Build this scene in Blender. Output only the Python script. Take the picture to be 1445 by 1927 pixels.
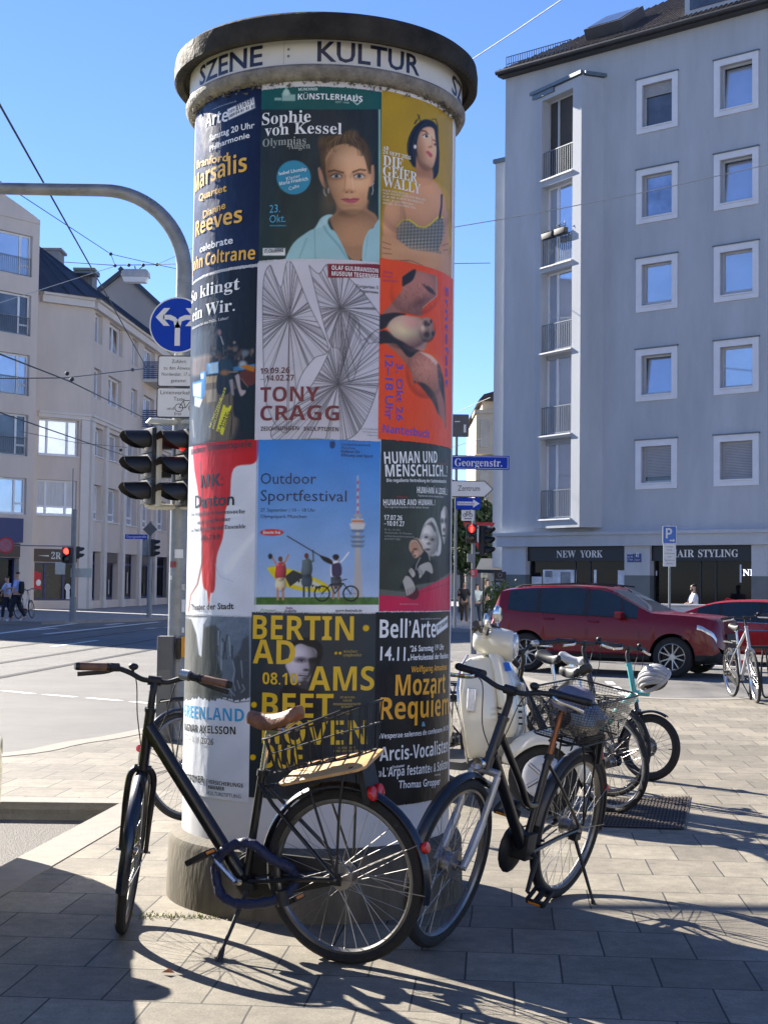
import bpy, bmesh, math, random
import numpy as np
from mathutils import Matrix, Vector
random.seed(7)
sc = bpy.context.scene
for _o in list(bpy.data.objects):
    bpy.data.objects.remove(_o)
col = sc.collection
R_ = math.radians

# ------------------------------------------------------------------ camera
FOC, EYE = 2680.0, 1.53
TILT, ROLL = math.atan((1098 - 963.5) / FOC), R_(0.7)
CF = Vector((0, math.cos(TILT), math.sin(TILT)))
_u0 = Vector((0, -math.sin(TILT), math.cos(TILT)))
CR = math.cos(ROLL) * Vector((1, 0, 0)) + math.sin(ROLL) * _u0
CU = -math.sin(ROLL) * Vector((1, 0, 0)) + math.cos(ROLL) * _u0
CP = Vector((0, 0, EYE))
cam = bpy.data.objects.new('camera', bpy.data.cameras.new('camera'))
col.objects.link(cam)
m = Matrix.Identity(4)
for i in range(3):
    m[i][0], m[i][1], m[i][2], m[i][3] = CR[i], CU[i], -CF[i], CP[i]
cam.matrix_world = m
cam.data.sensor_fit = 'VERTICAL'
cam.data.sensor_height = 36.0
cam.data.lens = FOC / 1927 * 36.0
cam.data.clip_start, cam.data.clip_end = 0.1, 3000
sc.camera = cam

# ------------------------------------------------------------------ light
SUN_EL = R_(29)
SUN_AZ = math.atan2(-0.69, 0.724)          # clockwise from +Y
SUN = Vector((math.sin(SUN_AZ) * math.cos(SUN_EL), math.cos(SUN_AZ) * math.cos(SUN_EL), math.sin(SUN_EL)))
world = bpy.data.worlds.new('World')
sc.world = world
world.use_nodes = True
nt = world.node_tree
sky = nt.nodes.new('ShaderNodeTexSky')
sky.sky_type = 'NISHITA'
sky.sun_disc = False
sky.sun_elevation = SUN_EL
sky.sun_rotation = SUN_AZ
sky.altitude = 500
sky.air_density, sky.dust_density, sky.ozone_density = 1.0, 0.0, 6.0
tint = nt.nodes.new('ShaderNodeMix')          # a slightly deeper blue air than the model's default
tint.data_type, tint.blend_type = 'RGBA', 'MULTIPLY'
tint.inputs[0].default_value = 1.0
tint.inputs[7].default_value = (0.98, 0.97, 1.16, 1)
nt.links.new(sky.outputs[0], tint.inputs[6])
nt.links.new(tint.outputs[2], nt.nodes['Background'].inputs[0])
nt.nodes['Background'].inputs[1].default_value = 0.052
sun = bpy.data.objects.new('sun', bpy.data.lights.new('sun', 'SUN'))
sun.data.energy = 5.0
sun.data.angle = R_(0.5)
sun.data.color = (1.0, 0.93, 0.82)
sun.rotation_euler = SUN.to_track_quat('Z', 'Y').to_euler()
col.objects.link(sun)
sc.view_settings.view_transform = 'Standard'
sc.view_settings.look = 'None'
sc.view_settings.exposure = 1.85
sc.view_settings.gamma = 1.0

# ------------------------------------------------------------------ pixel helpers (photo pixels -> places in the world)
def ray(x, y):
    return CF + CR * ((x - 722.5) / FOC) - CU * ((y - 963.5) / FOC)
def G(x, y, z=0.0):
    d = ray(x, y)
    return CP + d * ((z - EYE) / d.z)
def at(x, y, Y):
    d = ray(x, y)
    return CP + d * (Y / d.y)
def on_plane(x, y, p0, n):
    d = ray(x, y)
    return CP + d * ((Vector(p0) - CP).dot(n) / d.dot(n))

# ------------------------------------------------------------------ materials
def lin(c):
    if isinstance(c, str):
        c = [int(c[i:i + 2], 16) / 255 for i in (0, 2, 4)]
    return tuple((x / 12.92 if x <= 0.04045 else ((x + 0.055) / 1.055) ** 2.4) for x in c)
MATS = {}
def mat(name, c=None, rough=0.6, metal=0.0, var=0.12, scale=4.0, bump=0.0, bscale=60.0, spec=0.5, emit=0.0,
        coat=0.0, alpha=1.0, stretch=(1, 1, 1), trans=0.0, ior=1.5):
    if name in MATS:
        return MATS[name]
    if isinstance(c, str):
        c = lin(c)
    m = bpy.data.materials.new(name)
    m.use_nodes = True
    n, l = m.node_tree.nodes, m.node_tree.links
    p = n['Principled BSDF']
    p.inputs['Roughness'].default_value = rough
    p.inputs['Metallic'].default_value = metal
    p.inputs['Specular IOR Level'].default_value = spec
    p.inputs['Coat Weight'].default_value = coat
    p.inputs['IOR'].default_value = ior
    p.inputs['Transmission Weight'].default_value = trans
    if emit:
        p.inputs['Emission Color'].default_value = (*c, 1)
        p.inputs['Emission Strength'].default_value = emit
    p.inputs['Alpha'].default_value = alpha
    tc = n.new('ShaderNodeTexCoord')
    mp = n.new('ShaderNodeMapping')
    mp.inputs['Scale'].default_value = stretch
    l.new(tc.outputs['Object'], mp.inputs[0])
    if var > 0:
        t = n.new('ShaderNodeTexNoise')
        t.inputs['Scale'].default_value = scale
        t.inputs['Detail'].default_value = 6
        t.inputs['Roughness'].default_value = 0.65
        l.new(mp.outputs[0], t.inputs['Vector'])
        r = n.new('ShaderNodeValToRGB')
        r.color_ramp.elements[0].position, r.color_ramp.elements[1].position = 0.3, 0.72
        r.color_ramp.elements[0].color = (*[x * (1 - var) for x in c], 1)
        r.color_ramp.elements[1].color = (*[min(1, x * (1 + var)) for x in c], 1)
        l.new(t.outputs['Fac'], r.inputs[0])
        l.new(r.outputs[0], p.inputs['Base Color'])
        mr = n.new('ShaderNodeMapRange')
        mr.inputs['To Min'].default_value = max(0.02, rough * (1 - var))
        mr.inputs['To Max'].default_value = min(1, rough * (1 + var))
        l.new(t.outputs['Fac'], mr.inputs[0])
        l.new(mr.outputs[0], p.inputs['Roughness'])
    else:
        p.inputs['Base Color'].default_value = (*c, 1)
    if bump > 0:
        t2 = n.new('ShaderNodeTexNoise')
        t2.inputs['Scale'].default_value = bscale
        t2.inputs['Detail'].default_value = 4
        l.new(mp.outputs[0], t2.inputs['Vector'])
        b = n.new('ShaderNodeBump')
        b.inputs['Strength'].default_value = bump
        b.inputs['Distance'].default_value = 0.02
        l.new(t2.outputs['Fac'], b.inputs['Height'])
        l.new(b.outputs[0], p.inputs['Normal'])
    MATS[name] = m
    return m

# ------------------------------------------------------------------ mesh builder
I4 = Matrix.Identity(4)
def T(x, y, z):
    return Matrix.Translation((x, y, z))
def Rx(a): return Matrix.Rotation(a, 4, 'X')
def Ry(a): return Matrix.Rotation(a, 4, 'Y')
def Rz(a): return Matrix.Rotation(a, 4, 'Z')
def axes(o, x, y, z):
    m = Matrix.Identity(4)
    for i in range(3):
        m[i][0], m[i][1], m[i][2], m[i][3] = x[i], y[i], z[i], o[i]
    return m
def frame_to(p, d):
    """matrix with z along d at p"""
    d = Vector(d).normalized()
    a = Vector((0, 0, 1)) if abs(d.z) < 0.95 else Vector((1, 0, 0))
    x = a.cross(d).normalized()
    return axes(p, x, d.cross(x), d)
def mw(o):
    m = o.matrix_basis.copy()
    while o.parent:
        o = o.parent
        m = o.matrix_basis @ m
    return m

class MB:
    def __init__(s, M=None):
        s.v, s.f, s.mi, s.M = [], [], [], M
    def add(s, vs, fs, M=None, mi=0):
        b = len(s.v)
        M = M if M is not None else s.M
        s.v += [tuple(M @ Vector(p)) for p in vs] if M is not None else [tuple(p) for p in vs]
        s.f += [tuple(b + i for i in f) for f in fs]
        s.mi += [mi] * len(fs)
        return s
    def box(s, x0, x1, y0, y1, z0, z1, M=None, mi=0):
        v = [(x, y, z) for z in (z0, z1) for y in (y0, y1) for x in (x0, x1)]
        return s.add(v, [(0, 2, 3, 1), (4, 5, 7, 6), (0, 1, 5, 4), (2, 6, 7, 3), (0, 4, 6, 2), (1, 3, 7, 5)], M, mi)
    def prism(s, poly, h0, h1, M=None, mi=0):
        n = len(poly)
        v = [(x, y, h0) for x, y in poly] + [(x, y, h1) for x, y in poly]
        f = [tuple(range(n))[::-1], tuple(range(n, 2 * n))] + [(i, (i + 1) % n, n + (i + 1) % n, n + i) for i in range(n)]
        return s.add(v, f, M, mi)
    def loft(s, rings, closed=True, caps=True, M=None, mi=0, loop=False):
        n = len(rings[0])
        v = [p for r in rings for p in r]
        f = []
        k = len(rings)
        for a in range(k if loop else k - 1):
            b = (a + 1) % k
            for i in range(n if closed else n - 1):
                j = (i + 1) % n
                f.append((a * n + i, a * n + j, b * n + j, b * n + i))
        if caps and closed and not loop:
            f += [tuple(range(n))[::-1], tuple((k - 1) * n + i for i in range(n))]
        return s.add(v, f, M, mi)
    def tube(s, pts, r, n=8, M=None, mi=0, loop=False, flat=None):
        pts = [Vector(p) for p in pts]
        k = len(pts)
        rr = r if isinstance(r, (list, tuple)) else [r] * k
        rings, x = [], None
        for i, p in enumerate(pts):
            a = pts[(i - 1) % k] if (i > 0 or loop) else p
            b = pts[(i + 1) % k] if (i < k - 1 or loop) else p
            d = (b - a).normalized()
            if x is None:
                t = Vector((0, 0, 1)) if abs(d.z) < 0.9 else Vector((1, 0, 0))
                x = t.cross(d).normalized()
            else:
                x = (x - d * x.dot(d)).normalized()
            y = d.cross(x)
            fy = flat or 1.0
            rings.append([p + x * (rr[i] * math.cos(q)) + y * (rr[i] * fy * math.sin(q)) for q in [2 * math.pi * j / n for j in range(n)]])
        return s.loft(rings, True, True, M, mi, loop)
    def cyl(s, a, b, r, n=10, M=None, mi=0, r2=None):
        return s.tube([a, b], [r, r if r2 is None else r2], n, M, mi)
    def lathe(s, prof, n=24, M=None, mi=0, a0=0.0, a1=2 * math.pi, loop=False):
        full = abs(a1 - a0 - 2 * math.pi) < 1e-6
        k = n if full else n + 1
        rings = [[(r * math.cos(a), r * math.sin(a), z) for r, z in prof] for a in [a0 + (a1 - a0) * i / n for i in range(k)]]
        return s.loft(rings, loop, False if full else loop, M, mi, full)
    def ball(s, c, r, M=None, mi=0, n=12, k=8):
        rx, ry, rz = r if isinstance(r, (tuple, list)) else (r, r, r)
        rings = []
        for i in range(k + 1):
            t = math.pi * (0.02 + 0.96 * i / k)
            rings.append([(c[0] + rx * math.sin(t) * math.cos(a), c[1] + ry * math.sin(t) * math.sin(a), c[2] - rz * math.cos(t)) for a in [2 * math.pi * j / n for j in range(n)]])
        return s.loft(rings, True, True, M, mi)
    def build(s, name, mats, parent=None, bevel=0.0, smooth=35, subsurf=0, recalc=True, X=None):
        me = bpy.data.meshes.new(name)
        P = s.v
        if X is not None:
            P = [X @ Vector(p) for p in P]
        if parent is not None:
            Mi = mw(parent).inverted()
            P = [Mi @ Vector(p) for p in P]
        me.from_pydata([tuple(p) for p in P], [], s.f)
        if not isinstance(mats, (list, tuple)):
            mats = [mats]
        for q in mats:
            me.materials.append(q)
        if len(mats) > 1:
            me.polygons.foreach_set('material_index', s.mi)
        if recalc or bevel:
            b = bmesh.new()
            b.from_mesh(me)
            if recalc:
                bmesh.ops.recalc_face_normals(b, faces=b.faces)
            if bevel:
                es = [e for e in b.edges if len(e.link_faces) == 2 and e.calc_face_angle(0) > 0.6]
                bmesh.ops.bevel(b, geom=es, offset=bevel, segments=2, profile=0.6, affect='EDGES', clamp_overlap=True)
            b.to_mesh(me)
            b.free()
        if smooth:
            me.polygons.foreach_set('use_smooth', [True] * len(me.polygons))
            me.set_sharp_from_angle(angle=R_(smooth))
        me.update()
        o = bpy.data.objects.new(name, me)
        col.objects.link(o)
        if parent is not None:
            o.parent = parent
        if subsurf:
            md = o.modifiers.new('smooth', 'SUBSURF')
            md.levels = md.render_levels = subsurf
        return o

def tag(o, label, cat, group=None):
    o['label'], o['category'] = label, cat
    if group:
        o['group'] = group
    return o
def thing(name, label, cat, loc=(0, 0, 0), rz=0.0, group=None):
    o = bpy.data.objects.new(name, None)
    o.empty_display_size = 0.2
    o.location = loc
    o.rotation_euler = (0, 0, rz)
    o.matrix_basis = T(*loc) @ Rz(rz)
    col.objects.link(o)
    return tag(o, label, cat, group)
def struct(o, kind='structure'):
    o['kind'] = kind
    return o
def copy_tree(o, parent=None):
    c = o.copy()
    col.objects.link(c)
    c.parent = parent
    for ch in list(o.children):
        copy_tree(ch, c)
    return c
def arc(c, r, a0, a1, n, plane='xz'):
    out = []
    for i in range(n + 1):
        a = a0 + (a1 - a0) * i / n
        u, v = r * math.cos(a), r * math.sin(a)
        out.append(Vector((c[0] + u, c[1], c[2] + v)) if plane == 'xz' else Vector((c[0] + u, c[1] + v, c[2])))
    return out
def spline(pts, k=6):
    pts = [Vector(p) for p in pts]
    out = []
    for i in range(len(pts) - 1):
        p0, p1, p2, p3 = pts[max(0, i - 1)], pts[i], pts[i + 1], pts[min(len(pts) - 1, i + 2)]
        for j in range(k):
            t = j / k
            out.append(0.5 * (2 * p1 + (p2 - p0) * t + (2 * p0 - 5 * p1 + 4 * p2 - p3) * t * t + (3 * p1 - p0 - 3 * p2 + p3) * t ** 3))
    out.append(pts[-1])
    return out

# ------------------------------------------------------------------ lettering
_TC = {}
def glyphs(s, style):
    if style == 'semi' and set(s) & set('MNWVAXÄ'):
        style = 'bold'
    key = (s, style)
    if key not in _TC:
        b = s
        if style in ('bold', 'serif'):
            A, a, d = (0x1D5D4, 0x1D5EE, 0x1D7EC) if style == 'bold' else (0x1D400, 0x1D41A, 0x1D7CE)
            b = ''.join(chr(A + ord(c) - 65) if 'A' <= c <= 'Z' else chr(a + ord(c) - 97) if 'a' <= c <= 'z' else chr(d + ord(c) - 48) if '0' <= c <= '9' else c for c in s)
        cu = bpy.data.curves.new('lettering', 'FONT')
        cu.body, cu.size, cu.resolution_u = b, 1.0, 2
        cu.offset = 0.018 if style in ('semi', 'semi!') else 0.0
        o = bpy.data.objects.new('lettering', cu)
        me = o.to_mesh()
        v = [(p.co.x, p.co.y) for p in me.vertices]
        f = [tuple(p.vertices) for p in me.polygons]
        o.to_mesh_clear()
        bpy.data.objects.remove(o)
        bpy.data.curves.remove(cu)
        x0, x1 = min(p[0] for p in v), max(p[0] for p in v)
        _TC[key] = ([((x - x0) / (x1 - x0), y / 0.69) for x, y in v], f)
    return _TC[key]
class Flat:
    """flat drawing in (u, v): letters and shapes, later laid on a plane or round a cylinder"""
    def __init__(s): s.v, s.f = [], []
    def poly(s, pts):
        b = len(s.v); s.v += [tuple(p) for p in pts]; s.f.append(tuple(range(b, b + len(pts))))
        return s
    def rect(s, x0, y0, x1, y1): return s.poly([(x0, y0), (x1, y0), (x1, y1), (x0, y1)])
    def disc(s, x, y, r, n=24): return s.poly([(x + r * math.cos(2 * math.pi * i / n), y + r * math.sin(2 * math.pi * i / n)) for i in range(n)])
    def ring(s, x, y, r, w, n=24, a0=0, a1=2 * math.pi):
        for i in range(n):
            a, b = a0 + (a1 - a0) * i / n, a0 + (a1 - a0) * (i + 1) / n
            s.poly([(x + q * math.cos(t), y + q * math.sin(t)) for q, t in ((r, a), (r, b), (r - w, b), (r - w, a))])
        return s
    def line(s, a, b, w):
        dx, dy = b[0] - a[0], b[1] - a[1]
        l = math.hypot(dx, dy) or 1
        nx, ny = -dy / l * w / 2, dx / l * w / 2
        return s.poly([(a[0] + nx, a[1] + ny), (a[0] - nx, a[1] - ny), (b[0] - nx, b[1] - ny), (b[0] + nx, b[1] + ny)])
    def text(s, t, a, b, h, style='sans'):
        """baseline from a to b, capital height h"""
        v, f = glyphs(t, style)
        dx, dy = b[0] - a[0], b[1] - a[1]
        l = math.hypot(dx, dy)
        ux, uy = dx / l, dy / l
        k = len(s.v)
        s.v += [(a[0] + x * dx - uy * y * h, a[1] + x * dy + ux * y * h) for x, y in v]
        s.f += [tuple(k + i for i in q) for q in f]
        return s
    def bike(s, x, y, k, w):
        """bicycle pictogram, k = wheel radius"""
        s.ring(x - 1.6 * k, y, k, w, 16); s.ring(x + 1.6 * k, y, k, w, 16)
        A, B, C, D = (x - 1.6 * k, y), (x - .1 * k, y), (x - .6 * k, y + 1.7 * k), (x + 1.1 * k, y + 1.7 * k)
        for p, q in ((A, B), (A, C), (B, C), (C, D), (B, D), (D, (x + 1.6 * k, y)), ((x - 1.0 * k, y + 2 * k), (x - .3 * k, y + 2 * k)), (D, (x + 1.0 * k, y + 2.3 * k)), ((x + 1.0 * k, y + 2.3 * k), (x + 1.5 * k, y + 2.3 * k))):
            s.line(p, q, w)
        return s
    def on(s, M, name, m, parent=None, off=0.0):
        """lay on the local xz plane of M (x right, z up, -y towards the reader)"""
        b = MB()
        b.add([(x, -off, y) for x, y in s.v], s.f, M)
        return b.build(name, m, parent, smooth=0, recalc=False)
# ================================================================== ground, road, pavements
SD = Vector((0.084, 0.9965, 0))            # direction of the street the tram tracks follow
SN = Vector((0.9965, -0.084, 0))
def paving_mat():
    m = bpy.data.materials.new('paving slabs')
    m.use_nodes = True
    n, l = m.node_tree.nodes, m.node_tree.links
    p = n['Principled BSDF']
    tc = n.new('ShaderNodeTexCoord')
    mp = n.new('ShaderNodeMapping')
    mp.vector_type = 'POINT'
    mp.inputs['Rotation'].default_value = (0, 0, 0.084)
    mp.inputs['Location'].default_value = (0.126, -0.025, 0)
    l.new(tc.outputs['Object'], mp.inputs[0])
    warp = n.new('ShaderNodeTexNoise'); warp.inputs['Scale'].default_value = 1.3
    l.new(tc.outputs['Object'], warp.inputs['Vector'])
    wm = n.new('ShaderNodeVectorMath'); wm.operation = 'MULTIPLY_ADD'
    wm.inputs[1].default_value = (0.02, 0.02, 0)
    l.new(warp.outputs['Color'], wm.inputs[0]); l.new(mp.outputs[0], wm.inputs[2])
    br = n.new('ShaderNodeTexBrick')
    br.offset, br.squash = 0.5, 1
    br.inputs['Scale'].default_value = 1.0
    br.inputs['Brick Width'].default_value = 0.376
    br.inputs['Row Height'].default_value = 0.43
    br.inputs['Mortar Size'].default_value = 0.0042
    br.inputs['Mortar Smooth'].default_value = 0.1
    br.inputs['Bias'].default_value = 0.0
    br.inputs['Color1'].default_value = (0.172, 0.150, 0.114, 1)
    br.inputs['Color2'].default_value = (0.255, 0.225, 0.172, 1)
    br.inputs['Mortar'].default_value = (0.03, 0.027, 0.022, 1)
    l.new(wm.outputs[0], br.inputs['Vector'])
    n1 = n.new('ShaderNodeTexNoise'); n1.inputs['Scale'].default_value = 90; n1.inputs['Detail'].default_value = 5
    n2 = n.new('ShaderNodeTexNoise'); n2.inputs['Scale'].default_value = 2.2; n2.inputs['Detail'].default_value = 7; n2.inputs['Roughness'].default_value = 0.7
    n3 = n.new('ShaderNodeTexVoronoi'); n3.inputs['Scale'].default_value = 6.0
    for q in (n1, n2, n3): l.new(tc.outputs['Object'], q.inputs['Vector'])
    def ramp(src, a, b, c0, c1):
        r = n.new('ShaderNodeValToRGB')
        r.color_ramp.elements[0].position, r.color_ramp.elements[1].position = a, b
        r.color_ramp.elements[0].color, r.color_ramp.elements[1].color = (c0, c0, c0, 1), (c1, c1, c1, 1)
        l.new(src, r.inputs[0]); return r.outputs[0]
    def mul(a, b):
        x = n.new('ShaderNodeMix'); x.data_type = 'RGBA'; x.blend_type = 'MULTIPLY'; x.inputs[0].default_value = 1
        l.new(a, x.inputs[6]); l.new(b, x.inputs[7]); return x.outputs[2]
    c = mul(br.outputs['Color'], ramp(n1.outputs['Fac'], .3, .7, .8, 1.15))
    c = mul(c, ramp(n2.outputs['Fac'], .3, .75, .78, 1.15))
    c = mul(c, ramp(n3.outputs['Distance'], .02, .05, .62, 1.0))
    n4 = n.new('ShaderNodeTexVoronoi'); n4.inputs['Scale'].default_value = 2.3; n4.inputs['Randomness'].default_value = 1.0
    n5 = n.new('ShaderNodeTexNoise'); n5.inputs['Scale'].default_value = 11; n5.inputs['Detail'].default_value = 8; n5.inputs['Roughness'].default_value = 0.75
    n6 = n.new('ShaderNodeTexNoise'); n6.inputs['Scale'].default_value = 0.55; n6.inputs['Detail'].default_value = 3
    for q in (n4, n5, n6): l.new(tc.outputs['Object'], q.inputs['Vector'])
    c = mul(c, ramp(n4.outputs['Distance'], .035, .075, .55, 1.0))
    c = mul(c, ramp(n5.outputs['Fac'], .33, .66, .72, 1.18))
    c = mul(c, ramp(n6.outputs['Fac'], .35, .65, .82, 1.12))
    l.new(c, p.inputs['Base Color'])
    p.inputs['Roughness'].default_value = 0.75
    b = n.new('ShaderNodeBump'); b.inputs['Strength'].default_value = 0.5; b.inputs['Distance'].default_value = 0.006; b.invert = True
    l.new(br.outputs['Fac'], b.inputs['Height'])
    b2 = n.new('ShaderNodeBump'); b2.inputs['Strength'].default_value = 0.35; b2.inputs['Distance'].default_value = 0.004
    l.new(n1.outputs['Fac'], b2.inputs['Height']); l.new(b.outputs[0], b2.inputs['Normal'])
    l.new(b2.outputs[0], p.inputs['Normal'])
    return m
M_PAV = paving_mat()
M_ASPH = mat('asphalt', (0.132, 0.126, 0.117), 0.85, var=0.34, scale=0.8, bump=0.5, bscale=160)
M_ASPH2 = mat('rough asphalt', (0.13, 0.12, 0.105), 0.9, var=0.35, scale=55, bump=0.9, bscale=90)
M_KERB = mat('kerb stone', (0.235, 0.215, 0.18), 0.8, var=0.15, scale=9, bump=0.3, bscale=120)
M_PAINT = mat('road paint', (0.66, 0.65, 0.62), 0.7, var=0.15, scale=14)
M_RAIL = mat('tram rail steel', (0.07, 0.065, 0.06), 0.45, metal=0.6, var=0.2, scale=3)
M_CONC = mat('weathered concrete', (0.30, 0.27, 0.225), 0.85, var=0.3, scale=6, bump=0.5, bscale=50)
ROADZ = -0.12

struct(MB().box(-400, 400, -60, 600, -0.6, ROADZ).build('road', M_ASPH, smooth=0))

# near pavement, one slab with a curved edge
edge = [Vector(p) for p in [(-12, 9.85), (-1.76, 9.85), (-2.74, 0.2), (-3.2, -4.5), (14, -4.5), (14, 25)]]
front = spline([(14, 25, 0), (9, 22.5, 0), (5.6, 20.3, 0), (4.2, 19.65, 0), (3.3, 20.3, 0), (2.75, 22, 0), (2.3, 24.5, 0), (1.9, 27, 0), (1.35, 28.4, 0), (0.6, 26.6, 0), (-0.3, 23.4, 0), (-2.37, 15.15, 0), (-2.97, 13.5, 0), (-3.4, 12.5, 0), (-5.2, 11.2, 0), (-12, 10.6, 0)], 5)
poly = [(p.x, p.y) for p in edge[:-1]] + [(p.x, p.y) for p in front]
struct(MB().prism(poly, -0.4, 0.0).build('pavement', M_PAV, smooth=0))
# kerb stones along the edges: strips 4 mm proud
def kerb_strip(pts, w, side=1, name='kerb_edge'):
    b = MB()
    L, Rr = [], []
    for i, p in enumerate(pts):
        a, c = pts[max(0, i - 1)], pts[min(len(pts) - 1, i + 1)]
        d = (Vector(c) - Vector(a)).normalized()
        nn = Vector((-d.y, d.x, 0)) * side
        L.append(Vector(p) - nn * 0.01); Rr.append(Vector(p) + nn * w)
    rings = [[(a.x, a.y, 0.005), (c.x, c.y, 0.005), (c.x, c.y, -0.3), (a.x, a.y, -0.3)] for a, c in zip(L, Rr)]
    b.loft(rings)
    return struct(b.build(name, M_KERB, smooth=0))
kerb_strip([Vector((-1.78 - .102 * (9.8 - y), y, 0)) for y in (9.84, 6, 2, -4)], 0.25, 1)
kerb_strip([Vector((x, 9.86, 0)) for x in (-12, -6, -1.77)], 0.2, 1)
kerb_strip(front[0:], 0.22, 1)
# sunken parking bay beside the pavement
struct(MB().box(-9, -1.7, -5, 9.85, ROADZ - .05, ROADZ + 0.004).build('parking_bay', M_ASPH2, smooth=0))

# painted lines and tram rails
def road_line(a, b, w, name='road_marking', m=None, z=ROADZ + .004):
    d = (b - a); d.z = 0
    d.normalize(); nn = Vector((-d.y, d.x, 0)) * w / 2
    q = MB().add([(p.x, p.y, z) for p in (a + nn, a - nn, b - nn, b + nn)], [(0, 1, 2, 3)])
    return struct(q.build(name, m or M_PAINT, smooth=0))
g = lambda x, y: G(x, y, ROADZ)
for a, b in (((6, 1300), (64, 1306)), ((83, 1307), (143, 1312)), ((165, 1313.5), (228, 1319)), ((247, 1320.5), (304, 1326)), ((329, 1328), (388, 1333))):
    road_line(g(*a), g(*b), 0.12)
road_line(g(98, 1217), g(184, 1205), 0.14)
for a, b in (((-30, 1196), (146, 1173)), ((60, 1186), (108, 1182)), ((84, 1193.5), (300, 1170.5)), ((200, 1176), (232, 1173)), ((276, 1183), (330, 1180))):
    road_line(g(*a), g(*b), 0.22)
for k in range(4):
    y0 = 24.8 - k * 1.25
    road_line(Vector((3.92 - .09 * k, y0, 0)), Vector((3.86 - .09 * k, y0 - 0.75, 0)), 0.14)
road_line(Vector((2.9, 33.5, 0)), Vector((9.5, 28.2, 0)), 0.12)
for off in (0.0, -1.435, -3.55, -4.985):
    p = Vector((-6.07, 28.0, 0)) + SN * off
    road_line(p - SD * 40, p + SD * 120, 0.09, 'tram_rail', M_RAIL, ROADZ + 0.008)
    road_line(p - SD * 40 + SN * .085, p + SD * 120 + SN * .085, 0.06, 'tram_rail_groove', mat('dark groove', (0.02, 0.02, 0.02), 0.8), ROADZ + 0.009)
# far pavements in front of the buildings
struct(MB().prism([(-60, 44), (-22, 50.5), (-12.4, 52), (-9.4, 58.5), (-5, 125), (-20, 125), (-60, 60)], -0.4, 0.0).build('far_pavement', mat('far pavement', (0.23, 0.225, 0.22), 0.9, var=0.15, scale=1.2), smooth=0))
struct(MB().prism([(2.4, 49.5), (14, 39.4), (60, 0), (70, 20), (20, 60), (5.5, 130), (2.2, 130)], -0.4, 0.0).build('building_pavement', mat('building pavement', (0.24, 0.235, 0.23), 0.9, var=0.15, scale=1.3), smooth=0))

# weeds at the foot of the column
wd = MB()
for k in range(200):
    t = random.random()
    if k < 120:
        c = Vector((-1.06 + random.gauss(.05, .06), 6.575 + random.gauss(0, .035), 0.003))
    else:
        c = Vector((-0.82 + random.gauss(0, .06), 6.56 + random.gauss(0.0, .02), 0.003))
    h = random.uniform(.004, .018); a = random.uniform(0, 6.28)
    d = Vector((math.cos(a), math.sin(a), 0)); s = d.cross(Vector((0, 0, 1))) * .0035
    wd.add([c - s, c + s, c + d * h * .8 + Vector((0, 0, h))], [(0, 1, 2)])
struct(wd.build('grass', mat('weed green', (0.26, 0.27, 0.06), 0.7, var=.3, scale=30), smooth=0), 'stuff')
# ================================================================== buildings
M_BLUE = mat('bluish render', (0.42, 0.445, 0.475), 0.85, var=0.13, scale=0.9, bump=0.25, bscale=45, stretch=(1, 1, .22))
M_BLUE2 = mat('grey stone base', (0.12, 0.14, 0.145), 0.6, var=0.12, scale=2, bump=0.2, bscale=30)
M_TRIM = mat('pale window surround', (0.70, 0.71, 0.74), 0.7, var=0.06, scale=2)
M_PINK = mat('pinkish render', (0.57, 0.49, 0.425), 0.85, var=0.10, scale=0.6, bump=0.2, bscale=35, stretch=(1, 1, .3))
M_PINK2 = mat('smooth band', (0.60, 0.555, 0.51), 0.8, var=0.06, scale=0.8)
M_WFR = mat('white window frame', (0.68, 0.69, 0.71), 0.45, var=0.04, scale=3)
M_GFR = mat('grey window frame', (0.42, 0.44, 0.46), 0.45, var=0.05, scale=3)
M_GLASS = mat('window glass', (0.50, 0.56, 0.66), 0.03, metal=0.62, var=0.16, scale=0.35, spec=0.7, bump=0.02, bscale=0.9)
M_GLASSB = mat('deep blue window glass', (0.30, 0.36, 0.48), 0.03, metal=0.55, var=0.45, scale=1.1, spec=0.7, bump=0.03, bscale=1.3)
M_GLASSD = mat('dark glass', (0.10, 0.11, 0.13), 0.03, metal=0.35, var=0.5, scale=0.6, spec=0.7, bump=0.02, bscale=1.1)
M_SHOPG = mat('shop glass', (0.006, 0.0065, 0.008), 0.05, metal=0.0, var=0.5, scale=0.7, spec=0.22, bump=0.02, bscale=1.4)
M_CURT = mat('net curtain', (0.55, 0.55, 0.55), 0.8, var=0.2, scale=3, stretch=(8, 8, .5))
M_ROOM = mat('dim room', (0.05, 0.045, 0.04), 0.9, var=0.4, scale=1.0)
M_RAILG = mat('grey railing', (0.16, 0.18, 0.20), 0.5, metal=0.4, var=.1)
M_SHUT = mat('shutter slats', (0.36, 0.37, 0.39), 0.6, var=0.08, scale=3)
M_TILE = mat('dark roof tiles', (0.045, 0.035, 0.033), 0.8, var=0.5, scale=2.5, bump=0.8, bscale=18)
M_SLATE = mat('dark sheet metal roof', (0.045, 0.055, 0.075), 0.5, var=0.25, scale=1.2, metal=0.2)
M_ZINC = mat('zinc flashing', (0.14, 0.17, 0.19), 0.5, metal=0.5, var=.15)
M_NAVY = mat('navy shop frame', (0.012, 0.022, 0.11), 0.4, var=.12)
M_WOODS = mat('brown sign board', (0.075, 0.05, 0.035), 0.6, var=.25, scale=6, stretch=(1, 1, 6))
M_BLACKS = mat('black sign board', (0.008, 0.009, 0.014), 0.4, var=.15)
M_LETW = mat('white letters', (0.72, 0.72, 0.72), 0.5, var=.05)
M_LETS = mat('silver letters', (0.55, 0.55, 0.53), 0.4, var=.05)

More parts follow.
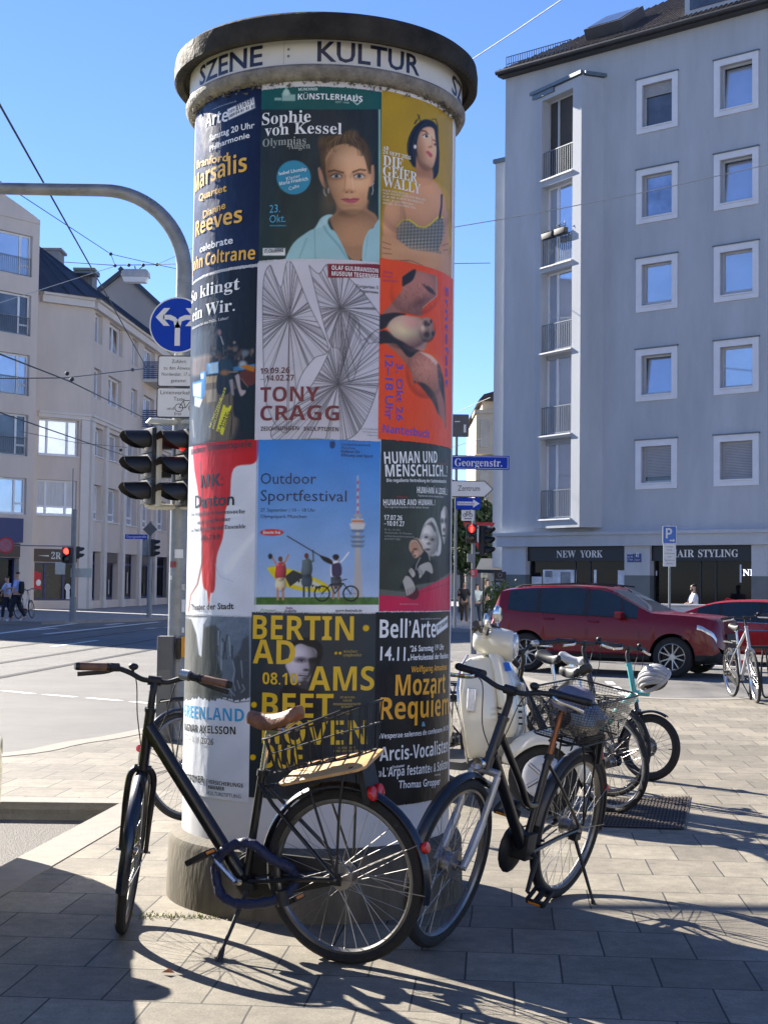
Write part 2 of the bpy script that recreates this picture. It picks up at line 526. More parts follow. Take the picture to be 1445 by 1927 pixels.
class Facade:
    """a wall plane: u along, v outward (towards the street), z up"""
    def __init__(s, o, d):
        d = Vector((d[0], d[1], 0)).normalized()
        n = Vector((d.y, -d.x, 0))
        s.o, s.d, s.n = Vector(o), d, n
        s.M = axes(s.o, d, n, Vector((0, 0, 1)))
    def uz(s, x, y):
        p = on_plane(x, y, s.o, s.n)
        return ((p - s.o).dot(s.d), p.z)
    def sign(s, u, v, z):
        """plane for flat writing at u, z, facing outwards"""
        return axes(s.o + s.d * u + s.n * v + Vector((0, 0, z)), s.d, -s.n, Vector((0, 0, 1)))
def wall(F, b, u0, u1, z0, z1, holes, depth, mi=0):
    us = sorted({u0, u1, *[h[0] for h in holes], *[h[1] for h in holes]})
    zs = sorted({z0, z1, *[h[2] for h in holes], *[h[3] for h in holes]})
    us = [u for u in us if u0 <= u <= u1]; zs = [z for z in zs if z0 <= z <= z1]
    for i in range(len(us) - 1):
        for j in range(len(zs) - 1):
            cu, cz = (us[i] + us[i + 1]) / 2, (zs[j] + zs[j + 1]) / 2
            if any(h[0] < cu < h[1] and h[2] < cz < h[3] for h in holes):
                continue
            b.add([(us[i], 0, zs[j]), (us[i + 1], 0, zs[j]), (us[i + 1], 0, zs[j + 1]), (us[i], 0, zs[j + 1])], [(0, 1, 2, 3)], F.M, mi)
    for a, c, e, f in holes:
        b.add([(a, 0, e), (a, -depth, e), (a, -depth, f), (a, 0, f)], [(0, 1, 2, 3)], F.M, mi)
        b.add([(c, 0, e), (c, 0, f), (c, -depth, f), (c, -depth, e)], [(0, 1, 2, 3)], F.M, mi)
        b.add([(a, 0, f), (a, -depth, f), (c, -depth, f), (c, 0, f)], [(0, 1, 2, 3)], F.M, mi)
        b.add([(a, 0, e), (c, 0, e), (c, -depth, e), (a, -depth, e)], [(0, 1, 2, 3)], F.M, mi)
def window(F, root, h, depth, splits=(), rows=(), fw=0.07, frame=M_WFR, glass=M_GLASS, sill=None, surround=None,
           curtain=0.0, shutter=0.0, tilt=0.0, name='window', rail=None, sill_m=None):
    a, c, e, f = h
    y0, y1 = -depth, -depth + 0.07
    b = MB()
    g = 0.003
    for (p, q, r_, s_) in ((a + g, a + fw, e + g, f - g), (c - fw, c - g, e + g, f - g), (a + fw, c - fw, e + g, e + fw), (a + fw, c - fw, f - fw, f - g)):
        b.box(p, q, y0, y1, r_, s_, F.M)
    for u in splits:
        b.box(u - fw * .6, u + fw * .6, y0 + .002, y1 - .004, e + fw, f - fw, F.M)
    for (z, ua, ub) in rows:
        b.box(ua, ub, y0 + .004, y1 - .008, z - fw * .45, z + fw * .45, F.M)
    w = b.build(name, frame, root, smooth=0)
    p = MB()
    if tilt:
        p.add([(a + fw, y0 + .02, e + fw), (c - fw, y0 + .02, e + fw), (c - fw, y0 - tilt, f - fw), (a + fw, y0 - tilt, f - fw)], [(0, 1, 2, 3)], F.M)
    else:
        p.box(a + fw * .5, c - fw * .5, y0 + .018, y0 + .03, e + fw * .5, f - fw * .5, F.M)
    p.build('pane', glass, w, smooth=0)
    if curtain:
        q = MB()
        n = 24
        q.loft([[(a + fw + (c - a - 2 * fw) * i / n, y0 + .034 + .004 * math.sin(i * 2.1), z) for z in (f - fw - curtain * (f - e - 2 * fw), f - fw)] for i in range(n + 1)], closed=False, caps=False, M=F.M)
        q.build('curtain', M_CURT, w)
    if shutter:
        q = MB()
        zz, zb = f - .004, f - shutter * (f - e)
        while zz > zb:
            q.box(a + .012, c - .012, y1 + .004, y1 + .03, zz - .045, zz - .006, F.M)
            zz -= .05
        q.build('shutter', M_SHUT, w, smooth=0)
    if sill:
        MB().box(a - .03, c + .03, -depth + .08, sill, e - .05, e - .002, F.M).build('sill', sill_m or M_TRIM, w, smooth=0)
    if surround:
        t, o = surround, 0.05
        q = MB()
        q.box(a - t, a - .002, .003, o, e - t, f + t, F.M); q.box(c + .002, c + t, .003, o, e - t, f + t, F.M)
        q.box(a - .002, c + .002, .003, o - .002, f + .002, f + t, F.M); q.box(a - .002, c + .002, .003, o - .002, e - t, e - .055, F.M)
        q.build('surround', M_TRIM, w, smooth=0)
        MB().box(a - t - .03, c + t + .03, .003, o + .04, f + t + .002, f + t + .04, F.M).build('cap_flashing', M_ZINC, w, smooth=0)
    if rail:
        q = MB()
        z0, z1, y = rail
        q.box(a + .02, c - .02, y - .015, y + .015, z1 - .03, z1, F.M)
        q.box(a + .02, c - .02, y - .012, y + .012, z0, z0 + .025, F.M)
        k = max(3, int((c - a) / .12))
        for i in range(k + 1):
            u = a + .03 + (c - a - .06) * i / k
            q.box(u - .009, u + .009, y - .008, y + .008, z0 + .025, z1 - .03, F.M)
        q.build('railing', M_RAILG, w, smooth=0)
    return w

# ---------------------------------------------------------------- the tall grey-blue corner house
FB = Facade((8.93, 46.6, 0), (.76, -.65))
blue = thing('apartment_building', 'tall bluish grey corner apartment block with a black-fronted hair salon at street level', 'building', (8.93, 46.6, 0))
U0, U1, ZT = -6.22, 16.0, 19.9
rows = [(16.9, 18.27), (13.85, 15.2), (10.88, 12.2), (7.9, 9.15), (4.98, 6.12)]
holes, wins = [], []
for ci, c0 in enumerate((-.55, 2.30, 6.9, 9.8, 12.7)):
    for ri, (za, zb) in enumerate(rows):
        h = (c0 - .03, c0 + 1.09, za - .03, zb + .03)
        holes.append(h); wins.append((ci, ri, h))
bay_hole = (-4.86, -2.08, 3.60, 18.93)
b = MB()
wall(FB, b, U0, U1, 3.32, ZT, holes + [bay_hole], 0.22)
# back and sides so the block is solid
D = -14
b.add([(U0, 0, 3.32), (U0, 0, ZT), (U0, D, ZT), (U0, D, 3.32)], [(0, 1, 2, 3)], FB.M)
b.add([(U1, 0, 3.32), (U1, D, 3.32), (U1, D, ZT), (U1, 0, ZT)], [(0, 1, 2, 3)], FB.M)
b.add([(U0, D, 0), (U0, D, ZT), (U1, D, ZT), (U1, D, 0)], [(0, 1, 2, 3)], FB.M)
b.build('wall', M_BLUE, blue, smooth=0)
for ci, ri, h in wins:
    o = dict(depth=.2, fw=.07, surround=.21, sill=.07, frame=M_GFR)
    if (ci, ri) in ((0, 0),):
        window(FB, blue, h, shutter=.25, glass=M_GLASSD, **o)
    elif ri == 4 and ci < 2:
        window(FB, blue, h, shutter=.8 if ci == 0 else .97, glass=M_GLASSD, **o)
    elif (ci, ri) == (0, 3) or (ci, ri) == (1, 0) or (ci, ri) == (1, 1):
        window(FB, blue, h, tilt=.09, **o)
    elif (ci, ri) in ((0, 2), (1, 2)):
        window(FB, blue, h, rows=((h[2] + .1, h[0] + .07, h[1] - .07),), **o)
    else:
        window(FB, blue, h, glass=(M_GLASS, M_GLASSB)[(ci + ri) % 2], **o)
# lamp shade behind one window, seen as in the photo
# ---- wedge-shaped bay with french windows
P0 = FB.o + FB.d * (-4.86); P2 = FB.o + FB.d * (-2.08)
BD = Vector((.53, -.85, 0)).normalized()
P1 = P0 + BD * 2.46
FY = Facade((P0.x, P0.y, 0), BD)
F2 = Facade((P1.x, P1.y, 0), (P2 - P1))
bw = [(.30, 2.0, 15.75, 18.6), (.30, 2.0, 12.65, 15.5), (.30, 2.0, 9.62, 12.45), (.30, 2.0, 6.72, 9.6), (.30, 2.0, 3.82, 6.6)]
b = MB()
wall(FY, b, 0, 2.46, 3.5, 18.9, bw, .4)
L2 = (P2 - P1).length
wall(F2, b, 0, L2, 3.5, 18.9, [], .1)
for z in (3.5, 18.9):
    b.add([(P0.x, P0.y, z), (P1.x, P1.y, z), (P2.x, P2.y, z)], [(0, 1, 2)])
b.build('bay', M_BLUE, blue, smooth=0)
for k, h in enumerate(bw):
    mid = h[0] + .55
    window(FY, blue, h, .38, splits=(mid,), fw=.065, frame=M_WFR if k else M_GFR, glass=M_GLASS if k else M_ROOM, sill=.07, rail=(h[2] + .05, h[2] + 1.0, -.08), shutter=.06 if k in (3, 4) else 0, curtain=0.0, name='french_window')
for (u, z) in ((.75, 13.7), (1.45, 13.72)):
    q = MB(); q.box(u - .28, u + .28, -.05, .13, z - .1, z + .1, FY.M)
    fb = q.build('flower_box', mat('dark planter', (.03, .03, .035), .6), blue, bevel=.015)
    q = MB()
    for _ in range(60):
        p = Vector((u + random.uniform(-.24, .24), .04 + random.uniform(-.06, .06), z + .1 + random.random() * (.18 if u > 1 else .05)))
        q.add([FY.M @ (p + Vector((random.gauss(0, .03), random.gauss(0, .03), random.gauss(0, .03)))) for _ in range(3)], [(0, 1, 2)])
    q.build('plants', mat('balcony plant', (.08, .1, .04), .7), fb, smooth=0)
# flashing over the bay
b = MB()
b.box(-.3, 2.52, -.05, .1, 18.93, 19.05, FY.M); b.box(.1, L2 + .35, -.05, .1, 18.92, 19.04, F2.M)
b.box(-.35, 1.0, -.02, .06, 18.75, 18.92, FY.M)
b.build('bay_flashing', M_ZINC, blue, smooth=0)
# ---- cornice and shop front
b = MB()
b.box(U0 - .25, U1, .004, .22, 3.25, 3.36, FB.M)
b.box(U0 - .15, U1, -.4, .14, 2.88, 3.248, FB.M)
b.build('cornice', M_BLUE, blue, smooth=0)
piers = [(U0, -5.2), (-1.22, -.26), (3.33, 4.3), (8.2, 9.1), (13.4, 14.3)]
for a, c in piers:
    pr_ = MB().box(a, c, -.5, -.004, 1.9, 2.879, FB.M).build('pier', M_BLUE, blue, smooth=0)
    MB().box(a - .003, c + .003, -.5, 0.0, 0, 1.899, FB.M).build('pier_base', M_BLUE2, pr_, smooth=0)
MB().box(U0, U1, -6, -5.9, 0, 3.3, FB.M).build('salon_interior', M_ROOM, blue, smooth=0)
MB().box(U0, U1, -5.9, -.1, 0.0, .05, FB.M).build('salon_floor', mat('salon floor', (.2, .19, .17), .4), blue, smooth=0)
for i in range(len(piers) - 1):
    a, c = piers[i][1], piers[i + 1][0]
    sg = MB().box(a, c, -.30, -.12, 2.38, 2.876, FB.M).build('sign_board', M_BLACKS, blue, smooth=0)
    fl = Flat()
    if i == 0:
        (p, z0), (q, _) = FB.uz(1043, 1046), FB.uz(1130, 1045)
        fl.text('NEW', (p, 2.50), (p + (q - p) * .42, 2.50), .24, 'serif'); fl.text('YORK', (p + (q - p) * .52, 2.5), (q, 2.5), .24, 'serif')
    elif i == 1:
        (p, z0), (q, _) = FB.uz(1257, 1046), FB.uz(1385, 1044)
        fl.text('HAIR', (p, 2.50), (p + (q - p) * .36, 2.50), .24, 'serif'); fl.text('STYLING', (p + (q - p) * .42, 2.5), (q, 2.5), .24, 'serif')
    if fl.v:
        fl.on(FB.sign(0, -.115, 0), 'lettering', M_LETW, sg)
    # glazing: mullions, panes and things seen in the glass
    b = MB()
    for u in (a + .03, a + (c - a) * .47, a + (c - a) * .62, c - .03):
        b.box(u - .03, u + .03, -.34, -.28, .35, 2.379, FB.M)
    b.box(a, c, -.34, -.27, .28, .35, FB.M)
    w = b.build('shop_window', mat('black metal frame', (.015, .015, .018), .4), blue, smooth=0)
    MB().box(a, c, -.32, -.305, .35, 2.379, FB.M).build('pane', M_SHOPG, w, smooth=0)
    MB().box(a, c, -.36, -.26, 0, .279, FB.M).build('plinth', M_BLUE2, blue, smooth=0)
# pale posters, blinds and lit strips seen in the salon window
b = MB()
for x0, y0, x1, y1, v in ((1012, 1072, 1075, 1102, 0), (1108, 1072, 1113, 1103, 0), (1153, 1073, 1173, 1103, 0), (990, 1085, 1010, 1104, 0), (1383, 1062, 1386, 1096, 0), (1221, 1074, 1227, 1083, 0)):
    (ua, za), (ub, zb) = FB.uz(x0, y1), FB.uz(x1, y0)
    MB().box(ua, ub, -.304, -.296, za, zb, FB.M).build('window_poster', mat('pale window poster', (.55, .60, .68), .5, var=.35, scale=2.2), blue, smooth=0)
b = MB()
for x0, y0, x1, y1 in ((1016, 1074, 1030, 1086), (1045, 1076, 1064, 1100), (1316, 1049, 1395, 1052), (1010, 1051, 1150, 1053.5)):
    (ua, za), (ub, zb) = FB.uz(x0, y1), FB.uz(x1, y0)
    MB().box(ua, ub, -.294, -.288, za, zb, FB.M).build('window_decal', mat('grey decal', (.2, .22, .25), .5, var=.4, scale=3), blue, smooth=0)
(ua, za), (ub, zb) = FB.uz(1389, 1083), FB.uz(1414, 1071)
Flat().text('NE', (ua, za), (ub, za), zb - za, 'serif').on(FB.sign(0, -.29, 0), 'neon_lettering', mat('neon white', (.75, .8, 1), .5, emit=.9, var=0), blue)
# house number plates on the pier
fl = Flat()
(ua, za), (ub, zb) = FB.uz(1180, 1058), FB.uz(1206, 1042)
q = MB().box(ua, ua + (ub - ua) * .48, -.003, .02, za, zb, FB.M).box(ua + (ub - ua) * .54, ub, -.003, .02, za, zb, FB.M).build('number_plate', mat('blue enamel', (.01, .035, .19), .3, var=.1), blue, smooth=0)
fl.text('41', (ua + (ub - ua) * .62, za + .16), (ub - .08, za + .16), .16, 'bold')
for k, s_ in enumerate(('Eingang', 'um das', '17. Eck')):
    fl.text(s_, (ua + .03, za + .26 - .1 * k), (ua + (ub - ua) * .42, za + .26 - .1 * k), .055)
fl.text('Georgenstr', (ua + (ub - ua) * .58, za + .06), (ub - .03, za + .06), .04)
fl.on(FB.sign(0, .023, 0), 'lettering', M_LETW, q)
# ---- roof
ridge0, ridge1 = FB.M @ Vector((-.2, -6, 24.1)), FB.M @ Vector((U1, -6, 24.1))
e0, e1 = FB.M @ Vector((U0 - .1, .35, ZT + .1)), FB.M @ Vector((U1, .35, ZT + .1))
k0, k1 = FB.M @ Vector((U0 - .1, D, ZT + .1)), FB.M @ Vector((U1, D, ZT + .1))
rb = MB()
rb.add([e0, e1, ridge1, ridge0, k0, k1], [(0, 1, 2, 3), (0, 3, 4), (3, 2, 5, 4)])
# tile ribs, so the roof edge is not a clean line
for i in range(120):
    u = U0 + .0 + i * .18
    if u > U1: break
    t = 0.02
    A = FB.M @ Vector((u, .36, ZT + .13)); 
    top = max(0.0, (u - U0) / (-.2 - U0)) if u < -.2 else 1.0
    B = FB.M @ Vector((u, .35 - 6.35 * top, ZT + .1 + 4.1 * top + .03))
    rb.tube([A, B], .035, 5)
rf = rb.build('roof', M_TILE, blue, smooth=0)
b = MB()
b.box(U0 - .12, U1, -.02, .34, ZT - .10, ZT + .02, FB.M)
b.tube([FB.M @ Vector((U0 - .12, .42, ZT + .02)), FB.M @ Vector((U1, .42, ZT + .02))], .09, 8)
b.build('gutter', mat('dark gutter', (.03, .03, .034), .5, var=.2), blue)
# snow guard railing on the roof edge
b = MB()
sl = lambda u, v: FB.M @ Vector((u, .35 - v, ZT + .12 + 4.1 * v / 6.35))
for i in range(28):
    u = U0 + .1 + i * .1
    b.cyl(sl(u, .25), sl(u, .25) + Vector((0, 0, .38)), .014, 5)
for z in (.1, .36):
    b.tube([sl(U0 + .1, .25) + Vector((0, 0, z)), sl(U0 + 2.85, .25) + Vector((0, 0, z))], .016, 5)
b.build('snow_guard', M_RAILG, rf, smooth=0)
# skylight and dormer
up = (sl(0, 1) - sl(0, 0)).normalized(); nrm = FB.d.cross(up); nrm = nrm if nrm.z > 0 else -nrm
SK = axes(sl(-2.35, .85), FB.d, up, nrm)
b = MB(); b.box(-.75, .75, 0, 1.75, .02, .42, SK)
skw = b.build('skylight', mat('roof window frame', (.05, .055, .065), .5), rf, smooth=0)
MB().box(-.62, .62, .12, 1.6, .421, .44, SK).build('pane', M_GLASSD, skw, smooth=0)
SK = axes(sl(2.1, .5), FB.d, Vector((-FB.n.x, -FB.n.y, 0)), Vector((0, 0, 1)))
b = MB(); b.box(-1.2, 1.2, 0, 2.8, 0.0, 1.5, SK); b.box(-1.4, 1.4, -.35, 2.8, 1.5, 1.62, SK)
dm = b.build('dormer', M_GFR, rf, smooth=0)
MB().box(-1.0, 1.0, -.03, -.004, .15, 1.35, SK).build('pane', M_GLASSD, dm, smooth=0)

# ---------------------------------------------------------------- the lower neighbour seen as a strip
nb = thing('neighbour_building', 'narrow pale strip of a lower building just left of the bluish grey block', 'building', (4.0, 51.5, 0))
o = FB.o + FB.d * (-6.9) - FB.n * 0.35
FN = Facade((o.x, o.y, 0), (.76, -.65))
b = MB()
wall(FN, b, 0, .72, 0, 16.9, [], .1)
b.add([(0, 0, 0), (0, 0, 16.9), (0, -9, 16.9), (0, -9, 0)], [(0, 1, 2, 3)], FN.M)
b.add([(0, 0, 16.9), (.7, 0, 16.9), (.7, -9, 16.9), (0, -9, 16.9)], [(0, 1, 2, 3)], FN.M)
b.build('wall', mat('pale grey render', (.44, .46, .49), .85, var=.06, scale=.5), nb, smooth=0)
MB().box(-.06, .74, -.2, .08, 16.9, 17.05, FN.M).build('roof_edge', M_ZINC, nb, smooth=0)
b = MB()
for z in (15.5, 12.4, 9.2, 6.2, 3.4):
    b.box(.55, .68, .004, .12, z, z + .3, FN.M)
b.cyl(FN.M @ Vector((.64, .05, .3)), FN.M @ Vector((.64, .05, 17)), .035, 6)
b.build('downpipe', M_TRIM, nb)

# ---------------------------------------------------------------- left corner house
C1 = Vector((-15.73, 75.7, 0))
FL = Facade(C1, (.073, .997))
# facades to the left of C1 run back towards the camera's left
FC = Facade(C1 - Vector((.817, .576, 0)).normalized() * 2.95, (.817, .576))
E1 = Vector((-17.34, 72.5, 0)) - Vector((.656, .755, 0)).normalized() * .62
LEN1 = 17.2
FW = Facade(E1 - Vector((.656, .755, 0)).normalized() * LEN1, (.656, .755))
left = thing('corner_building', 'pinkish beige corner apartment house with a shop marked 2R under dark metal roof', 'building', tuple(C1))
b = MB()
hl = []
def wl(F, root, h, **k):
    hl.append((F, h, k))
zr = [(14.4, 16.0), (11.35, 13.0)]
gl = M_GLASS
for i, (za, zb) in enumerate(zr):
    wl(FL, left, (.6, 2.05, za, zb), depth=.3, splits=(), fw=.12)
    wl(FL, left, (3.5, 6.4, za, zb), depth=.3, splits=(5.0,), fw=.12, tilt=.25)
    wl(FL, left, (8.65, 10.1, za, zb), depth=.3, fw=.12)
    wl(FL, left, (11.7, 14.4, za - .6, zb), depth=.3, splits=(13.1,), fw=.12, name='balcony_door')
    wl(FL, left, (19.5, 22, za, zb), depth=.3, splits=(20.7,), fw=.12)
for (ua, ub) in ((-.05, 2.6), (3.65, 6.25), (7.8, 10.4), (11.6, 14.2), (15.6, 18.4), (20, 23)):
    if ua < 0: ua = .25
    wl(FL, left, (ua, ub, 8.25, 9.8), depth=.35, splits=((ua + ub) / 2,), fw=.12, sill=.1)
    wl(FL, left, (ua, ub, 4.78, 6.7), depth=.35, splits=((ua + ub) / 2,), fw=.12, rows=((5.25, ua, ub),), sill=.1, curtain=.0 if ua > 3 else .75)
for (ua, ub) in ((.3, 2.7), (3.6, 6.5), (7.7, 10.75), (11.45, 15.0), (15.8, 19.4), (20.4, 23.4)):
    wl(FL, left, (ua, ub, .42, 3.08), depth=.4, splits=(ua + .5,), fw=.14, frame=M_NAVY, glass=M_SHOPG, rows=((2.45, ua, ub),), name='shop_window')
wl(FC, left, (.1, 2.33, 8.05, 9.95), depth=.25, splits=(.62, 1.75), fw=.1, sill=.1)
wl(FC, left, (.08, 2.3, 4.9, 6.75), depth=.25, splits=(.62, 1.72), fw=.1, rows=((5.35, .08, 2.3),), sill=.1, curtain=.8)
wl(FC, left, (.05, 2.3, .42, 2.42), depth=.3, splits=(.72, 1.75), fw=.1, frame=M_NAVY, glass=M_SHOPG, name='shop_window')
wr = [(16.85, 18.95), (13.82, 15.9), (10.77, 12.85), (7.72, 9.82), (4.78, 6.6)]
for k in range(5):
    for j in range(4):
        ub = LEN1 - .42 - 4.1 * j
        h = (ub - 2.2, ub, *wr[k])
        wl(FW, left, h, depth=.25, splits=(ub - .62,), fw=.1, rows=((wr[k][0] + .55, ub - .62, ub),), glass=M_GLASSD if (k + j) % 2 else M_GLASS, rail=(wr[k][0] + .05, wr[k][0] + .95, -.1) if k < 4 else None)
for j in range(3):
    wl(FW, left, (LEN1 - 5.2 * (j + 1), LEN1 - 5.2 * j - .75, .1, 2.6), depth=.5, splits=(LEN1 - 5.2 * j - 2.7,), fw=.1, frame=M_NAVY, glass=M_SHOPG, name='shop_window')
wall(FL, b, 0, 42, 0, 16.4, [h for F, h, k in hl if F is FL], .4)
wall(FC, b, -.3, 2.95, 0, 16.4, [h for F, h, k in hl if F is FC], .3)
wall(FW, b, 0, LEN1, 0, 19.9, [h for F, h, k in hl if F is FW], .45)
# end walls, parapet steps
W1, W0 = FW.M @ Vector((LEN1, 0, 0)), FW.M @ Vector((0, 0, 0))
for P in (W1, W0):
    q = P + Vector((-.755, .656, 0)) * 12
    b.add([(P.x, P.y, 0), (P.x, P.y, 19.9), (q.x, q.y, 19.9), (q.x, q.y, 0)], [(0, 1, 2, 3)])
# curved parapet rising to the left
n = 14
pp = [(LEN1 - .16 - 5.0 * i / n, 19.95 + 1.35 * math.sin(min(1, i / n) * math.pi / 2)) for i in range(n + 1)]
b.prism([(u, z) for u, z in pp] + [(pp[-1][0], 19.8), (pp[0][0], 19.8)], -.3, .001, M=axes(FW.o, FW.d, Vector((0, 0, 1)), FW.n))
b.box(0, LEN1 - .02, -.4, .05, 19.65, 19.75, FW.M)
ends = FL.M @ Vector((42, 0, 0))
b.build('wall', M_PINK, left, smooth=0)
for F, h, k in hl:
    k = dict(k); d = k.pop('depth')
    window(F, left, h, d, **k)
# cornice bands, pilasters, base
b = MB()
for za, zb, o in ((16.05, 16.42, .30), (16.42, 16.55, .45), (10.02, 10.22, .12), (10.22, 10.34, .2)):
    b.box(.0, 42, .004, o, za, zb, FL.M); b.box(.05, 2.95, .004, o, za, zb, FC.M)
b.build('cornice', M_PINK2, left, smooth=0)
b = MB()
for u in (-.0, 2.85, 6.85, 10.85, 14.9, 18.9):
    b = MB()
    b.box(u, u + .55, .004, .16, .4, 9.98, FL.M)
    b.box(u - .04, u + .6, .004, .2, 0, .4, FL.M)
    b.build('pilaster', M_PINK2, left, smooth=0)
MB().box(2.45, 2.93, .004, .12, .0, 10.0, FC.M).build('pilaster', M_PINK2, left, smooth=0)
# shop signs
fs = MB().box(.02, 2.36, -.1, .06, 2.44, 3.12, FC.M).build('sign_board', M_WOODS, left, smooth=0)
fl = Flat().text('2R', (.93, 2.6), (1.47, 2.6), .36, 'serif')
fl.poly([(.2, 2.76), (.8, 2.72), (.8, 2.80)]).poly([(1.55, 2.72), (1.55, 2.8), (2.2, 2.76)])
fl.on(FC.sign(0, .064, 0), 'lettering', M_LETS, fs)
for u in (3.7, 11.6):
    MB().box(u, u + 2.7, -.12, -.05, 2.5, 3.05, FL.M).build('sign_board', M_WOODS, left, smooth=0)
fs = MB().box(LEN1 - 4.7, LEN1 - .74, -.06, .05, 2.62, 3.3, FW.M).build('sign_board', M_WOODS, left, smooth=0)
Flat().text('ad-', (LEN1 - 2.9, 2.78), (LEN1 - 1.85, 2.78), .36).on(FW.sign(0, .054, 0), 'lettering', mat('dull gold letters', (.3, .25, .17), .5), fs)
MB().box(LEN1 - 5.2, LEN1 - .76, -.06, .3, 3.35, 4.55, FW.M).build('awning_box', M_NAVY, left, smooth=0)
# things in the shop windows: red flag and white shapes
b = MB(); b.prism([(-.02, 1.05), (.5, 1.0), (.5, 1.86), (.02, 1.98)], .0, .02, M=axes(FC.M @ Vector((0, -.2, 0)), FC.d, Vector((0, 0, 1)), FC.n))
b.build('red_banner', mat('red cloth', (.55, .02, .03), .6), left, smooth=0)
MB().ball((.36, -.165, 1.35), (.14, .02, .17), M=FC.M).build('banner_motif', M_LETW, left)
b = MB()
b.ball((1.98, -.19, 1.12), (.16, .02, .2), M=FC.M); b.box(1.9, 2.1, -.2, -.18, .5, .95, FC.M)
b.build('window_display', mat('white display', (.7, .7, .68), .6), left)
# pale goods and greenery standing in the street side shop windows
rq = random.Random(12)
for (ua, ub) in ((.3, 2.7), (3.6, 6.5), (7.7, 10.75), (11.45, 15.0)):
    for q_ in range(3):
        u = ua + .7 + q_ * (ub - ua - 1.0) / 3; w_, hh = rq.uniform(.12, .3), rq.uniform(.5, 1.4)
        MB().box(u, u + w_, -.325, -.31, .75, .75 + hh, FL.M).build('window_display', (mat('display pale', (.42, .41, .38), .6, var=.4, scale=5), mat('display green', (.06, .09, .03), .7, var=.6, scale=7), mat('display brown', (.16, .10, .06), .6, var=.5, scale=6))[rq.randrange(3)], left, smooth=0)
# balconies on the street side
for z in (10.9, 13.9):
    b = MB()
    b.box(11.3, 14.9, .004, 1.1, z - .18, z, FL.M)
    bl = b.build('balcony', M_PINK2, left, smooth=0)
    b = MB()
    for k in range(9):
        b.box(11.3, 14.9, 1.06, 1.1, z + .05 + k * .12, z + .12 + k * .12, FL.M)
        b.box(11.3, 11.34, .05, 1.06, z + .05 + k * .12, z + .12 + k * .12, FL.M)
    b.build('balustrade', mat('blue grey slats', (.05, .07, .15), .5), bl, smooth=0)
# metal roof
rd = MB()
ev = [FC.M @ Vector((-.35, .45, 16.55)), C1 + FC.n * .45 + FL.n * .3 + Vector((0, 0, 16.55)), FL.M @ Vector((42, .45, 16.55))]
inn = Vector((-.98, .1, 0))
rg = [FC.M @ Vector((-.35, -1.6, 19.4)), C1 + Vector((-3.4, 1.5, 19.8)), FL.M @ Vector((42, -3.5, 19.8))]
bk = [p + Vector((-9, 2, -1.5)) for p in rg]
rd.add(ev + rg + bk, [(0, 1, 4, 3), (1, 2, 5, 4), (3, 4, 7, 6), (4, 5, 8, 7)])
for i in range(5):
    t = i / 4
    rd.tube([ev[0].lerp(ev[1], t), rg[0].lerp(rg[1], t)], .035, 4)
for i in range(1, 60):
    t = i / 60
    rd.tube([ev[1].lerp(ev[2], t), rg[1].lerp(rg[2], t)], .035, 4)
rf = rd.build('roof', M_SLATE, left, smooth=0)
for px, py, w, h in ((103, 500, 1.0, 1.6), (165, 540, 1.0, 1.7)):
    p = at(px, py, 86)
    b = MB(); b.box(p.x - w / 2, p.x + w / 2, 85, 86.4, p.z - 1.2, p.z + h - .9)
    b.box(p.x - w / 2 - .15, p.x + w / 2 + .15, 84.9, 86.5, p.z + h - .9, p.z + h - .75)
    b.build('chimney', mat('grey chimney render', (.22, .22, .23), .9), rf, smooth=0)
b = MB()
p = at(162, 512, 84); b.box(p.x - .9, p.x + .6, 84, 85.2, p.z - .06, p.z + .06); b.cyl((p.x, 84.6, p.z - 2), (p.x, 84.6, p.z), .04, 5)
b.build('vent_cowl', M_ZINC, rf, smooth=0)

# ---------------------------------------------------------------- gabled house behind
gh = thing('gabled_house', 'grey gable end of a house rising behind the dark metal roof', 'house', (-21, 112, 0))
pk, pl, pr = at(232, 516, 112), at(176, 560, 112), at(312, 590, 112)
b = MB(); b.prism([(pl.x, 0), (pl.x, pl.z), (pk.x, pk.z), (pr.x, pr.z), (pr.x, 0)], -124, -112, M=axes((0, 0, 0), (1, 0, 0), (0, 0, 1), (0, -1, 0)))
b.build('wall', mat('grey gable render', (.33, .30, .28), .9, var=.1, scale=.3), gh, smooth=0)
b = MB()
for a, c in ((pl, pk), (pk, pr)):
    d = (c - a).normalized(); nn = Vector((-d.z, 0, d.x))
    A, Cc = a - d * .5, c + d * (.0 if c is pk else .6)
    b.add([A + Vector((0, -.3, 0)), Cc + Vector((0, -.3, 0)), Cc + nn * .35 + Vector((0, -.3, 0)), A + nn * .35 + Vector((0, -.3, 0))] +
          [A + Vector((0, 12.3, 0)), Cc + Vector((0, 12.3, 0)), Cc + nn * .35 + Vector((0, 12.3, 0)), A + nn * .35 + Vector((0, 12.3, 0))],
          [(0, 1, 2, 3), (4, 5, 6, 7), (0, 1, 5, 4), (3, 2, 6, 7), (0, 3, 7, 4), (1, 2, 6, 5)])
b.build('roof', M_SLATE, gh, smooth=0)

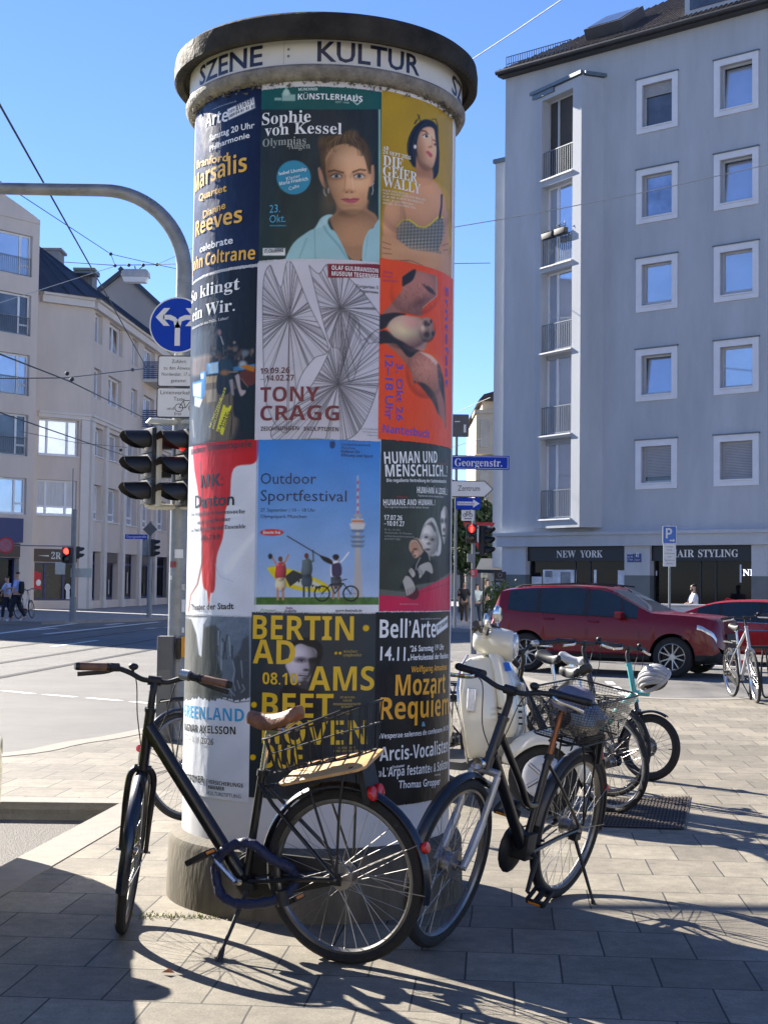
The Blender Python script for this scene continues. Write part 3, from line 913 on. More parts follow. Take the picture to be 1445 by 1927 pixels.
# ---------------------------------------------------------------- beige house down the street
bh = thing('beige_house', 'cream old house with bay windows at the far end of the side street', 'house', (6.2, 84, 0))
M_CREAM = mat('cream stucco', (.50, .43, .33), .85, var=.12, scale=.6)
b = MB(); b.box(5.75, 14, 84, 100, 0, 12.4)
b.build('wall', M_CREAM, bh, smooth=0)
b = MB()
for k in range(3):
    b.box(5.35, 6.4, 83.4, 86, 3.2 + 3 * k, 5.6 + 3 * k); b.box(5.25, 6.5, 83.3, 86.1, 5.6 + 3 * k, 5.8 + 3 * k)
b.build('bay', M_CREAM, bh, smooth=0)
for k in range(3):
    MB().box(5.6, 6.1, 83.35, 83.39, 3.6 + 3 * k, 5.2 + 3 * k).build('window', M_GLASSD, bh, smooth=0)
b = MB(); b.prism([(5.5, 12.4), (5.8, 12.75), (8, 13.4), (14, 13.4), (14, 12.4)], -100, -83.5, M=axes((0, 0, 0), (1, 0, 0), (0, 0, 1), (0, -1, 0)))
b.build('roof', M_TILE, bh, smooth=0)
# far end of the street
fe = thing('far_house', 'distant pale house closing the end of the side street beyond the trees', 'house', (3, 150, 0))
MB().box(-3.5, 16, 150, 160, 0, 9).build('wall', M_CREAM, fe, smooth=0)
b = MB()
for k in range(8):
    for j in range(2):
        MB().box(-2.6 + 2.2 * k, -1.5 + 2.2 * k, 149.96, 149.99, 1.5 + 3.3 * j, 3.3 + 3.3 * j).build('window', M_GLASSD, fe, smooth=0)
b = MB(); b.prism([(-4, 9), (6, 13), (16.5, 9)], -160, -149.5, M=axes((0, 0, 0), (1, 0, 0), (0, 0, 1), (0, -1, 0)))
b.build('roof', M_TILE, fe, smooth=0)

# ---------------------------------------------------------------- unseen houses added behind the viewer for reflections and bounce light
for nm, x0, x1, y0, H in (('corner', -34, -6, -34, 15.5), ('long', -5.4, 38, -37, 17.0)):
    oh = thing('added_house', 'pale house with rows of windows, added out of view for reflections and bounce light, ' + ('nearer the tram street' if nm == 'corner' else 'the longer of the two'), 'house', (x0, y0, 0))
    b = MB(); b.box(x0, x1, y0 - 10, y0, 0, H)
    b.build('wall', mat('pale render', (.42, .39, .34), .85, var=.08, scale=.5), oh, smooth=0)
    b = MB(); b.prism([(y0 - 10.4, H), (y0 + .4, H), (y0 - 5, H + 4)], x0, x1, axes((0, 0, 0), (0, 1, 0), (0, 0, 1), (1, 0, 0)))
    b.build('roof', M_TILE, oh, smooth=0)
    k = 0
    for r_ in range(5):
        x = x0 + 1.4
        while x < x1 - 2:
            w = MB().box(x - .08, x + 1.28, y0 + .003, y0 + .06, 1.2 + 3.1 * r_, 3.0 + 3.1 * r_).build('window', M_WFR, oh, smooth=0)
            MB().box(x, x + 1.2, y0 + .061, y0 + .07, 1.28 + 3.1 * r_, 2.92 + 3.1 * r_).build('pane', M_GLASSD, w, smooth=0)
            x += 2.6
# ================================================================== advertising column
CX, CY = G(592, 1730).x * 7.2 / G(592, 1730).y, 7.2
RC = 0.664
colm = thing('advertising_column', 'fat round white advertising column plastered with event posters under a concrete cap', 'column', (CX, CY, 0))
MC = T(CX, CY, 0)
M_WALLP = mat('white column paint', (0.66, 0.66, 0.68), 0.35, var=0.06, scale=3, bump=0.25, bscale=7, stretch=(1, 1, .5))
M_CAPC = mat('dark weathered concrete', (0.040, 0.037, 0.032), 0.95, var=0.5, scale=5, bump=0.35, bscale=30, spec=.08)
M_BASEC = mat('stained concrete base', (0.135, 0.12, 0.095), 0.95, spec=.15, var=0.42, scale=7, bump=0.25, bscale=45, stretch=(1, 1, .35))
M_BAND = mat('cream band', (0.60, 0.595, 0.56), 0.4, var=0.05, scale=3)
M_DIRT = mat('dirty moulding', (0.22, 0.205, 0.18), 0.9, var=0.45, scale=14, bump=0.6, bscale=60)
b = MB()
b.lathe([(0.0, -.05), (.735, -.05), (.735, 0), (.728, .27), (.715, .30), (.66, .325), (.0, .325)], 96, MC)
b.build('base', M_BASEC, colm)
b = MB()
b.lathe([(0, .32), (RC, .32), (RC, 3.91), (0, 3.91)], 128, MC)
b.build('shaft', M_WALLP, colm)
b = MB()
b.lathe([(RC - .01, 3.815), (.680, 3.815), (.70, 3.828), (.712, 3.85), (.712, 3.870), (.700, 3.884), (RC, 3.884)], 128, MC @ T(0, 0, .053))
b.build('moulding', M_DIRT, colm)
b = MB()
b.lathe([(.60, 3.884), (.694, 3.884), (.694, 4.03), (.60, 4.03)], 128, MC @ T(0, 0, .053))
band = b.build('name_band', M_BAND, colm)
b = MB()
b.lathe([(.3, 4.01), (.722, 4.01), (.728, 3.985), (.762, 3.978), (.772, 3.99), (.774, 4.05), (.768, 4.092), (.75, 4.108), (.45, 4.17), (.02, 4.19)], 128, MC @ T(0, 0, .055))
b.build('cap', M_CAPC, colm)
# cobweb and dirt tufts under the moulding
b = MB()
rr = random.Random(3)
for k in range(520):
    a = R_(rr.uniform(-85, 85)); r = RC + rr.uniform(.003, .03); z = 3.871 - abs(rr.gauss(0, .012))
    if rr.random() > .35 + .65 * max(0, math.sin(a + .2)): continue
    c = Vector((CX + r * math.sin(a), CY - r * math.cos(a), z))
    s = rr.uniform(.003, .010)
    b.add([c + Vector((rr.gauss(0, s), rr.gauss(0, s), rr.gauss(0, s))) for _ in range(4)], [(0, 1, 2), (0, 2, 3)])
struct(b.build('cobweb_dirt', mat('dirt tuft', (.16, .14, .11), .95, var=.3, scale=20), colm, smooth=0), 'stuff')

def cyl_uz(x, y, R=RC):
    """photo pixel -> (arc length u, height z) on the column surface"""
    d = ray(x, y)
    ox, oy = CP.x - CX, CP.y - CY
    A, B, C_ = d.x ** 2 + d.y ** 2, 2 * (ox * d.x + oy * d.y), ox ** 2 + oy ** 2 - R * R
    q = B * B - 4 * A * C_
    if q < 0:
        th = math.pi / 2 * (1 if d.x * CY > CX * d.y else -1) * .96
        t = -B / (2 * A)
    else:
        t = (-B - math.sqrt(q)) / (2 * A)
        th = math.atan2(ox + d.x * t, -(oy + d.y * t))
    return R * th, CP.z + d.z * t
def proj_np(u, z, R=RC):
    th = u / R
    thc = np.clip(th, -1.32, 1.32)
    def pr(t):
        d = np.stack([CX + R * np.sin(t) - CP.x, CY - R * np.cos(t) - CP.y, z - CP.z], -1)
        k = d @ np.array(CF)
        return 722.5 + FOC * (d @ np.array(CR)) / k, 963.5 - FOC * (d @ np.array(CU)) / k
    x, y = pr(thc)
    return x + (th - thc) * 170, y
def wrap(fl, name, m, parent, R, step=.03):
    """bend a flat (u, z) drawing round the column"""
    bm = bmesh.new()
    vs = [bm.verts.new((x, y, 0)) for x, y in fl.v]
    for f in fl.f:
        try: bm.faces.new([vs[i] for i in f])
        except ValueError: pass
    u0, u1 = min(p[0] for p in fl.v), max(p[0] for p in fl.v)
    k = math.floor(u0 / step) + 1
    while k * step < u1:
        bmesh.ops.bisect_plane(bm, geom=bm.verts[:] + bm.edges[:] + bm.faces[:], plane_co=(k * step, 0, 0), plane_no=(1, 0, 0))
        k += 1
    Mi = mw(parent).inverted()
    for v in bm.verts:
        th = v.co.x / RC
        v.co = Mi @ Vector((CX + R * math.sin(th), CY - R * math.cos(th), v.co.y))
    me = bpy.data.meshes.new(name)
    bm.normal_update()
    bm.to_mesh(me); bm.free()
    me.materials.append(m)
    o = bpy.data.objects.new(name, me)
    col.objects.link(o); o.parent = parent
    return o
def print_mat():
    m = bpy.data.materials.new('printed poster paper')
    m.use_nodes = True
    n, l = m.node_tree.nodes, m.node_tree.links
    p = n['Principled BSDF']
    a = n.new('ShaderNodeAttribute'); a.attribute_name = 'print'
    l.new(a.outputs['Color'], p.inputs['Base Color'])
    p.inputs['Roughness'].default_value = 0.34
    p.inputs['Specular IOR Level'].default_value = 0.28
    tc = n.new('ShaderNodeTexCoord'); mp = n.new('ShaderNodeMapping'); mp.inputs['Scale'].default_value = (1, 1, .45)
    l.new(tc.outputs['Object'], mp.inputs[0])
    t = n.new('ShaderNodeTexNoise'); t.inputs['Scale'].default_value = 9; t.inputs['Detail'].default_value = 4
    l.new(mp.outputs[0], t.inputs['Vector'])
    b = n.new('ShaderNodeBump'); b.inputs['Strength'].default_value = .42; b.inputs['Distance'].default_value = .02
    l.new(t.outputs['Fac'], b.inputs['Height']); l.new(b.outputs[0], p.inputs['Normal'])
    return m
M_PRINT = print_mat()
def ink(c): return mat('ink ' + c, tuple(min(.86, q * 1.08) for q in lin(c)), 0.36, var=0.04, scale=8)
H2 = lambda c: np.array([int(c[i:i + 2], 16) / 255 for i in (0, 2, 4)])

class Poster:
    """one pasted sheet: a curved mesh whose printed picture is a colour attribute drawn below, plus lettering meshes"""
    def __init__(s, label, xl=0, xr=0, yt=0, yb=0, bg='ffffff', ym=None, lw=None, layer=0.0012, rw=None, step=.0031):
        ym = ym or (yt + yb) / 2
        s.u0, s.u1 = cyl_uz(xl, ym)[0], cyl_uz(xr, ym)[0]
        if lw: s.u0 = s.u1 - lw
        if rw: s.u1 = s.u0 + rw
        xm = (xl + xr) / 2
        s.z1, s.z0 = cyl_uz(xm, yt)[1], cyl_uz(xm, yb)[1]
        s.R = RC + layer
        s.nu, s.nz = int((s.u1 - s.u0) / step), int((s.z1 - s.z0) / step)
        U, Z = np.meshgrid(np.linspace(s.u0, s.u1, s.nu), np.linspace(s.z0, s.z1, s.nz))
        s.U, s.Z = U.ravel(), Z.ravel()
        s.X, s.Y = s.X0, s.Y0 = proj_np(s.U, s.Z)
        s.k = 1.0
        s.img = np.tile(H2(bg), (len(s.U), 1))
        s.label, s.txt = label, {}
    def view(s, ox=0, oy=0, k=1.0):
        s.X, s.Y, s.k = (s.X0 - ox) / k, (s.Y0 - oy) / k, k; return s
    def blend(s, a, c):
        c = H2(c) if isinstance(c, str) else c
        s.img = s.img * (1 - a[:, None]) + c * a[:, None]
    def sd_poly(s, pts):
        P = np.array(pts, float)
        d = np.full(len(s.X), 1e9); inside = np.zeros(len(s.X), bool)
        for i in range(len(P)):
            a, b = P[i], P[(i + 1) % len(P)]
            e = b - a
            w0, w1 = s.X - a[0], s.Y - a[1]
            t = np.clip((w0 * e[0] + w1 * e[1]) / max(1e-9, e @ e), 0, 1)
            d = np.minimum(d, (w0 - e[0] * t) ** 2 + (w1 - e[1] * t) ** 2)
            cnd = (a[1] > s.Y) != (b[1] > s.Y)
            with np.errstate(divide='ignore', invalid='ignore'):
                xi = a[0] + (s.Y - a[1]) * e[0] / (e[1] if e[1] else 1e-9)
            inside ^= cnd & (s.X < xi)
        d = np.sqrt(d)
        return np.where(inside, -d, d)
    def poly(s, pts, c, soft=1.2, al=1.0):
        s.blend(np.clip(.5 - s.sd_poly(pts) * s.k / (2 * soft), 0, 1) * al, c); return s
    def blob(s, pts, c, soft=1.2, al=1.0):
        q = [(p.x, p.y) for p in spline([(x, y, 0) for x, y in pts] + [(pts[0][0], pts[0][1], 0)], 5)[:-1]]
        return s.poly(q, c, soft, al)
    def ell(s, cx, cy, rx, ry, c, soft=.15, al=1.0, rot=0.0):
        ca, sa = math.cos(rot), math.sin(rot)
        dx, dy = s.X - cx, s.Y - cy
        r = np.sqrt(((dx * ca + dy * sa) / rx) ** 2 + ((-dx * sa + dy * ca) / ry) ** 2)
        s.blend(np.clip((1 + soft - r) / (2 * soft), 0, 1) * al, c); return s
    def line(s, pts, w, c, al=1.0):
        d = np.full(len(s.X), 1e9)
        for a, b in zip(pts[:-1], pts[1:]):
            ex, ey = b[0] - a[0], b[1] - a[1]
            w0, w1 = s.X - a[0], s.Y - a[1]
            t = np.clip((w0 * ex + w1 * ey) / max(1e-9, ex * ex + ey * ey), 0, 1)
            d = np.minimum(d, (w0 - ex * t) ** 2 + (w1 - ey * t) ** 2)
        s.blend(np.clip(.5 + (w / 2 - np.sqrt(d)) * s.k / 1.6, 0, 1) * al, c); return s
    def form(s, cx, cy, rx, ry, lx, ly, amp, skin=True):
        """printed modelling of a rounded form inside an ellipse"""
        dx, dy = (s.X - cx) / rx, (s.Y - cy) / ry
        r2 = dx * dx + dy * dy
        z = np.sqrt(np.clip(1 - r2, 0, 1))
        w = np.clip((1.12 - r2) / .3, 0, 1)
        if skin: w = w * np.clip((s.img[:, 0] - s.img[:, 2] - .06) / .06, 0, 1)
        s.img = np.clip(s.img * (1 + (w * amp * (lx * dx + ly * dy + .9 * z - .55))[:, None]), 0, 1); return s
    def hair(s, pts, n, w, cols, spread, seed):
        rr = random.Random(seed)
        for k in range(n):
            t = rr.uniform(-1, 1)
            q = [Vector((x + t * spread * (1 + .3 * math.sin(i)) + rr.gauss(0, spread * .06), y + rr.gauss(0, spread * .05), 0)) for i, (x, y) in enumerate(pts)]
            s.line([(v.x, v.y) for v in spline(q, 3)], w * rr.uniform(.5, 1.2), rr.choice(cols), rr.uniform(.25, .6))
        return s
    def rect(s, x0, y0, x1, y1, c, al=1.0): return s.poly([(x0, y0), (x1, y0), (x1, y1), (x0, y1)], c, .9, al)
    def vgrad(s, y0, c0, y1, c1, al=1.0):
        t = np.clip((s.Y - y0) / (y1 - y0), 0, 1)[:, None]
        s.img = s.img * (1 - al) + (H2(c0) * (1 - t) + H2(c1) * t) * al; return s
    def noise(s, amp, seed=0, k=9, sx=1.0, sy=1.0, mask=None):
        r = np.random.RandomState(seed); v = np.zeros(len(s.X))
        for i in range(k):
            f = .02 * 1.7 ** i; a = r.uniform(0, 6.28)
            v += np.sin(s.X * f * sx * math.cos(a) + s.Y * f * sy * math.sin(a) + r.uniform(0, 6) + 2.0 * np.sin(s.Y * f * .7 * sy + s.X * f * .5 * sx + i)) / 1.25 ** i
        v = v / 2.2 * amp
        if mask is not None: v = v * mask
        s.img = np.clip(s.img + v[:, None], 0, 1); return s
    def text(s, t, x0, y0, x1, h, c, style='sans', y1=None):
        """baseline from pixel (x0, y0) to x1; level on the sheet unless y1 is given"""
        a, b = cyl_uz(x0, y0), cyl_uz(x1, y0 if y1 is None else y1)
        if y1 is None: b = (b[0], a[1])
        s.txt.setdefault(c, Flat()).text(t, a, b, h * 6.58 / FOC, style); return s
    def done(s):
        b = s.nu
        th = s.U / RC
        me = bpy.data.meshes.new('poster')
        Rr = np.full(len(th), s.R)
        ed = np.minimum(np.minimum(s.U - s.u0, s.u1 - s.U), np.minimum(s.Z - s.z0, s.z1 - s.Z)) < 1e-4
        jr = np.random.RandomState(len(th)); s.Zj = s.Z + ed * jr.normal(0, .0012, len(th))
        P = np.stack([s.R * np.sin(th), -s.R * np.cos(th), s.Zj], -1)
        i = np.arange((s.nz - 1) * s.nu).reshape(s.nz - 1, s.nu)[:, :-1].ravel()
        F = np.stack([i, i + 1, i + 1 + b, i + b], -1)
        me.from_pydata(P.tolist(), [], F.tolist())
        c = np.clip(s.img, 0, 1)
        c = np.where(c <= .04045, c / 12.92, ((c + .055) / 1.055) ** 2.4)
        lum = c @ np.array([.3, .6, .1]); c = np.clip(lum[:, None] + (c - lum[:, None]) * 1.12, 0, 1)
        rs_ = np.random.RandomState(int(abs(s.u0) * 900) % 999)
        mot = 1 + .05 * np.sin(s.U * 23 + 2 * np.sin(s.Z * 9 + rs_.uniform(0, 6))) * np.sin(s.Z * 17 + rs_.uniform(0, 6)) + rs_.normal(0, .018, len(c))
        c = np.clip(c * mot[:, None] * 1.06, .004, .86)
        at_ = me.color_attributes.new('print', 'FLOAT_COLOR', 'POINT')
        at_.data.foreach_set('color', np.concatenate([c, np.ones((len(c), 1))], 1).astype(np.float32).ravel())
        me.materials.append(M_PRINT)
        me.polygons.foreach_set('use_smooth', [True] * len(me.polygons))
        o = bpy.data.objects.new('poster', me)
        col.objects.link(o); o.parent = colm
        o['label'] = s.label
        for k, (c_, fl) in enumerate(s.txt.items()):
            wrap(fl, 'lettering', ink(c_), o, s.R + .0012 + .0004 * k)
        return o

# ---- name band lettering
fl = Flat()
for t, x0, x1, ya, yb, h in (('SZENE', 376, 494, 168, 135, .092), ('KULTUR', 597, 789, 122, 148, .092), ('SZ', 850, 868, 190, 205, .092)):
    (ua, za), (ub, zb) = cyl_uz(x0, ya, .695), cyl_uz(x1, yb, .695)
    fl.text(t, (ua * RC / .695, 3.951), (ub * RC / .695, 3.951), h, 'semi!')
wrap(fl, 'lettering', ink('20243c'), band, .6956)
fl = Flat()
u = cyl_uz(543, 110, .695)[0] * RC / .695
for z in (3.978, 4.010): fl.disc(u, z, .0065, 12)
wrap(fl, 'bolt', ink('6a7078'), band, .6965)
fl = Flat().rect(u - .022, 3.94, u - .0205, 4.06)
wrap(fl, 'joint', ink('8a8a86'), band, .6957)

A1 = .60
# ================= row 1
p = Poster('dark blue concert poster naming Reeves and Coltrane in yellow', 362, 490, 176, 505, '0f1a38', lw=A1)
p.vgrad(180, '0d1734', 500, '131d3c').noise(.02, 1)
p.poly([(428, 206), (478, 183), (481, 203), (431, 226)], 'e4e6ea')
p.text('089/', 432, 214, 445, 6, '1a2340', y1=208).text('8116191', 446, 209, 477, 11, '1a2340', 'bold', y1=194)
p.text('089/54 81 81 81', 433, 222, 480, 6, '1a2340', 'semi', y1=202)
p.text('Arte', 388, 240, 430, 24, 'd9dde4', 'bold', y1=228)
p.text('www.bellarte-muenchen.de', 401, 208, 446, 3.5, '9aa4b8', y1=192)
p.text('Samstag 20 Uhr', 396, 266, 480, 12, 'e0e3ea', 'semi', y1=241).text('Philharmonie', 396, 286, 471, 11, 'e0e3ea', 'semi', y1=259)
p.text('Branford', 372, 318, 430, 16, 'e6b23a', 'semi', y1=303).text('Marsalis', 368, 366, 466, 34, 'e8b030', 'bold', y1=322)
p.text('Quartet', 376, 380, 428, 14, 'e8b030', 'semi', y1=360).text('Dianne', 384, 412, 426, 15, 'e8b030', 'semi', y1=392)
p.text('Reeves', 370, 447, 457, 30, 'e8b030', 'bold', y1=418).text('celebrate', 378, 476, 440, 14, 'dfe2ea', 'semi', y1=458)
p.text('John Coltrane', 364, 513, 481, 24, 'e8b030', 'bold', y1=488)
p.done()

p = Poster('green headed poster with a fair haired woman in a mint shirt', 490, 716, 163, 487, '25302f')
p.vgrad(200, '20282e', 480, '2c3a34').noise(.025, 2, sx=1.5, sy=.3)
p.rect(480, 150, 720, 206, '1c5350')
for x0, y0, x1, y1 in ((517, 184, 530, 189), (531, 178, 556, 190), (534, 170, 544, 180)): p.rect(x0, y0, x1, y1, 'b9cfc6', .75)
p.poly([(530, 178), (539, 163), (548, 178)], 'b9cfc6', 1, .8)
p.text('MÜNCHNER', 562, 171, 598, 5, 'cfe0da', 'semi').text('KÜNSTLERHAUS', 561, 188, 682, 11, 'e3efe9', 'semi').text('SEIT 1900', 631, 194, 657, 3.6, 'a9c8bf')
p.line([(671, 178), (664, 190), (672, 197), (681, 190), (676, 183)], 1.6, 'dcebe4')
p.rect(712, 206, 716, 490, '8fb5a6')
# hair, neck, face, shirt
p.view(580, 220, .1401)
p.blob([(150, 480), (140, 330), (230, 260), (400, 240), (560, 180), (680, 250), (800, 380), (850, 560), (840, 760), (760, 800), (240, 800), (190, 700)], '47382a', 2.2)
for k in range(16): p.line([(210 + 36 * k, 470 - 6 * min(k, 15 - k) ** 1.35), (230 + 34 * k, 370 - 8 * min(k, 15 - k)), (360 + 18 * k, 270 - 4 * min(k, 15 - k))], 16, '8a7250' if k % 3 else '4a3a2c', .5)
p.ell(180, 330, 45, 70, '5a4a38', .6, .8).ell(600, 240, 60, 60, '6e5a40', .6, .8)
p.blob([(130, 690), (165, 690), (240, 920), (215, 960), (150, 830)], 'a98068', 1.2).blob([(840, 660), (880, 655), (885, 860), (830, 940), (810, 900)], 'b58a6e', 1.2)
p.blob([(360, 1100), (370, 1280), (290, 1370), (380, 1600), (560, 1900), (730, 1900), (800, 1580), (930, 1420), (900, 1310), (790, 1230), (780, 1100)], 'a77f61', 2)
p.blob([(235, 560), (300, 440), (400, 380), (520, 365), (640, 420), (730, 500), (800, 700), (830, 830), (800, 1020), (770, 1180), (680, 1290), (590, 1310), (490, 1270), (380, 1170), (280, 950), (235, 760)], 'c09572', 1.6)
p.ell(330, 1000, 90, 260, 'a0775a', .9, .55, .25).ell(730, 1060, 60, 220, 'a67c5e', .9, .5).ell(520, 560, 190, 110, 'd2ad90', .9, .55).ell(540, 900, 40, 150, 'd3ab8c', .9, .5).ell(380, 930, 90, 70, 'cda485', .9, .45).ell(690, 900, 80, 80, 'd0a788', .9, .45)
p.ell(590, 1330, 170, 60, '8f6a50', .9, .5).ell(260, 600, 50, 150, '96704f', .9, .5)
for ex in (375, 680):
    d = 1 if ex < 500 else -1
    p.ell(ex, 795, 85, 42, '6f5241', .8, .75).blob([(ex - 68, 800 + 4 * d), (ex, 765), (ex + 68, 800 - 4 * d), (ex, 822)], 'c9c2bc', 1.0, .9).ell(ex + 4, 795, 30, 30, '5d6668', .2).ell(ex + 4, 795, 13, 14, '14110f', .3).line([(ex - 72, 795), (ex - 20, 764), (ex + 40, 766), (ex + 74, 795)], 12, '3a2a20', .9)
p.line([(275, 735), (350, 718), (470, 750)], 26, '5f432e', .9).line([(600, 742), (690, 708), (765, 718)], 26, '5f432e', .9)
p.line([(500, 790), (488, 930), (480, 985)], 22, '9d7355', .5).line([(590, 790), (600, 900), (606, 985)], 12, 'dbb89c', .6).ell(545, 1000, 72, 26, '9c6f54', .7, .7).ell(515, 1012, 14, 8, '5a3428', .5).ell(585, 1012, 14, 8, '5a3428', .5)
p.blob([(440, 1106), (520, 1090), (565, 1102), (610, 1088), (685, 1104), (640, 1150), (560, 1160), (490, 1140)], 'a95a62', 1).line([(445, 1106), (560, 1112), (680, 1104)], 9, '6a2f38', .9).ell(565, 1190, 90, 20, 'a17657', .8, .5)
p.form(540, 840, 330, 500, .55, -.1, .42).form(600, 1500, 330, 260, .3, .5, .25)
p.hair([(330, 470), (300, 330), (360, 250)], 10, 9, ('8a7250', '3c2e24', '6b5439', '2a211c'), 60, 5).hair([(560, 390), (570, 280), (590, 190)], 14, 9, ('a58b60', '42342a', '7d6647', '2a211c'), 70, 6).hair([(730, 520), (720, 400), (640, 280)], 14, 9, ('5d4a36', '2a211c', '8a7250'), 70, 7).hair([(200, 700), (190, 520), (230, 380)], 12, 10, ('3a2e26', '241c18', '5a4735'), 40, 8).hair([(820, 760), (810, 600), (780, 470)], 10, 9, ('3a2e26', '241c18', '5a4735'), 26, 9)
for q in ([(210, 975), (215, 1020), (238, 1062)], [(270, 960), (275, 1020)], [(880, 890), (862, 920), (870, 990), (855, 1045)]): p.line(q, 9, 'dedcd4', .9)
p.blob([(-330, 1960), (-200, 1700), (0, 1540), (90, 1490), (170, 1360), (270, 1310), (330, 1325), (262, 1390), (300, 1500), (380, 1570), (540, 1900), (540, 1960)], '9fc4c6', 1.2).blob([(720, 1960), (735, 1720), (800, 1540), (870, 1490), (900, 1440), (960, 1410), (970, 1960)], 'a6c8ca', 1.2)
p.line([(170, 1400), (260, 1560), (420, 1740), (520, 1900)], 30, '7ba3a9', .7).line([(85, 1500), (95, 1900)], 14, '7fa6ac', .8).line([(-120, 1900), (-20, 1640)], 30, '83abb0', .6).line([(800, 1600), (760, 1900)], 14, '86aeb2', .6).blob([(100, 1500), (180, 1380), (270, 1330), (250, 1420), (180, 1480)], 'b8d6d6', 2, .8)
p.view()
p.text('Sophie', 494, 236, 585, 23, 'e8e8e6', 'serif').text('von Kessel', 499, 257, 643, 22, 'e8e8e6', 'serif').text('Olympias', 495, 277, 576, 15, '8f9690', 'serif').text('Augen', 544, 281, 584, 12, '8f9690', 'serif')
p.ell(553, 334, 32, 32, '3f8aa6', .03)
for k, (t, x0, x1) in enumerate((('Isabel Lhotzky', 526, 578), ('Klavier', 540, 566), ('Maria Friedrich', 527, 580), ('Cello', 545, 564))):
    p.text(t, x0, 333 + 9.5 * k - 2.5, x1, 6.5, 'dbe8ea', 'semi' if k % 2 == 0 else 'sans', y1=333 + 9.5 * k - 12 + (3 if k % 2 else 0))
p.text('23.', 508, 401, 528, 15, '4fa3c4').text('Okt.', 508, 420, 538, 15, '4fa3c4').rect(508, 424, 538, 425.5, '4fa3c4')
p.rect(495, 467, 537, 481, 'e6e8e6').text('STÜCK&WERKE', 498, 477, 534, 7, '2a2f30', 'semi')
p.done()

p = Poster('ochre theatre poster with a dark haired woman, arms folded', 716, 846, 172, 520, 'a8871f', rw=A1)
p.vgrad(190, 'a98b1e', 500, 'bd8f1c')
p.ell(760, 300, 60, 120, 'bb9a2a', 1, .6).ell(720, 420, 40, 120, '8c6f14', 1, .5)
p.view(712, 180, .1765)
p.blob([(40, 1930), (40, 1500), (70, 1180), (200, 1120), (330, 1030), (420, 960), (580, 900), (680, 1040), (730, 1250), (745, 1600), (745, 1930)], 'c08f6d', 2)
p.blob([(310, 600), (330, 440), (390, 330), (470, 260), (560, 265), (625, 330), (635, 420), (638, 780), (600, 880), (560, 870), (560, 760), (410, 770), (350, 730)], '20222a', 1.6)
for q in ([(390, 300), (430, 230), (415, 200)], [(440, 270), (432, 210)], [(570, 250), (610, 250), (632, 330)], [(380, 300), (400, 260)], [(330, 480), (352, 410)]): p.line(q, 10, '2a2a2c', .8)
p.blob([(400, 640), (400, 850), (440, 960), (570, 930), (560, 760)], 'b98866', 1.6).ell(480, 800, 80, 50, '96694c', .8, .6)
p.blob([(405, 560), (420, 440), (470, 350), (560, 335), (610, 400), (622, 520), (612, 650), (575, 770), (520, 740), (430, 680)], 'cc9f7f', 1.4)
p.ell(450, 620, 40, 100, 'b07f60', .9, .6).ell(540, 430, 60, 60, 'd8b092', .9, .6)
p.line([(455, 372), (500, 380), (525, 410)], 16, '5d3c30', .8).line([(580, 470), (612, 490)], 14, '5d3c30', .8).ell(500, 432, 24, 20, 'e5ddd4', .3).ell(508, 432, 11, 15, '1c1512', .3).line([(472, 425), (500, 408), (524, 440)], 9, '2c1a14', .9).ell(602, 520, 14, 14, '3c2a24', .5, .8)
p.line([(565, 440), (572, 520), (552, 545)], 12, 'a67456', .7).ell(550, 548, 22, 12, '8f5f48', .6, .7).blob([(500, 600), (530, 590), (572, 630), (556, 660), (525, 630)], 'a85a56', 1).ell(387, 545, 18, 22, 'e9e2da', .4)
# bodice and strap cover the chest
p.blob([(200, 1560), (205, 1400), (260, 1330), (330, 1330), (420, 1400), (500, 1410), (560, 1370), (640, 1300), (675, 1310), (690, 1480), (640, 1690), (300, 1690)], '787468', 1.4)
for k in range(30): p.line([(190 + 18 * k, 1320), (170 + 18 * k, 1700)], 7, '33343a' if k % 2 else 'b5ad98', .5)
for k in range(22): p.line([(190, 1330 + 18 * k), (700, 1300 + 18 * k)], 6, '3a3b40' if k % 2 else 'c0b89e', .45)
s_ = p.sd_poly([(q.x, q.y) for q in spline([Vector((x, y, 0)) for x, y in ((200, 1600), (195, 1390), (260, 1325), (330, 1325), (420, 1395), (500, 1405), (560, 1365), (640, 1290), (690, 1300), (700, 1500), (680, 1720), (200, 1720))], 4)])
p.blend(((s_ > 0) & (p.X > 60) & (p.X < 740) & (p.Y > 1240) & (p.Y < 1720)).astype(float) * np.clip(s_ / 6, 0, 1), 'c08f6d')
p.line([(200, 1390), (260, 1325), (330, 1325), (420, 1395), (500, 1405), (560, 1365), (640, 1290), (685, 1300)], 16, 'd9c64a', .9).line([(672, 1060), (668, 1180), (650, 1300)], 20, '1c1a1c').line([(240, 1120), (235, 1320)], 8, '8c6046', .5)
p.form(520, 560, 130, 240, .5, -.3, .4).form(400, 1180, 400, 330, .2, -.5, .35).form(150, 1330, 140, 260, -.4, -.2, .4).form(330, 1640, 330, 130, .1, -.7, .4).form(710, 1590, 70, 120, .2, -.5, .4).hair([(360, 700), (340, 520), (420, 330), (520, 280)], 14, 10, ('14151b', '343844', '0d0e12'), 30, 11).hair([(620, 820), (630, 600), (600, 330)], 10, 9, ('14151b', '343844', '0d0e12'), 16, 12)
p.ell(180, 1250, 90, 160, 'cd9c78', .9, .5).ell(480, 1120, 180, 90, 'cf9f7c', .9, .5)
p.blob([(40, 1500), (120, 1490), (240, 1560), (360, 1640), (640, 1680), (745, 1730), (745, 1930), (560, 1900), (330, 1770), (180, 1760), (40, 1720)], 'c8966f', 1.6)
p.blob([(640, 1640), (700, 1490), (745, 1470), (745, 1690), (690, 1700)], 'c4916c', 1.4)
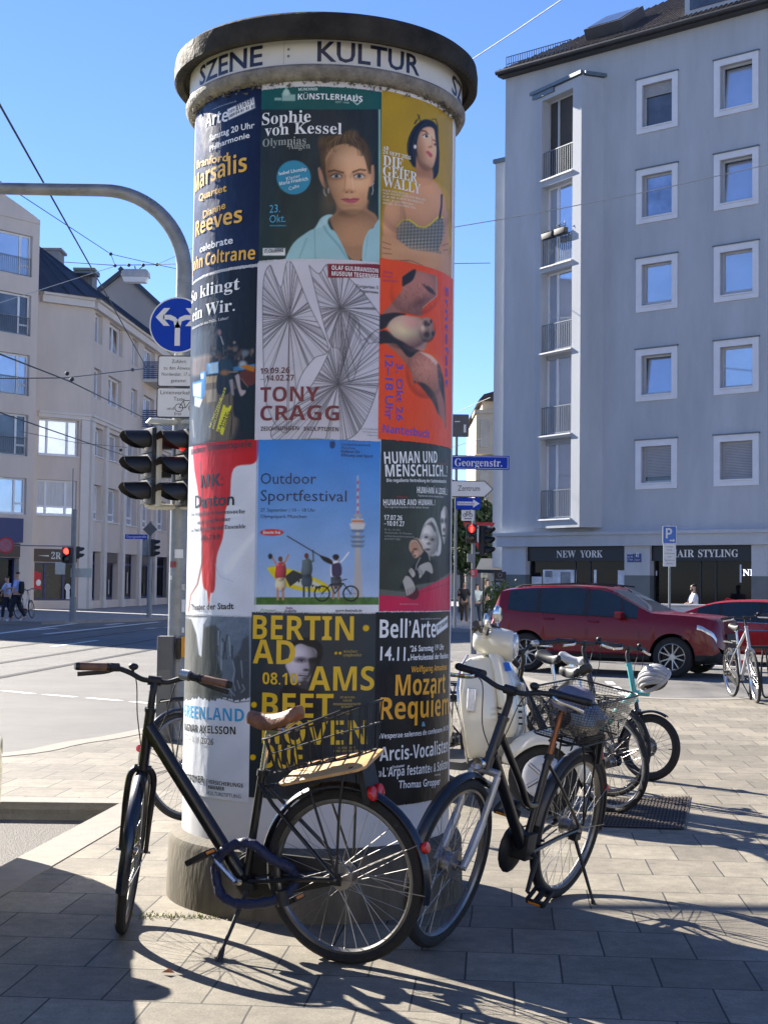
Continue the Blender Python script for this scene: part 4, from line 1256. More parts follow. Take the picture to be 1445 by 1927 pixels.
for q in ([(45, 1560), (130, 1590)], [(45, 1620), (130, 1640)], [(45, 1680), (140, 1690)], [(120, 1760), (330, 1755), (420, 1790), (600, 1890)], [(680, 1600), (735, 1580)], [(690, 1650), (740, 1640)]): p.line(q, 10, '7d5038', .7)
p.ell(430, 1660, 200, 40, 'd9ab86', .9, .5, .12)
p.view()
p.img[(p.Z > p.z1 - .032) | (p.U > p.u1 - .03)] = H2('dfe0e2')
p.text('AB', 720, 281, 731, 7, 'efe9d8', 'serif').text('24 SEPT 2026', 720, 289, 772, 7, 'efe9d8', 'serif', y1=301)
p.text('DIE', 720, 311, 758, 20, 'f1ede0', 'serif', y1=318).text('GEIER', 720, 331, 784, 20, 'f1ede0', 'serif', y1=344).text('WALLY', 720, 351, 790, 20, 'f1ede0', 'serif', y1=366)
for k, (t, x) in enumerate((('NACH DEM ROMAN', 767), ('VON WILHELMINE VON HILLERN', 800), ('FÜR DIE BÜHNE BEARBEITET', 796), ('VON JULIA PRECHSL', 778), ('REGIE: JULIA PRECHSL', 782))):
    p.text(t, 720, 360 + 6 * k, x, 4.2, 'e8dcc0', 'serif', y1=360 + 6 * k + (x - 720) * .16)
p.text('volkstheater', 849, 430, 848, 5, 'b0452a', 'semi', y1=345)
p.done()
# ================= row 2
p = Poster('dark poster of an orchestra with white serif words', 358, 483, 512, 830, '12161c', layer=.0042, lw=A1)
p.vgrad(500, '10151c', 830, '1c1d20')
p.view(350, 600, .1194)
rn = random.Random(5)
p.blob([(100, 260), (400, 180), (400, 520), (340, 600), (100, 640)], '3a4248', 4, .8)
for k in range(46):
    p.ell(rn.uniform(420, 1090), rn.uniform(440, 640), rn.uniform(14, 40), rn.uniform(16, 46), rn.choice(('2a2a2c', '5e4036', '1c2126', '6a5a52', '15181b', '3a4046', '7a6a62')), .5, .75)
p.ell(940, 545, 55, 55, '6e7a80', .4, .9).ell(775, 375, 24, 26, '8a7a70', .4, .9).ell(540, 215, 32, 50, 'a08078', .4, .9).line([(560, 280), (600, 400)], 22, 'b7b7b7', .8).line([(600, 420), (604, 560)], 14, '5a6268', .7)
p.blob([(120, 620), (380, 560), (400, 700), (330, 850), (120, 900)], 'a8927f', 4, .6)
p.blob([(300, 1000), (700, 960), (860, 1300), (740, 1900), (330, 1900), (250, 1500)], '6a5c48', 5, .95)
p.blob([(110, 1360), (340, 1330), (440, 1480), (350, 1920), (90, 1920)], '4c5054', 3, .9)
p.blob([(760, 1120), (1100, 1060), (1100, 1920), (900, 1920), (860, 1600), (760, 1500)], '101b20', 2, .98)
p.poly([(340, 705), (530, 670), (530, 860), (345, 880)], '4f86c4', 1).poly([(372, 712), (524, 682), (522, 852), (372, 866)], 'a9c6d8', 1)
p.poly([(120, 1010), (330, 940), (310, 1200), (270, 1280), (130, 1220)], '4f86c4', 1).poly([(130, 1040), (258, 1000), (250, 1240), (135, 1210)], 'c8d6e2', 1).poly([(240, 850), (330, 820), (330, 960), (250, 960)], '5a90cc', 1).poly([(246, 872), (296, 858), (294, 940), (248, 950)], 'c5d4e0', 1).poly([(150, 1230), (280, 1270), (230, 1400), (150, 1370)], 'ccd4da', 1.2)
p.poly([(740, 760), (1100, 710), (1100, 790), (760, 830)], '4c7fae', 1.4, .9)
p.poly([(330, 910), (510, 890), (500, 1000), (330, 1020)], 'a08d70', 1.4).poly([(320, 1130), (510, 1100), (500, 1300), (350, 1320)], '8d8270', 1.4)
p.ell(650, 730, 110, 100, '1a3340', .3).blob([(520, 900), (700, 900), (740, 1040), (680, 1180), (520, 1180), (500, 1000)], '161c22', 1.6)
p.ell(620, 850, 70, 46, '9a6a3c', .5, .9).line([(690, 840), (820, 835)], 30, '7c705a', .9).ell(905, 720, 66, 60, '9aa2aa', .4).blob([(860, 840), (1000, 780), (1110, 800), (1110, 1000), (980, 1060), (880, 960)], '5a2c22', 1.4).poly([(870, 750), (960, 725), (1100, 760), (1080, 840), (980, 810)], 'b3702a', 1.4)
p.blob([(780, 900), (850, 880), (880, 1100), (950, 1130), (930, 1190), (860, 1200)], 'a89c9c', 1.4).line([(880, 940), (990, 1080)], 12, '8d7a72', .8).blob([(690, 970), (750, 960), (760, 1120), (770, 1200), (730, 1180)], '8d858a', 1.4)
p.line([(700, 1180), (690, 1300), (740, 1560), (700, 1880)], 10, '0c0c0e', .8).line([(730, 1600), (730, 1860)], 10, '0c0c0e', .8).line([(120, 1600), (140, 1860)], 24, 'b5aea4', .5)
p.view()
p.poly([(421.5, 762), (426, 763), (426.5, 767), (432, 767), (433.5, 763), (437.5, 764), (421, 819), (416.5, 817), (416, 813), (410, 811), (408, 812)], 'd6cf3a', 1)
for k, (t, x0, y0, x1, y1) in enumerate((('MÜNCHNER', 398, 806, 420, 750), ('PHILHARMONIKER', 405, 808, 428, 730))): p.text(t, x0, y0, x1, 6, 'd8d24a', 'semi', y1=y1)
p.text('LAHAV', 415, 812, 430, 6, '22230f', 'semi', y1=778).text('SHANI', 424, 806, 436, 6, '22230f', 'semi', y1=776)
p.text('So klingt', 363, 572, 453, 24, 'e9e9e6', 'serif', y1=545).text('ein Wir.', 365, 606, 444, 24, 'e9e9e6', 'serif', y1=585)
p.text('Willkommen bei den Philis, Lahav!', 364, 622, 432, 5.5, 'c9c9c6', 'serif', y1=601)
p.done()

p = Poster('white poster with grey radiating pen lines and dark red lettering', 483, 713, 491, 827, 'cfccd2', layer=.0042)
def burst(cx, cy, out, n, seed):
    rr = np.random.RandomState(seed)
    pts = [(q.x, q.y) for q in spline([(x, y, 0) for x, y in out] + [(*out[0], 0)], 10)]
    d = p.sd_poly(pts); inside = np.clip(.5 - d / 2, 0, 1)
    p.blend(inside * .22, 'a8a6ac')
    ang = np.arctan2(p.Y - cy, p.X - cx); rad = np.hypot(p.X - cx, p.Y - cy)
    w = np.zeros(len(p.X))
    for k in range(n):
        a = rr.uniform(-math.pi, math.pi)
        dd = np.abs(np.sin((ang - a) / 2)) * 2 * rad
        w = np.maximum(w, np.clip(1.15 - dd / 1.1, 0, 1) * rr.uniform(.3, 1) * (np.cos(ang - a) > 0))
    w = np.maximum(w, np.clip(1.1 - rad / 13, 0, 1))
    p.blend(w * inside * .8 * np.clip(1.15 - rad / 330, .4, 1), '2f2e34')
    p.blend(np.clip(1.4 - np.abs(d) / 1.0, 0, 1) * .55, '45444a')
burst(545, 598, [(502, 760), (497, 690), (496, 540), (508, 500), (518, 520), (530, 540), (540, 495), (552, 500), (580, 570), (618, 655), (590, 676), (562, 720), (545, 810), (520, 800)], 110, 1)
burst(640, 580, [(582, 500), (600, 515), (616, 498), (640, 510), (690, 560), (740, 640), (690, 650), (660, 720), (640, 660), (618, 640)], 120, 2)
burst(636, 723, [(560, 760), (590, 720), (620, 660), (640, 590), (672, 600), (680, 640), (712, 620), (730, 640), (700, 760), (660, 824), (590, 826), (520, 830), (515, 800)], 150, 3)
p.rect(617, 497, 716, 523, '7a2530')
p.text('OLAF GULBRANSSON', 624, 508, 711, 8, 'ece4e2', 'bold').text('MUSEUM TEGERNSEE', 624, 519, 711, 8, 'ece4e2', 'bold')
p.text('Kurgarten 5', 669, 541, 711, 6, '54545a', 'semi').text('Tegernsee', 674, 550, 711, 6, '54545a', 'semi')
p.text('19.09.26', 491, 704, 546, 10.5, '57202a', 'bold').text('– 14.02.27', 491, 718, 554, 10.5, '57202a', 'bold')
p.text('TONY', 491, 757, 601, 27, '6e1d2a', 'bold').text('CRAGG', 491, 792, 638, 27, '6e1d2a', 'bold').text('ZEICHNUNGEN', 492, 811, 563, 7.5, '4b3c42', 'semi').text('SKULPTUREN', 572, 811, 637, 7.5, '4b3c42', 'semi')
p.text('Eine Ausstellung des', 677, 808, 710, 3, '7c7c82').text('Olaf Gulbransson', 681, 814, 710, 3, '7c7c82').text('Tegernsee', 690, 820, 710, 3, '7c7c82')
p.done()

p = Poster('orange poster with a pinkish bat and violet lettering', 712, 850, 497, 832, 'e4572e', layer=.0042, rw=A1)
p.noise(.008, 3)
p.view(712, 480, .187)
dk = '2c2422'
p.blob([(235, 220), (300, 170), (345, 150), (470, 180), (580, 225), (575, 410), (470, 490), (430, 560), (425, 610), (250, 580), (40, 600), (120, 500), (220, 370), (240, 300)], '9c6a5c', 1.4)
p.blob([(235, 220), (340, 150), (370, 160), (340, 250), (270, 300), (235, 310)], dk, 1.5).blob([(430, 290), (520, 330), (565, 400), (500, 370)], dk, 1.6, .8).ell(420, 470, 90, 40, '5d3c36', .8, .7, -.5)
p.blob([(0, 605), (160, 580), (270, 600), (150, 640), (90, 720), (0, 745)], dk, 1.5).blob([(0, 770), (80, 760), (180, 830), (290, 900), (420, 970), (300, 1040), (120, 920), (60, 890), (0, 890)], dk, 1.5)
p.blob([(80, 730), (120, 660), (210, 610), (330, 620), (430, 640), (470, 760), (480, 880), (440, 960), (340, 930), (240, 870), (150, 820)], 'a58a78', 1.6)
p.ell(250, 770, 110, 60, 'c3b58c', .9, .8, .3).ell(330, 680, 70, 50, 'b57c74', .9, .7).ell(380, 900, 80, 50, 'b5827a', .9, .7)
p.blob([(405, 700), (450, 630), (530, 650), (545, 740), (560, 790), (520, 850), (460, 870), (410, 800)], '8b6f60', 1.2)
for q in ((470, 690, 24, 30), (500, 700, 12, 14), (480, 800, 26, 26), (540, 790, 14, 22), (520, 670, 12, 20)): p.ell(*q, '2f2320', .5, .85)
p.ell(440, 740, 22, 30, 'c0a890', .6, .7).ell(450, 840, 26, 16, 'b89c86', .6, .7)
p.blob([(60, 890), (180, 900), (300, 1030), (400, 970), (520, 1010), (600, 1100), (640, 1250), (665, 1450), (668, 1740), (640, 1660), (590, 1600), (540, 1480), (460, 1370), (370, 1270), (345, 1290), (320, 1180), (260, 1080), (160, 970)], 'a06a58', 1.4)
p.blob([(400, 970), (520, 1010), (600, 1100), (560, 1100), (500, 1040)], 'cdb5a2', 1.2, .8).blob([(580, 1090), (610, 1120), (650, 1300), (668, 1740), (655, 1500), (600, 1300)], dk, 1.4, .9).blob([(350, 1285), (450, 1290), (560, 1400), (600, 1600), (540, 1480), (460, 1370), (370, 1275)], dk, 2, .85)
p.ell(470, 1130, 90, 80, 'bd8676', .9, .6).ell(560, 1300, 40, 120, 'b0785f', .9, .6)
rn = random.Random(21)
for k in range(46):
    x, y = rn.uniform(150, 540), rn.uniform(280, 560)
    if 470 - .8 * (x - 60) < y: p.line([(x, y), (x + rn.uniform(-20, 30), y + rn.uniform(14, 40))], 6, rn.choice(('6e443c', 'c08c7e')), .5)
for k in range(40):
    x, y = rn.uniform(330, 600), rn.uniform(1020, 1320)
    p.line([(x, y), (x + rn.uniform(-30, 40), y + rn.uniform(14, 50))], 6, rn.choice(('6e443c', 'c58f80')), .45)
p.form(270, 770, 230, 180, -.2, -.6, .5).form(360, 380, 250, 230, .1, -.5, .35).form(470, 1180, 200, 260, .2, -.4, .4).form(480, 750, 90, 130, -.3, -.6, .5, False)
p.line([(575, 225), (578, 410), (440, 530)], 8, 'cbb09c', .7)
p.view()
v = '5d3fa0'
p.text('12–18 Uhr', 724, 668, 724, 17, v, 'semi', y1=790).text('3. Okt 26', 745, 684, 745, 15, v, 'semi', y1=792)
p.text('Erntefest', 836, 540, 836, 16, v, 'bold', y1=728).text('mit Familienprogramm', 831, 538, 831, 4.5, 'b8402c', y1=684)
p.text('Nantesbuch', 719, 814, 806, 15, v, 'semi', y1=825)
for k, t in enumerate(('Stiftung', 'Kunst', 'und Natur')): p.text(t, 720, 514 + 8 * k, 738 + (10 if k == 2 else 0), 5, 'a5386a', y1=516 + 8 * k)
p.done()
# ================= row 3
p = Poster('white theatre poster with a big dripping red shape', 354, 485, 828, 1158, 'd9dbe0', lw=A1)
p.noise(.01, 9)
p.blob([(364, 838), (486, 822), (487, 850), (478, 872), (440, 882), (433, 940), (425, 960), (420, 1010), (408, 1050), (404, 1110), (392, 1112), (382, 1095), (380, 1010), (374, 930), (366, 880)], 'bf1f1e', 1.5)
p.poly([(389, 1100), (394, 1140), (399, 1100)], 'bf2a24', 1.5).poly([(364, 838), (484, 822), (486, 846), (364, 862)], 'a81a1c', 3, .5)
p.line([(378, 870), (384, 960), (381, 1060), (372, 1100), (360, 1120), (356, 1150)], 3.5, '6b3a34', .7)
p.line([(404, 1060), (415, 1085), (440, 1095)], 1.2, 'b0b2b8', .6).blob([(420, 1070), (470, 1010), (478, 1012), (430, 1078)], 'eef0f4', 4, .6)
p.text('Münchner Kammerspiele', 360, 857, 474, 12, '2a1518', 'semi', y1=841)
p.text('MK:', 379, 918, 420, 24, '14161c', 'semi', y1=914).text('Danton', 368, 956, 442, 24, '14161c', 'semi', y1=950)
for k, (t, x0, x1) in enumerate((('Eine respektlose Spurensuche', 360, 462), ('nach Georg Büchner', 372, 435), ('von Pınar Karabulut und Ensemble', 360, 463))): p.text(t, x0, 972 + 15 * k, x1, 8, '3e4048', 'serif', y1=966 + 14 * k)
p.text('Ab 23.9.', 380, 1017, 416, 9, '2a1014', 'semi', y1=1014).text('Theater der Stadt', 361, 1148, 441, 11.5, '16181e', 'semi', y1=1146)
p.done()

p = Poster('sky blue sports festival poster with a tower and three people', 481, 714, 826, 1152, '4b86cf')
p.vgrad(826, '3f80cc', 1125, 'aec0da').noise(.012, 5)
tw = 'b9b3ae'
p.poly([(665, 1128), (669, 1000), (676, 1000), (682, 1128)], tw).poly([(670, 1005), (672, 895), (674, 895), (676, 1005)], 'c9c2c0')
for k in range(5): p.rect(671.4, 905 + 14 * k, 674.8, 911 + 14 * k, 'b0566a', .9)
p.poly([(657, 985), (688, 985), (684, 996), (661, 996)], 'd8d2cc').rect(661, 976, 684, 986, 'cfc6c0').rect(662, 979, 684, 983, 'c2603a', .7)
for y, w in ((970, 9), (999, 13), (1010, 14), (1019, 14), (1027, 13)): p.poly([(673 - w, y - 2), (673 + w, y - 2), (673 + w * .75, y + 3), (673 - w * .75, y + 3)], '6d7f92' if y > 990 else 'a9a4a4')
p.rect(475, 1124, 720, 1139, '4a6b35').noise(.05, 8, sx=8, sy=4, mask=((p.Y > 1122) & (p.Y < 1139)).astype(float))
p.rect(475, 1138, 720, 1156, 'dfe2e6')
p.blob([(503, 1068), (524, 1066), (575, 1080), (615, 1100), (621, 1112), (590, 1114), (545, 1106), (515, 1086)], 'd9c62c', 1.2).blob([(540, 1082), (575, 1086), (608, 1104), (575, 1106), (548, 1098)], 'cfd2d0', 1.2, .9)
for k in range(9): p.poly([(548 + 6.4 * k, 1087 + 2.2 * k), (553 + 6.4 * k, 1088 + 2.2 * k), (549 + 6.4 * k, 1093 + 2.2 * k)], '20242a', .8)
p.poly([(536, 1085), (552, 1073), (575, 1083), (546, 1104)], '2c3236', 1)
def figure(x, y0, top, bot, leg, skin='b98468', arms=None):
    p.ell(x + 1, y0 + 5, 2.6, 4, skin, .2)
    p.ell(x, y0, 4, 5, '6a3a2a', .2).blob([(x - 8, y0 + 8), (x + 8, y0 + 8), (x + 9, y0 + 36), (x - 9, y0 + 36)], top, 1)
    p.blob([(x - 9, y0 + 36), (x + 9, y0 + 36), (x + 8, y0 + 56), (x - 8, y0 + 56)], bot, 1)
    for d in (-5, 5): p.line([(x + d, y0 + 55), (x + d, y0 + 76)], 4, leg)
    for q in arms or (): p.line([(x + (5 if q[-1][0] > x else -5), y0 + 11)] + q, 3.2, skin)
    p.form(x, y0 + 22, 11, 20, -.6, -.2, .5, False).form(x, y0 + 48, 11, 14, -.6, -.1, .4, False)
    for k_ in range(5): p.line([(x - 6 + 3 * k_, y0 + 14), (x - 7 + 3.2 * k_, y0 + 33)], .9, '1c2026', .22)
figure(528, 1052, 'a8414a', 'cdbd9c', 'c09070', arms=([(518, 1058), (510, 1044)], [(538, 1056), (543, 1044)]))
figure(577, 1046, '566468', '3c4a55', '3c4a55', '566468', arms=([(590, 1056), (589, 1036)],))
figure(632, 1050, 'e0e2e6', '42474e', 'b08868', 'dfe2e6', arms=([(645, 1054), (656, 1040)], [(622, 1052)]))
p.blob([(624, 1062), (640, 1060), (642, 1082), (626, 1084)], '3a3552', 1).ell(632, 1048, 6, 5, '1c1e22', .2)
p.line([(541, 1009), (620, 1056)], 1.8, '14161a').blob([(600, 1044), (622, 1052), (626, 1062), (610, 1056)], '14161a', 1)
p.ell(510, 1047, 4, 6, '222', .3) if False else p.ell(509, 1047, 4, 5, '222428', .3)
for cx in (606, 660):
    r = np.hypot(p.X - cx, p.Y - 1117); p.blend(np.clip(1.6 - np.abs(r - 14) / 1.2, 0, 1), '15171b')
    for k in range(6): p.line([(cx, 1117), (cx + 13 * math.cos(k), 1117 + 13 * math.sin(k))], .7, '30343a', .5)
p.line([(606, 1117), (622, 1100), (646, 1098), (660, 1117)], 1.8, '15171b').line([(622, 1100), (630, 1117), (646, 1098)], 1.8, '15171b').line([(644, 1092), (652, 1090)], 1.6, '15171b')
p.ell(512, 1002, 22, 6.5, 'c6403c', .1).text('Eintritt frei', 496, 1004.5, 528, 5.5, 'f0e6e2', 'semi')
c = '1c2a55'
p.text('Outdoor', 491, 911, 595, 21, c).text('Sportfestival', 491, 943, 652, 21, c).text('27. September | 10 – 18 Uhr', 491, 963, 594, 6.5, c).text('Olympiapark München', 491, 975, 577, 6.5, c)
p.blob([(621, 831), (630, 831), (630, 841), (625.5, 844), (621, 841)], '24406e', .8)
for k, (t, x) in enumerate((('Landeshauptstadt', 697), ('München', 668), ('Referat für', 677), ('Bildung und Sport', 701))): p.text(t, 642, 838 + 7 * k, x, 5, '243a6c', 'sans' if k < 2 else 'bold')
p.text('sport-festivals.de', 631, 1151, 681, 5, '4a4e56', 'semi').text('Radio', 539, 1146, 551, 4, '8a3a6a', 'bold').text('Arabella', 536, 1152, 558, 5, '3a3a6e', 'bold')
p.text('Olympiapark', 499, 1150, 520, 4, '6a8a5e').line([(490, 1151), (494, 1146), (498, 1151)], 1, '5a9a5e')
p.done()

p = Poster('dark green exhibition poster with wrapped children looking out', 715, 846, 826, 1150, '2f332c', rw=A1)
p.vgrad(826, '2b2f2a', 1100, '393d33').noise(.015, 6)
p.view(740, 930, .1141)
p.ell(500, 300, 200, 260, '414a3c', 1, .6).ell(100, 1300, 120, 120, '4a4f42', 1, .5)
p.blob([(770, 700), (780, 200), (830, 60), (900, 40), (980, 200), (980, 1350), (760, 1350), (620, 1100), (700, 1000)], '15161b', 1.6)
p.blob([(780, 300), (830, 200), (880, 230), (900, 420), (880, 700), (830, 830), (800, 700), (775, 450)], 'a8a29c', 1.2).blob([(860, 240), (900, 420), (880, 720), (850, 780), (860, 500)], '3c3a3a', 2, .8)
for ex in (800, 860): p.ell(ex, 440, 24, 40, '2c2a2a', .6, .9)
p.ell(832, 590, 20, 30, '2a2624', .6, .8).ell(830, 690, 30, 20, '2a2423', .5, .85).line([(806, 710), (850, 712)], 14, 'c4b8b2', .7)
p.blob([(430, 740), (480, 560), (540, 440), (630, 385), (690, 440), (750, 620), (790, 780), (780, 960), (740, 1020), (690, 1010), (600, 1000)], 'c9c6be', 1.2)
p.line([(455, 740), (520, 520), (620, 450), (690, 560), (720, 760), (720, 940)], 22, '84827c', .8)
p.blob([(480, 740), (500, 560), (590, 480), (670, 520), (705, 680), (700, 850), (640, 960), (590, 1040), (520, 930), (480, 850)], 'bdb6ae', 1.2)
p.ell(660, 820, 50, 160, '8e877f', .9, .7).blob([(560, 500), (640, 470), (690, 580), (680, 620), (620, 520)], '3a3632', 1.6, .85)
p.ell(540, 700, 48, 40, '6f6862', .8, .8).ell(540, 710, 26, 15, '2a2725', .4).ell(640, 740, 52, 40, '625c56', .8, .8).ell(640, 750, 26, 15, '2a2725', .4).ell(580, 815, 34, 22, '5a524c', .6, .85).ell(565, 912, 42, 18, '4a403c', .5, .9).line([(530, 925), (560, 945), (600, 935)], 12, 'b8a8a0', .7)
p.form(600, 740, 150, 270, -.5, -.3, .45, False).form(840, 500, 80, 330, -.6, -.2, .6, False)
p.blob([(255, 900), (270, 790), (350, 725), (430, 740), (490, 840), (495, 960), (440, 1010), (420, 900), (370, 800), (300, 830), (290, 960)], 'b79c86', 1.2).line([(310, 740), (390, 750), (450, 840), (490, 930)], 14, '2a2220', .9).line([(430, 750), (480, 830), (496, 900)], 16, 'd8cfc0', .9)
p.blob([(270, 920), (290, 830), (360, 790), (420, 860), (440, 960), (410, 1030), (350, 1055), (310, 990)], 'b98e74', 1.2).ell(360, 905, 34, 16, '53352a', .5, .9).ell(320, 960, 20, 34, '5a3a2e', .5, .8).ell(370, 985, 46, 40, 'd3ab96', .7, .9).ell(350, 1015, 16, 18, '5c3c34', .5, .9)
p.blob([(100, 1560), (200, 1360), (300, 1200), (420, 1060), (500, 950), (580, 1000), (640, 1120), (760, 1340), (760, 1420), (700, 1450), (400, 1480), (220, 1560)], '1d1d1f', 1.4)
p.line([(440, 1050), (380, 1160), (370, 1240)], 26, '8b8984', .9).line([(570, 970), (600, 1090)], 16, 'a9a7a0', .9)
p.blob([(390, 1240), (440, 1170), (560, 1120), (620, 1150), (650, 1260), (630, 1310), (540, 1260), (500, 1310), (430, 1390), (420, 1320)], 'b3aea4', 1)
for k in range(3): p.line([(420 + 26 * k, 1210 + 30 * k), (410 + 30 * k, 1300 + 26 * k)], 9, '4c4843', .8)
p.blob([(250, 1270), (290, 1215), (350, 1280), (355, 1340), (310, 1370)], 'b9b0a4', 1).line([(270, 1220), (300, 1290)], 8, '57524c', .7)
p.poly([(-300, 1560), (0, 1590), (200, 1610), (380, 1500), (700, 1440), (890, 1310), (1500, 900), (1500, 2200), (-300, 2200)], '5f625a', 1).poly([(-300, 1660), (220, 1690), (400, 1590), (640, 1480), (890, 1360), (1500, 960), (1500, 2200), (-300, 2200)], 'c22d50', 1).line([(420, 1620), (640, 1560), (900, 1470)], 14, '8a1c3c', .7)
p.blob([(150, 1440), (200, 1350), (270, 1370), (340, 1480), (350, 1580), (290, 1660), (230, 1680), (200, 1600)], 'b5aea4', 1)
for k in range(3): p.line([(235 + 40 * k, 1560 - 10 * k), (245 + 40 * k, 1650 - 14 * k)], 10, '4e4944', .85)
p.blob([(200, 1690), (330, 1620), (380, 1540), (420, 1650), (350, 1740)], '4a1424', 1.4, .9)
p.view()
w = 'e9e9e4'
p.text('HUMAN UND', 723, 873, 822, 22, w, 'semi', y1=871).text('MENSCHLICH...?', 725, 897, 841, 22, w, 'semi', y1=897)
p.text('Die regulierte Vertreibung der Sudetendeutschen', 727, 907, 839, 6, w, 'semi', y1=909).text('HUMÁNNÍ A LIDSKÉ...?', 784, 928, 841, 12, w, 'semi', y1=931).text('Organizované vyhnání sudetských Němců', 785, 934, 833, 4, 'c9c9c4', y1=937)
p.text('AUSSTELLUNG', 822, 874, 838, 4, 'a2302c', y1=875).text('EXHIBITION', 746, 937, 765, 4, 'a2302c')
p.text('HUMANE AND HUMAN...?', 721, 951, 818, 11, w, 'semi', y1=951).text('The organised expulsion of the Sudeten Germans', 722, 956, 806, 4.5, 'c9c9c4', y1=957)
p.text('17.07.26', 722, 978, 756, 9, w, 'bold').text('–10.01.27', 722, 989, 760, 9, w, 'bold')
for k, (t, x) in enumerate((('Di–So | 10–18 h', 752), ('Hochstraße 10, München', 774), ('sudetendeutsches-museum.de', 778), ('EINTRITT FREI', 752))): p.text(t, 723, 998 + 6 * k, x, 3.6, '9a9c94')
p.text('Bundesministerium', 751, 1138, 786, 3.4, 'd78aa0', y1=1138)
p.done()
# ================= row 4
p = Poster('torn poster of grey ice walls reading Greenland in blue', 346, 472, 1160, 1503, 'd9dce2', layer=.0042, lw=A1)
m_ = (p.Y < 1316 + 2.5 * np.sin(p.X * .13) + 1.5 * np.sin(p.X * .53) + 1.2 * np.sin(p.X * 1.1))
p.img[m_] = H2('55585a')
mk = m_.astype(float)
p.view(345, 1150, .0934)
p.poly([(430, 75), (1400, 75), (1400, 1000), (1000, 1000), (700, 900), (430, 500)], '6c7886', 4, .9)
p.noise(.03, 12, k=6, sx=.6, sy=.6, mask=mk)
p.blob([(60, 1640), (60, 380), (220, 150), (420, 250), (470, 330), (580, 290), (690, 340), (700, 700), (780, 1000), (790, 1300), (930, 1690)], '4a4c49', 2)
p.blob([(480, 340), (590, 295), (690, 350), (700, 860), (760, 1200), (540, 1300), (470, 800)], '33383a', 2.5, .9)
p.blob([(690, 900), (720, 500), (760, 380), (880, 460), (1000, 560), (1090, 900), (1060, 1500), (1000, 1700), (800, 1650), (790, 1300)], '69737d', 2)
p.blob([(1010, 980), (1150, 780), (1210, 580), (1260, 545), (1330, 600), (1350, 1720), (1000, 1720), (1060, 1300)], '4f5459', 2)
rn = random.Random(31)
for q in ([(710, 350), (760, 420), (700, 740), (720, 900)], [(800, 560), (850, 640), (830, 960)], [(900, 480), (860, 700), (880, 960)], [(1000, 700), (1000, 950)]): p.line(q, 26, '2f3438', .7)
for q in ([(730, 400), (720, 680)], [(790, 640), (780, 1180)], [(940, 520), (960, 900)], [(1010, 1010), (1050, 1200), (1010, 1380), (1060, 1600)], [(870, 1440), (960, 1600), (1050, 1700)], [(1180, 1000), (1200, 1340)], [(1200, 1480), (1250, 1560), (1180, 1640)], [(1100, 1400), (1150, 1560)]): p.line(q, 22, 'a4adb6', .7)
for k in range(70):
    x, y = rn.uniform(720, 1340), rn.uniform(700, 1700)
    p.line([(x, y), (x + rn.uniform(-24, 24), y + rn.uniform(20, 90))], rn.uniform(6, 16), rn.choice(('2e3337', '8d959c', '6d757c', '3c4145')), .45)
for k in range(50):
    x, y = rn.uniform(70, 700), rn.uniform(500, 1500)
    p.line([(x, y), (x + rn.uniform(-5, 5), y + rn.uniform(60, 260))], rn.uniform(6, 14), rn.choice(('3c3f3e', '5a5a54', '646560')), .35)
p.view()
m2 = (p.Y > 1316 + 2.5 * np.sin(p.X * .13) + 1.5 * np.sin(p.X * .53) + 1.2 * np.sin(p.X * 1.1)); p.img[m2] = H2('d9dce2')
p.poly([(352, 1162), (362, 1165), (372, 1195), (376, 1232), (381, 1236), (385, 1175), (392, 1162)], 'c9cdd4', 1.2)
p.line([(420, 1314), (445, 1322), (470, 1319)], 2, '45484a', .7)
p.line([(472, 1160), (471, 1500)], 2.5, '9aa2ac', .6)
p.text('GREENLAND', 349, 1347, 461, 23, '2d9ad0', 'semi', y1=1358).text('RAGNAR AXELSSON', 349, 1374, 445, 14, '1b1d22', 'semi', y1=1382).text('10.7. – 1.11.2026', 349, 1391, 404, 12, '2a2c32', 'sans', y1=1402)
p.text('KUNSTFOYER', 346, 1466, 386, 13, '1b1d22', 'semi', y1=1474).text('VERSICHERUNGS', 394, 1474, 459, 7, '1b1d22', 'bold', y1=1482).text('KAMMER', 394, 1484, 424, 7, '1b1d22', 'bold', y1=1488).text('KULTURSTIFTUNG', 394, 1495, 455, 7, '4a4d54', 'sans', y1=1502)
p.rect(390.5, 1466, 391.8, 1494, '5a5d64')
p.done()

p = Poster('charcoal concert poster with huge yellow letters and a pale face', 472, 705, 1154, 1505, '30373c', layer=.0042)
p.vgrad(1154, '343b3f', 1500, '272d33').noise(.01, 13)
p.blob([(538, 1500), (525, 1330), (552, 1300), (590, 1290), (604, 1320), (606, 1500)], '1b1f24', 8, .8)
p.view(530, 1180, .0761)
p.blob([(230, 420), (330, 320), (560, 260), (800, 300), (980, 420), (1020, 620), (960, 840), (900, 960), (850, 800), (860, 600), (330, 560)], '14171c', 2.5)
p.blob([(320, 520), (360, 450), (480, 410), (640, 470), (800, 520), (870, 620), (860, 780), (820, 960), (760, 1100), (680, 1330), (600, 1420), (420, 1400), (260, 1340), (190, 1150), (100, 960), (130, 850), (250, 820)], 'a29ca2', 1.2)
p.blob([(660, 780), (870, 760), (860, 900), (800, 1060), (720, 1180), (640, 1240), (690, 1040)], '343439', 2, .9).ell(520, 620, 190, 120, 'bab5bb', .9, .7).ell(380, 1050, 130, 130, 'aaa4aa', .9, .6)
p.ell(480, 810, 130, 60, '2f2d33', .7, .92).ell(500, 850, 50, 24, '8a868c', .5, .7).ell(500, 840, 22, 22, '0f0f12', .4).ell(780, 830, 100, 60, '1b1c21', .7, .9)
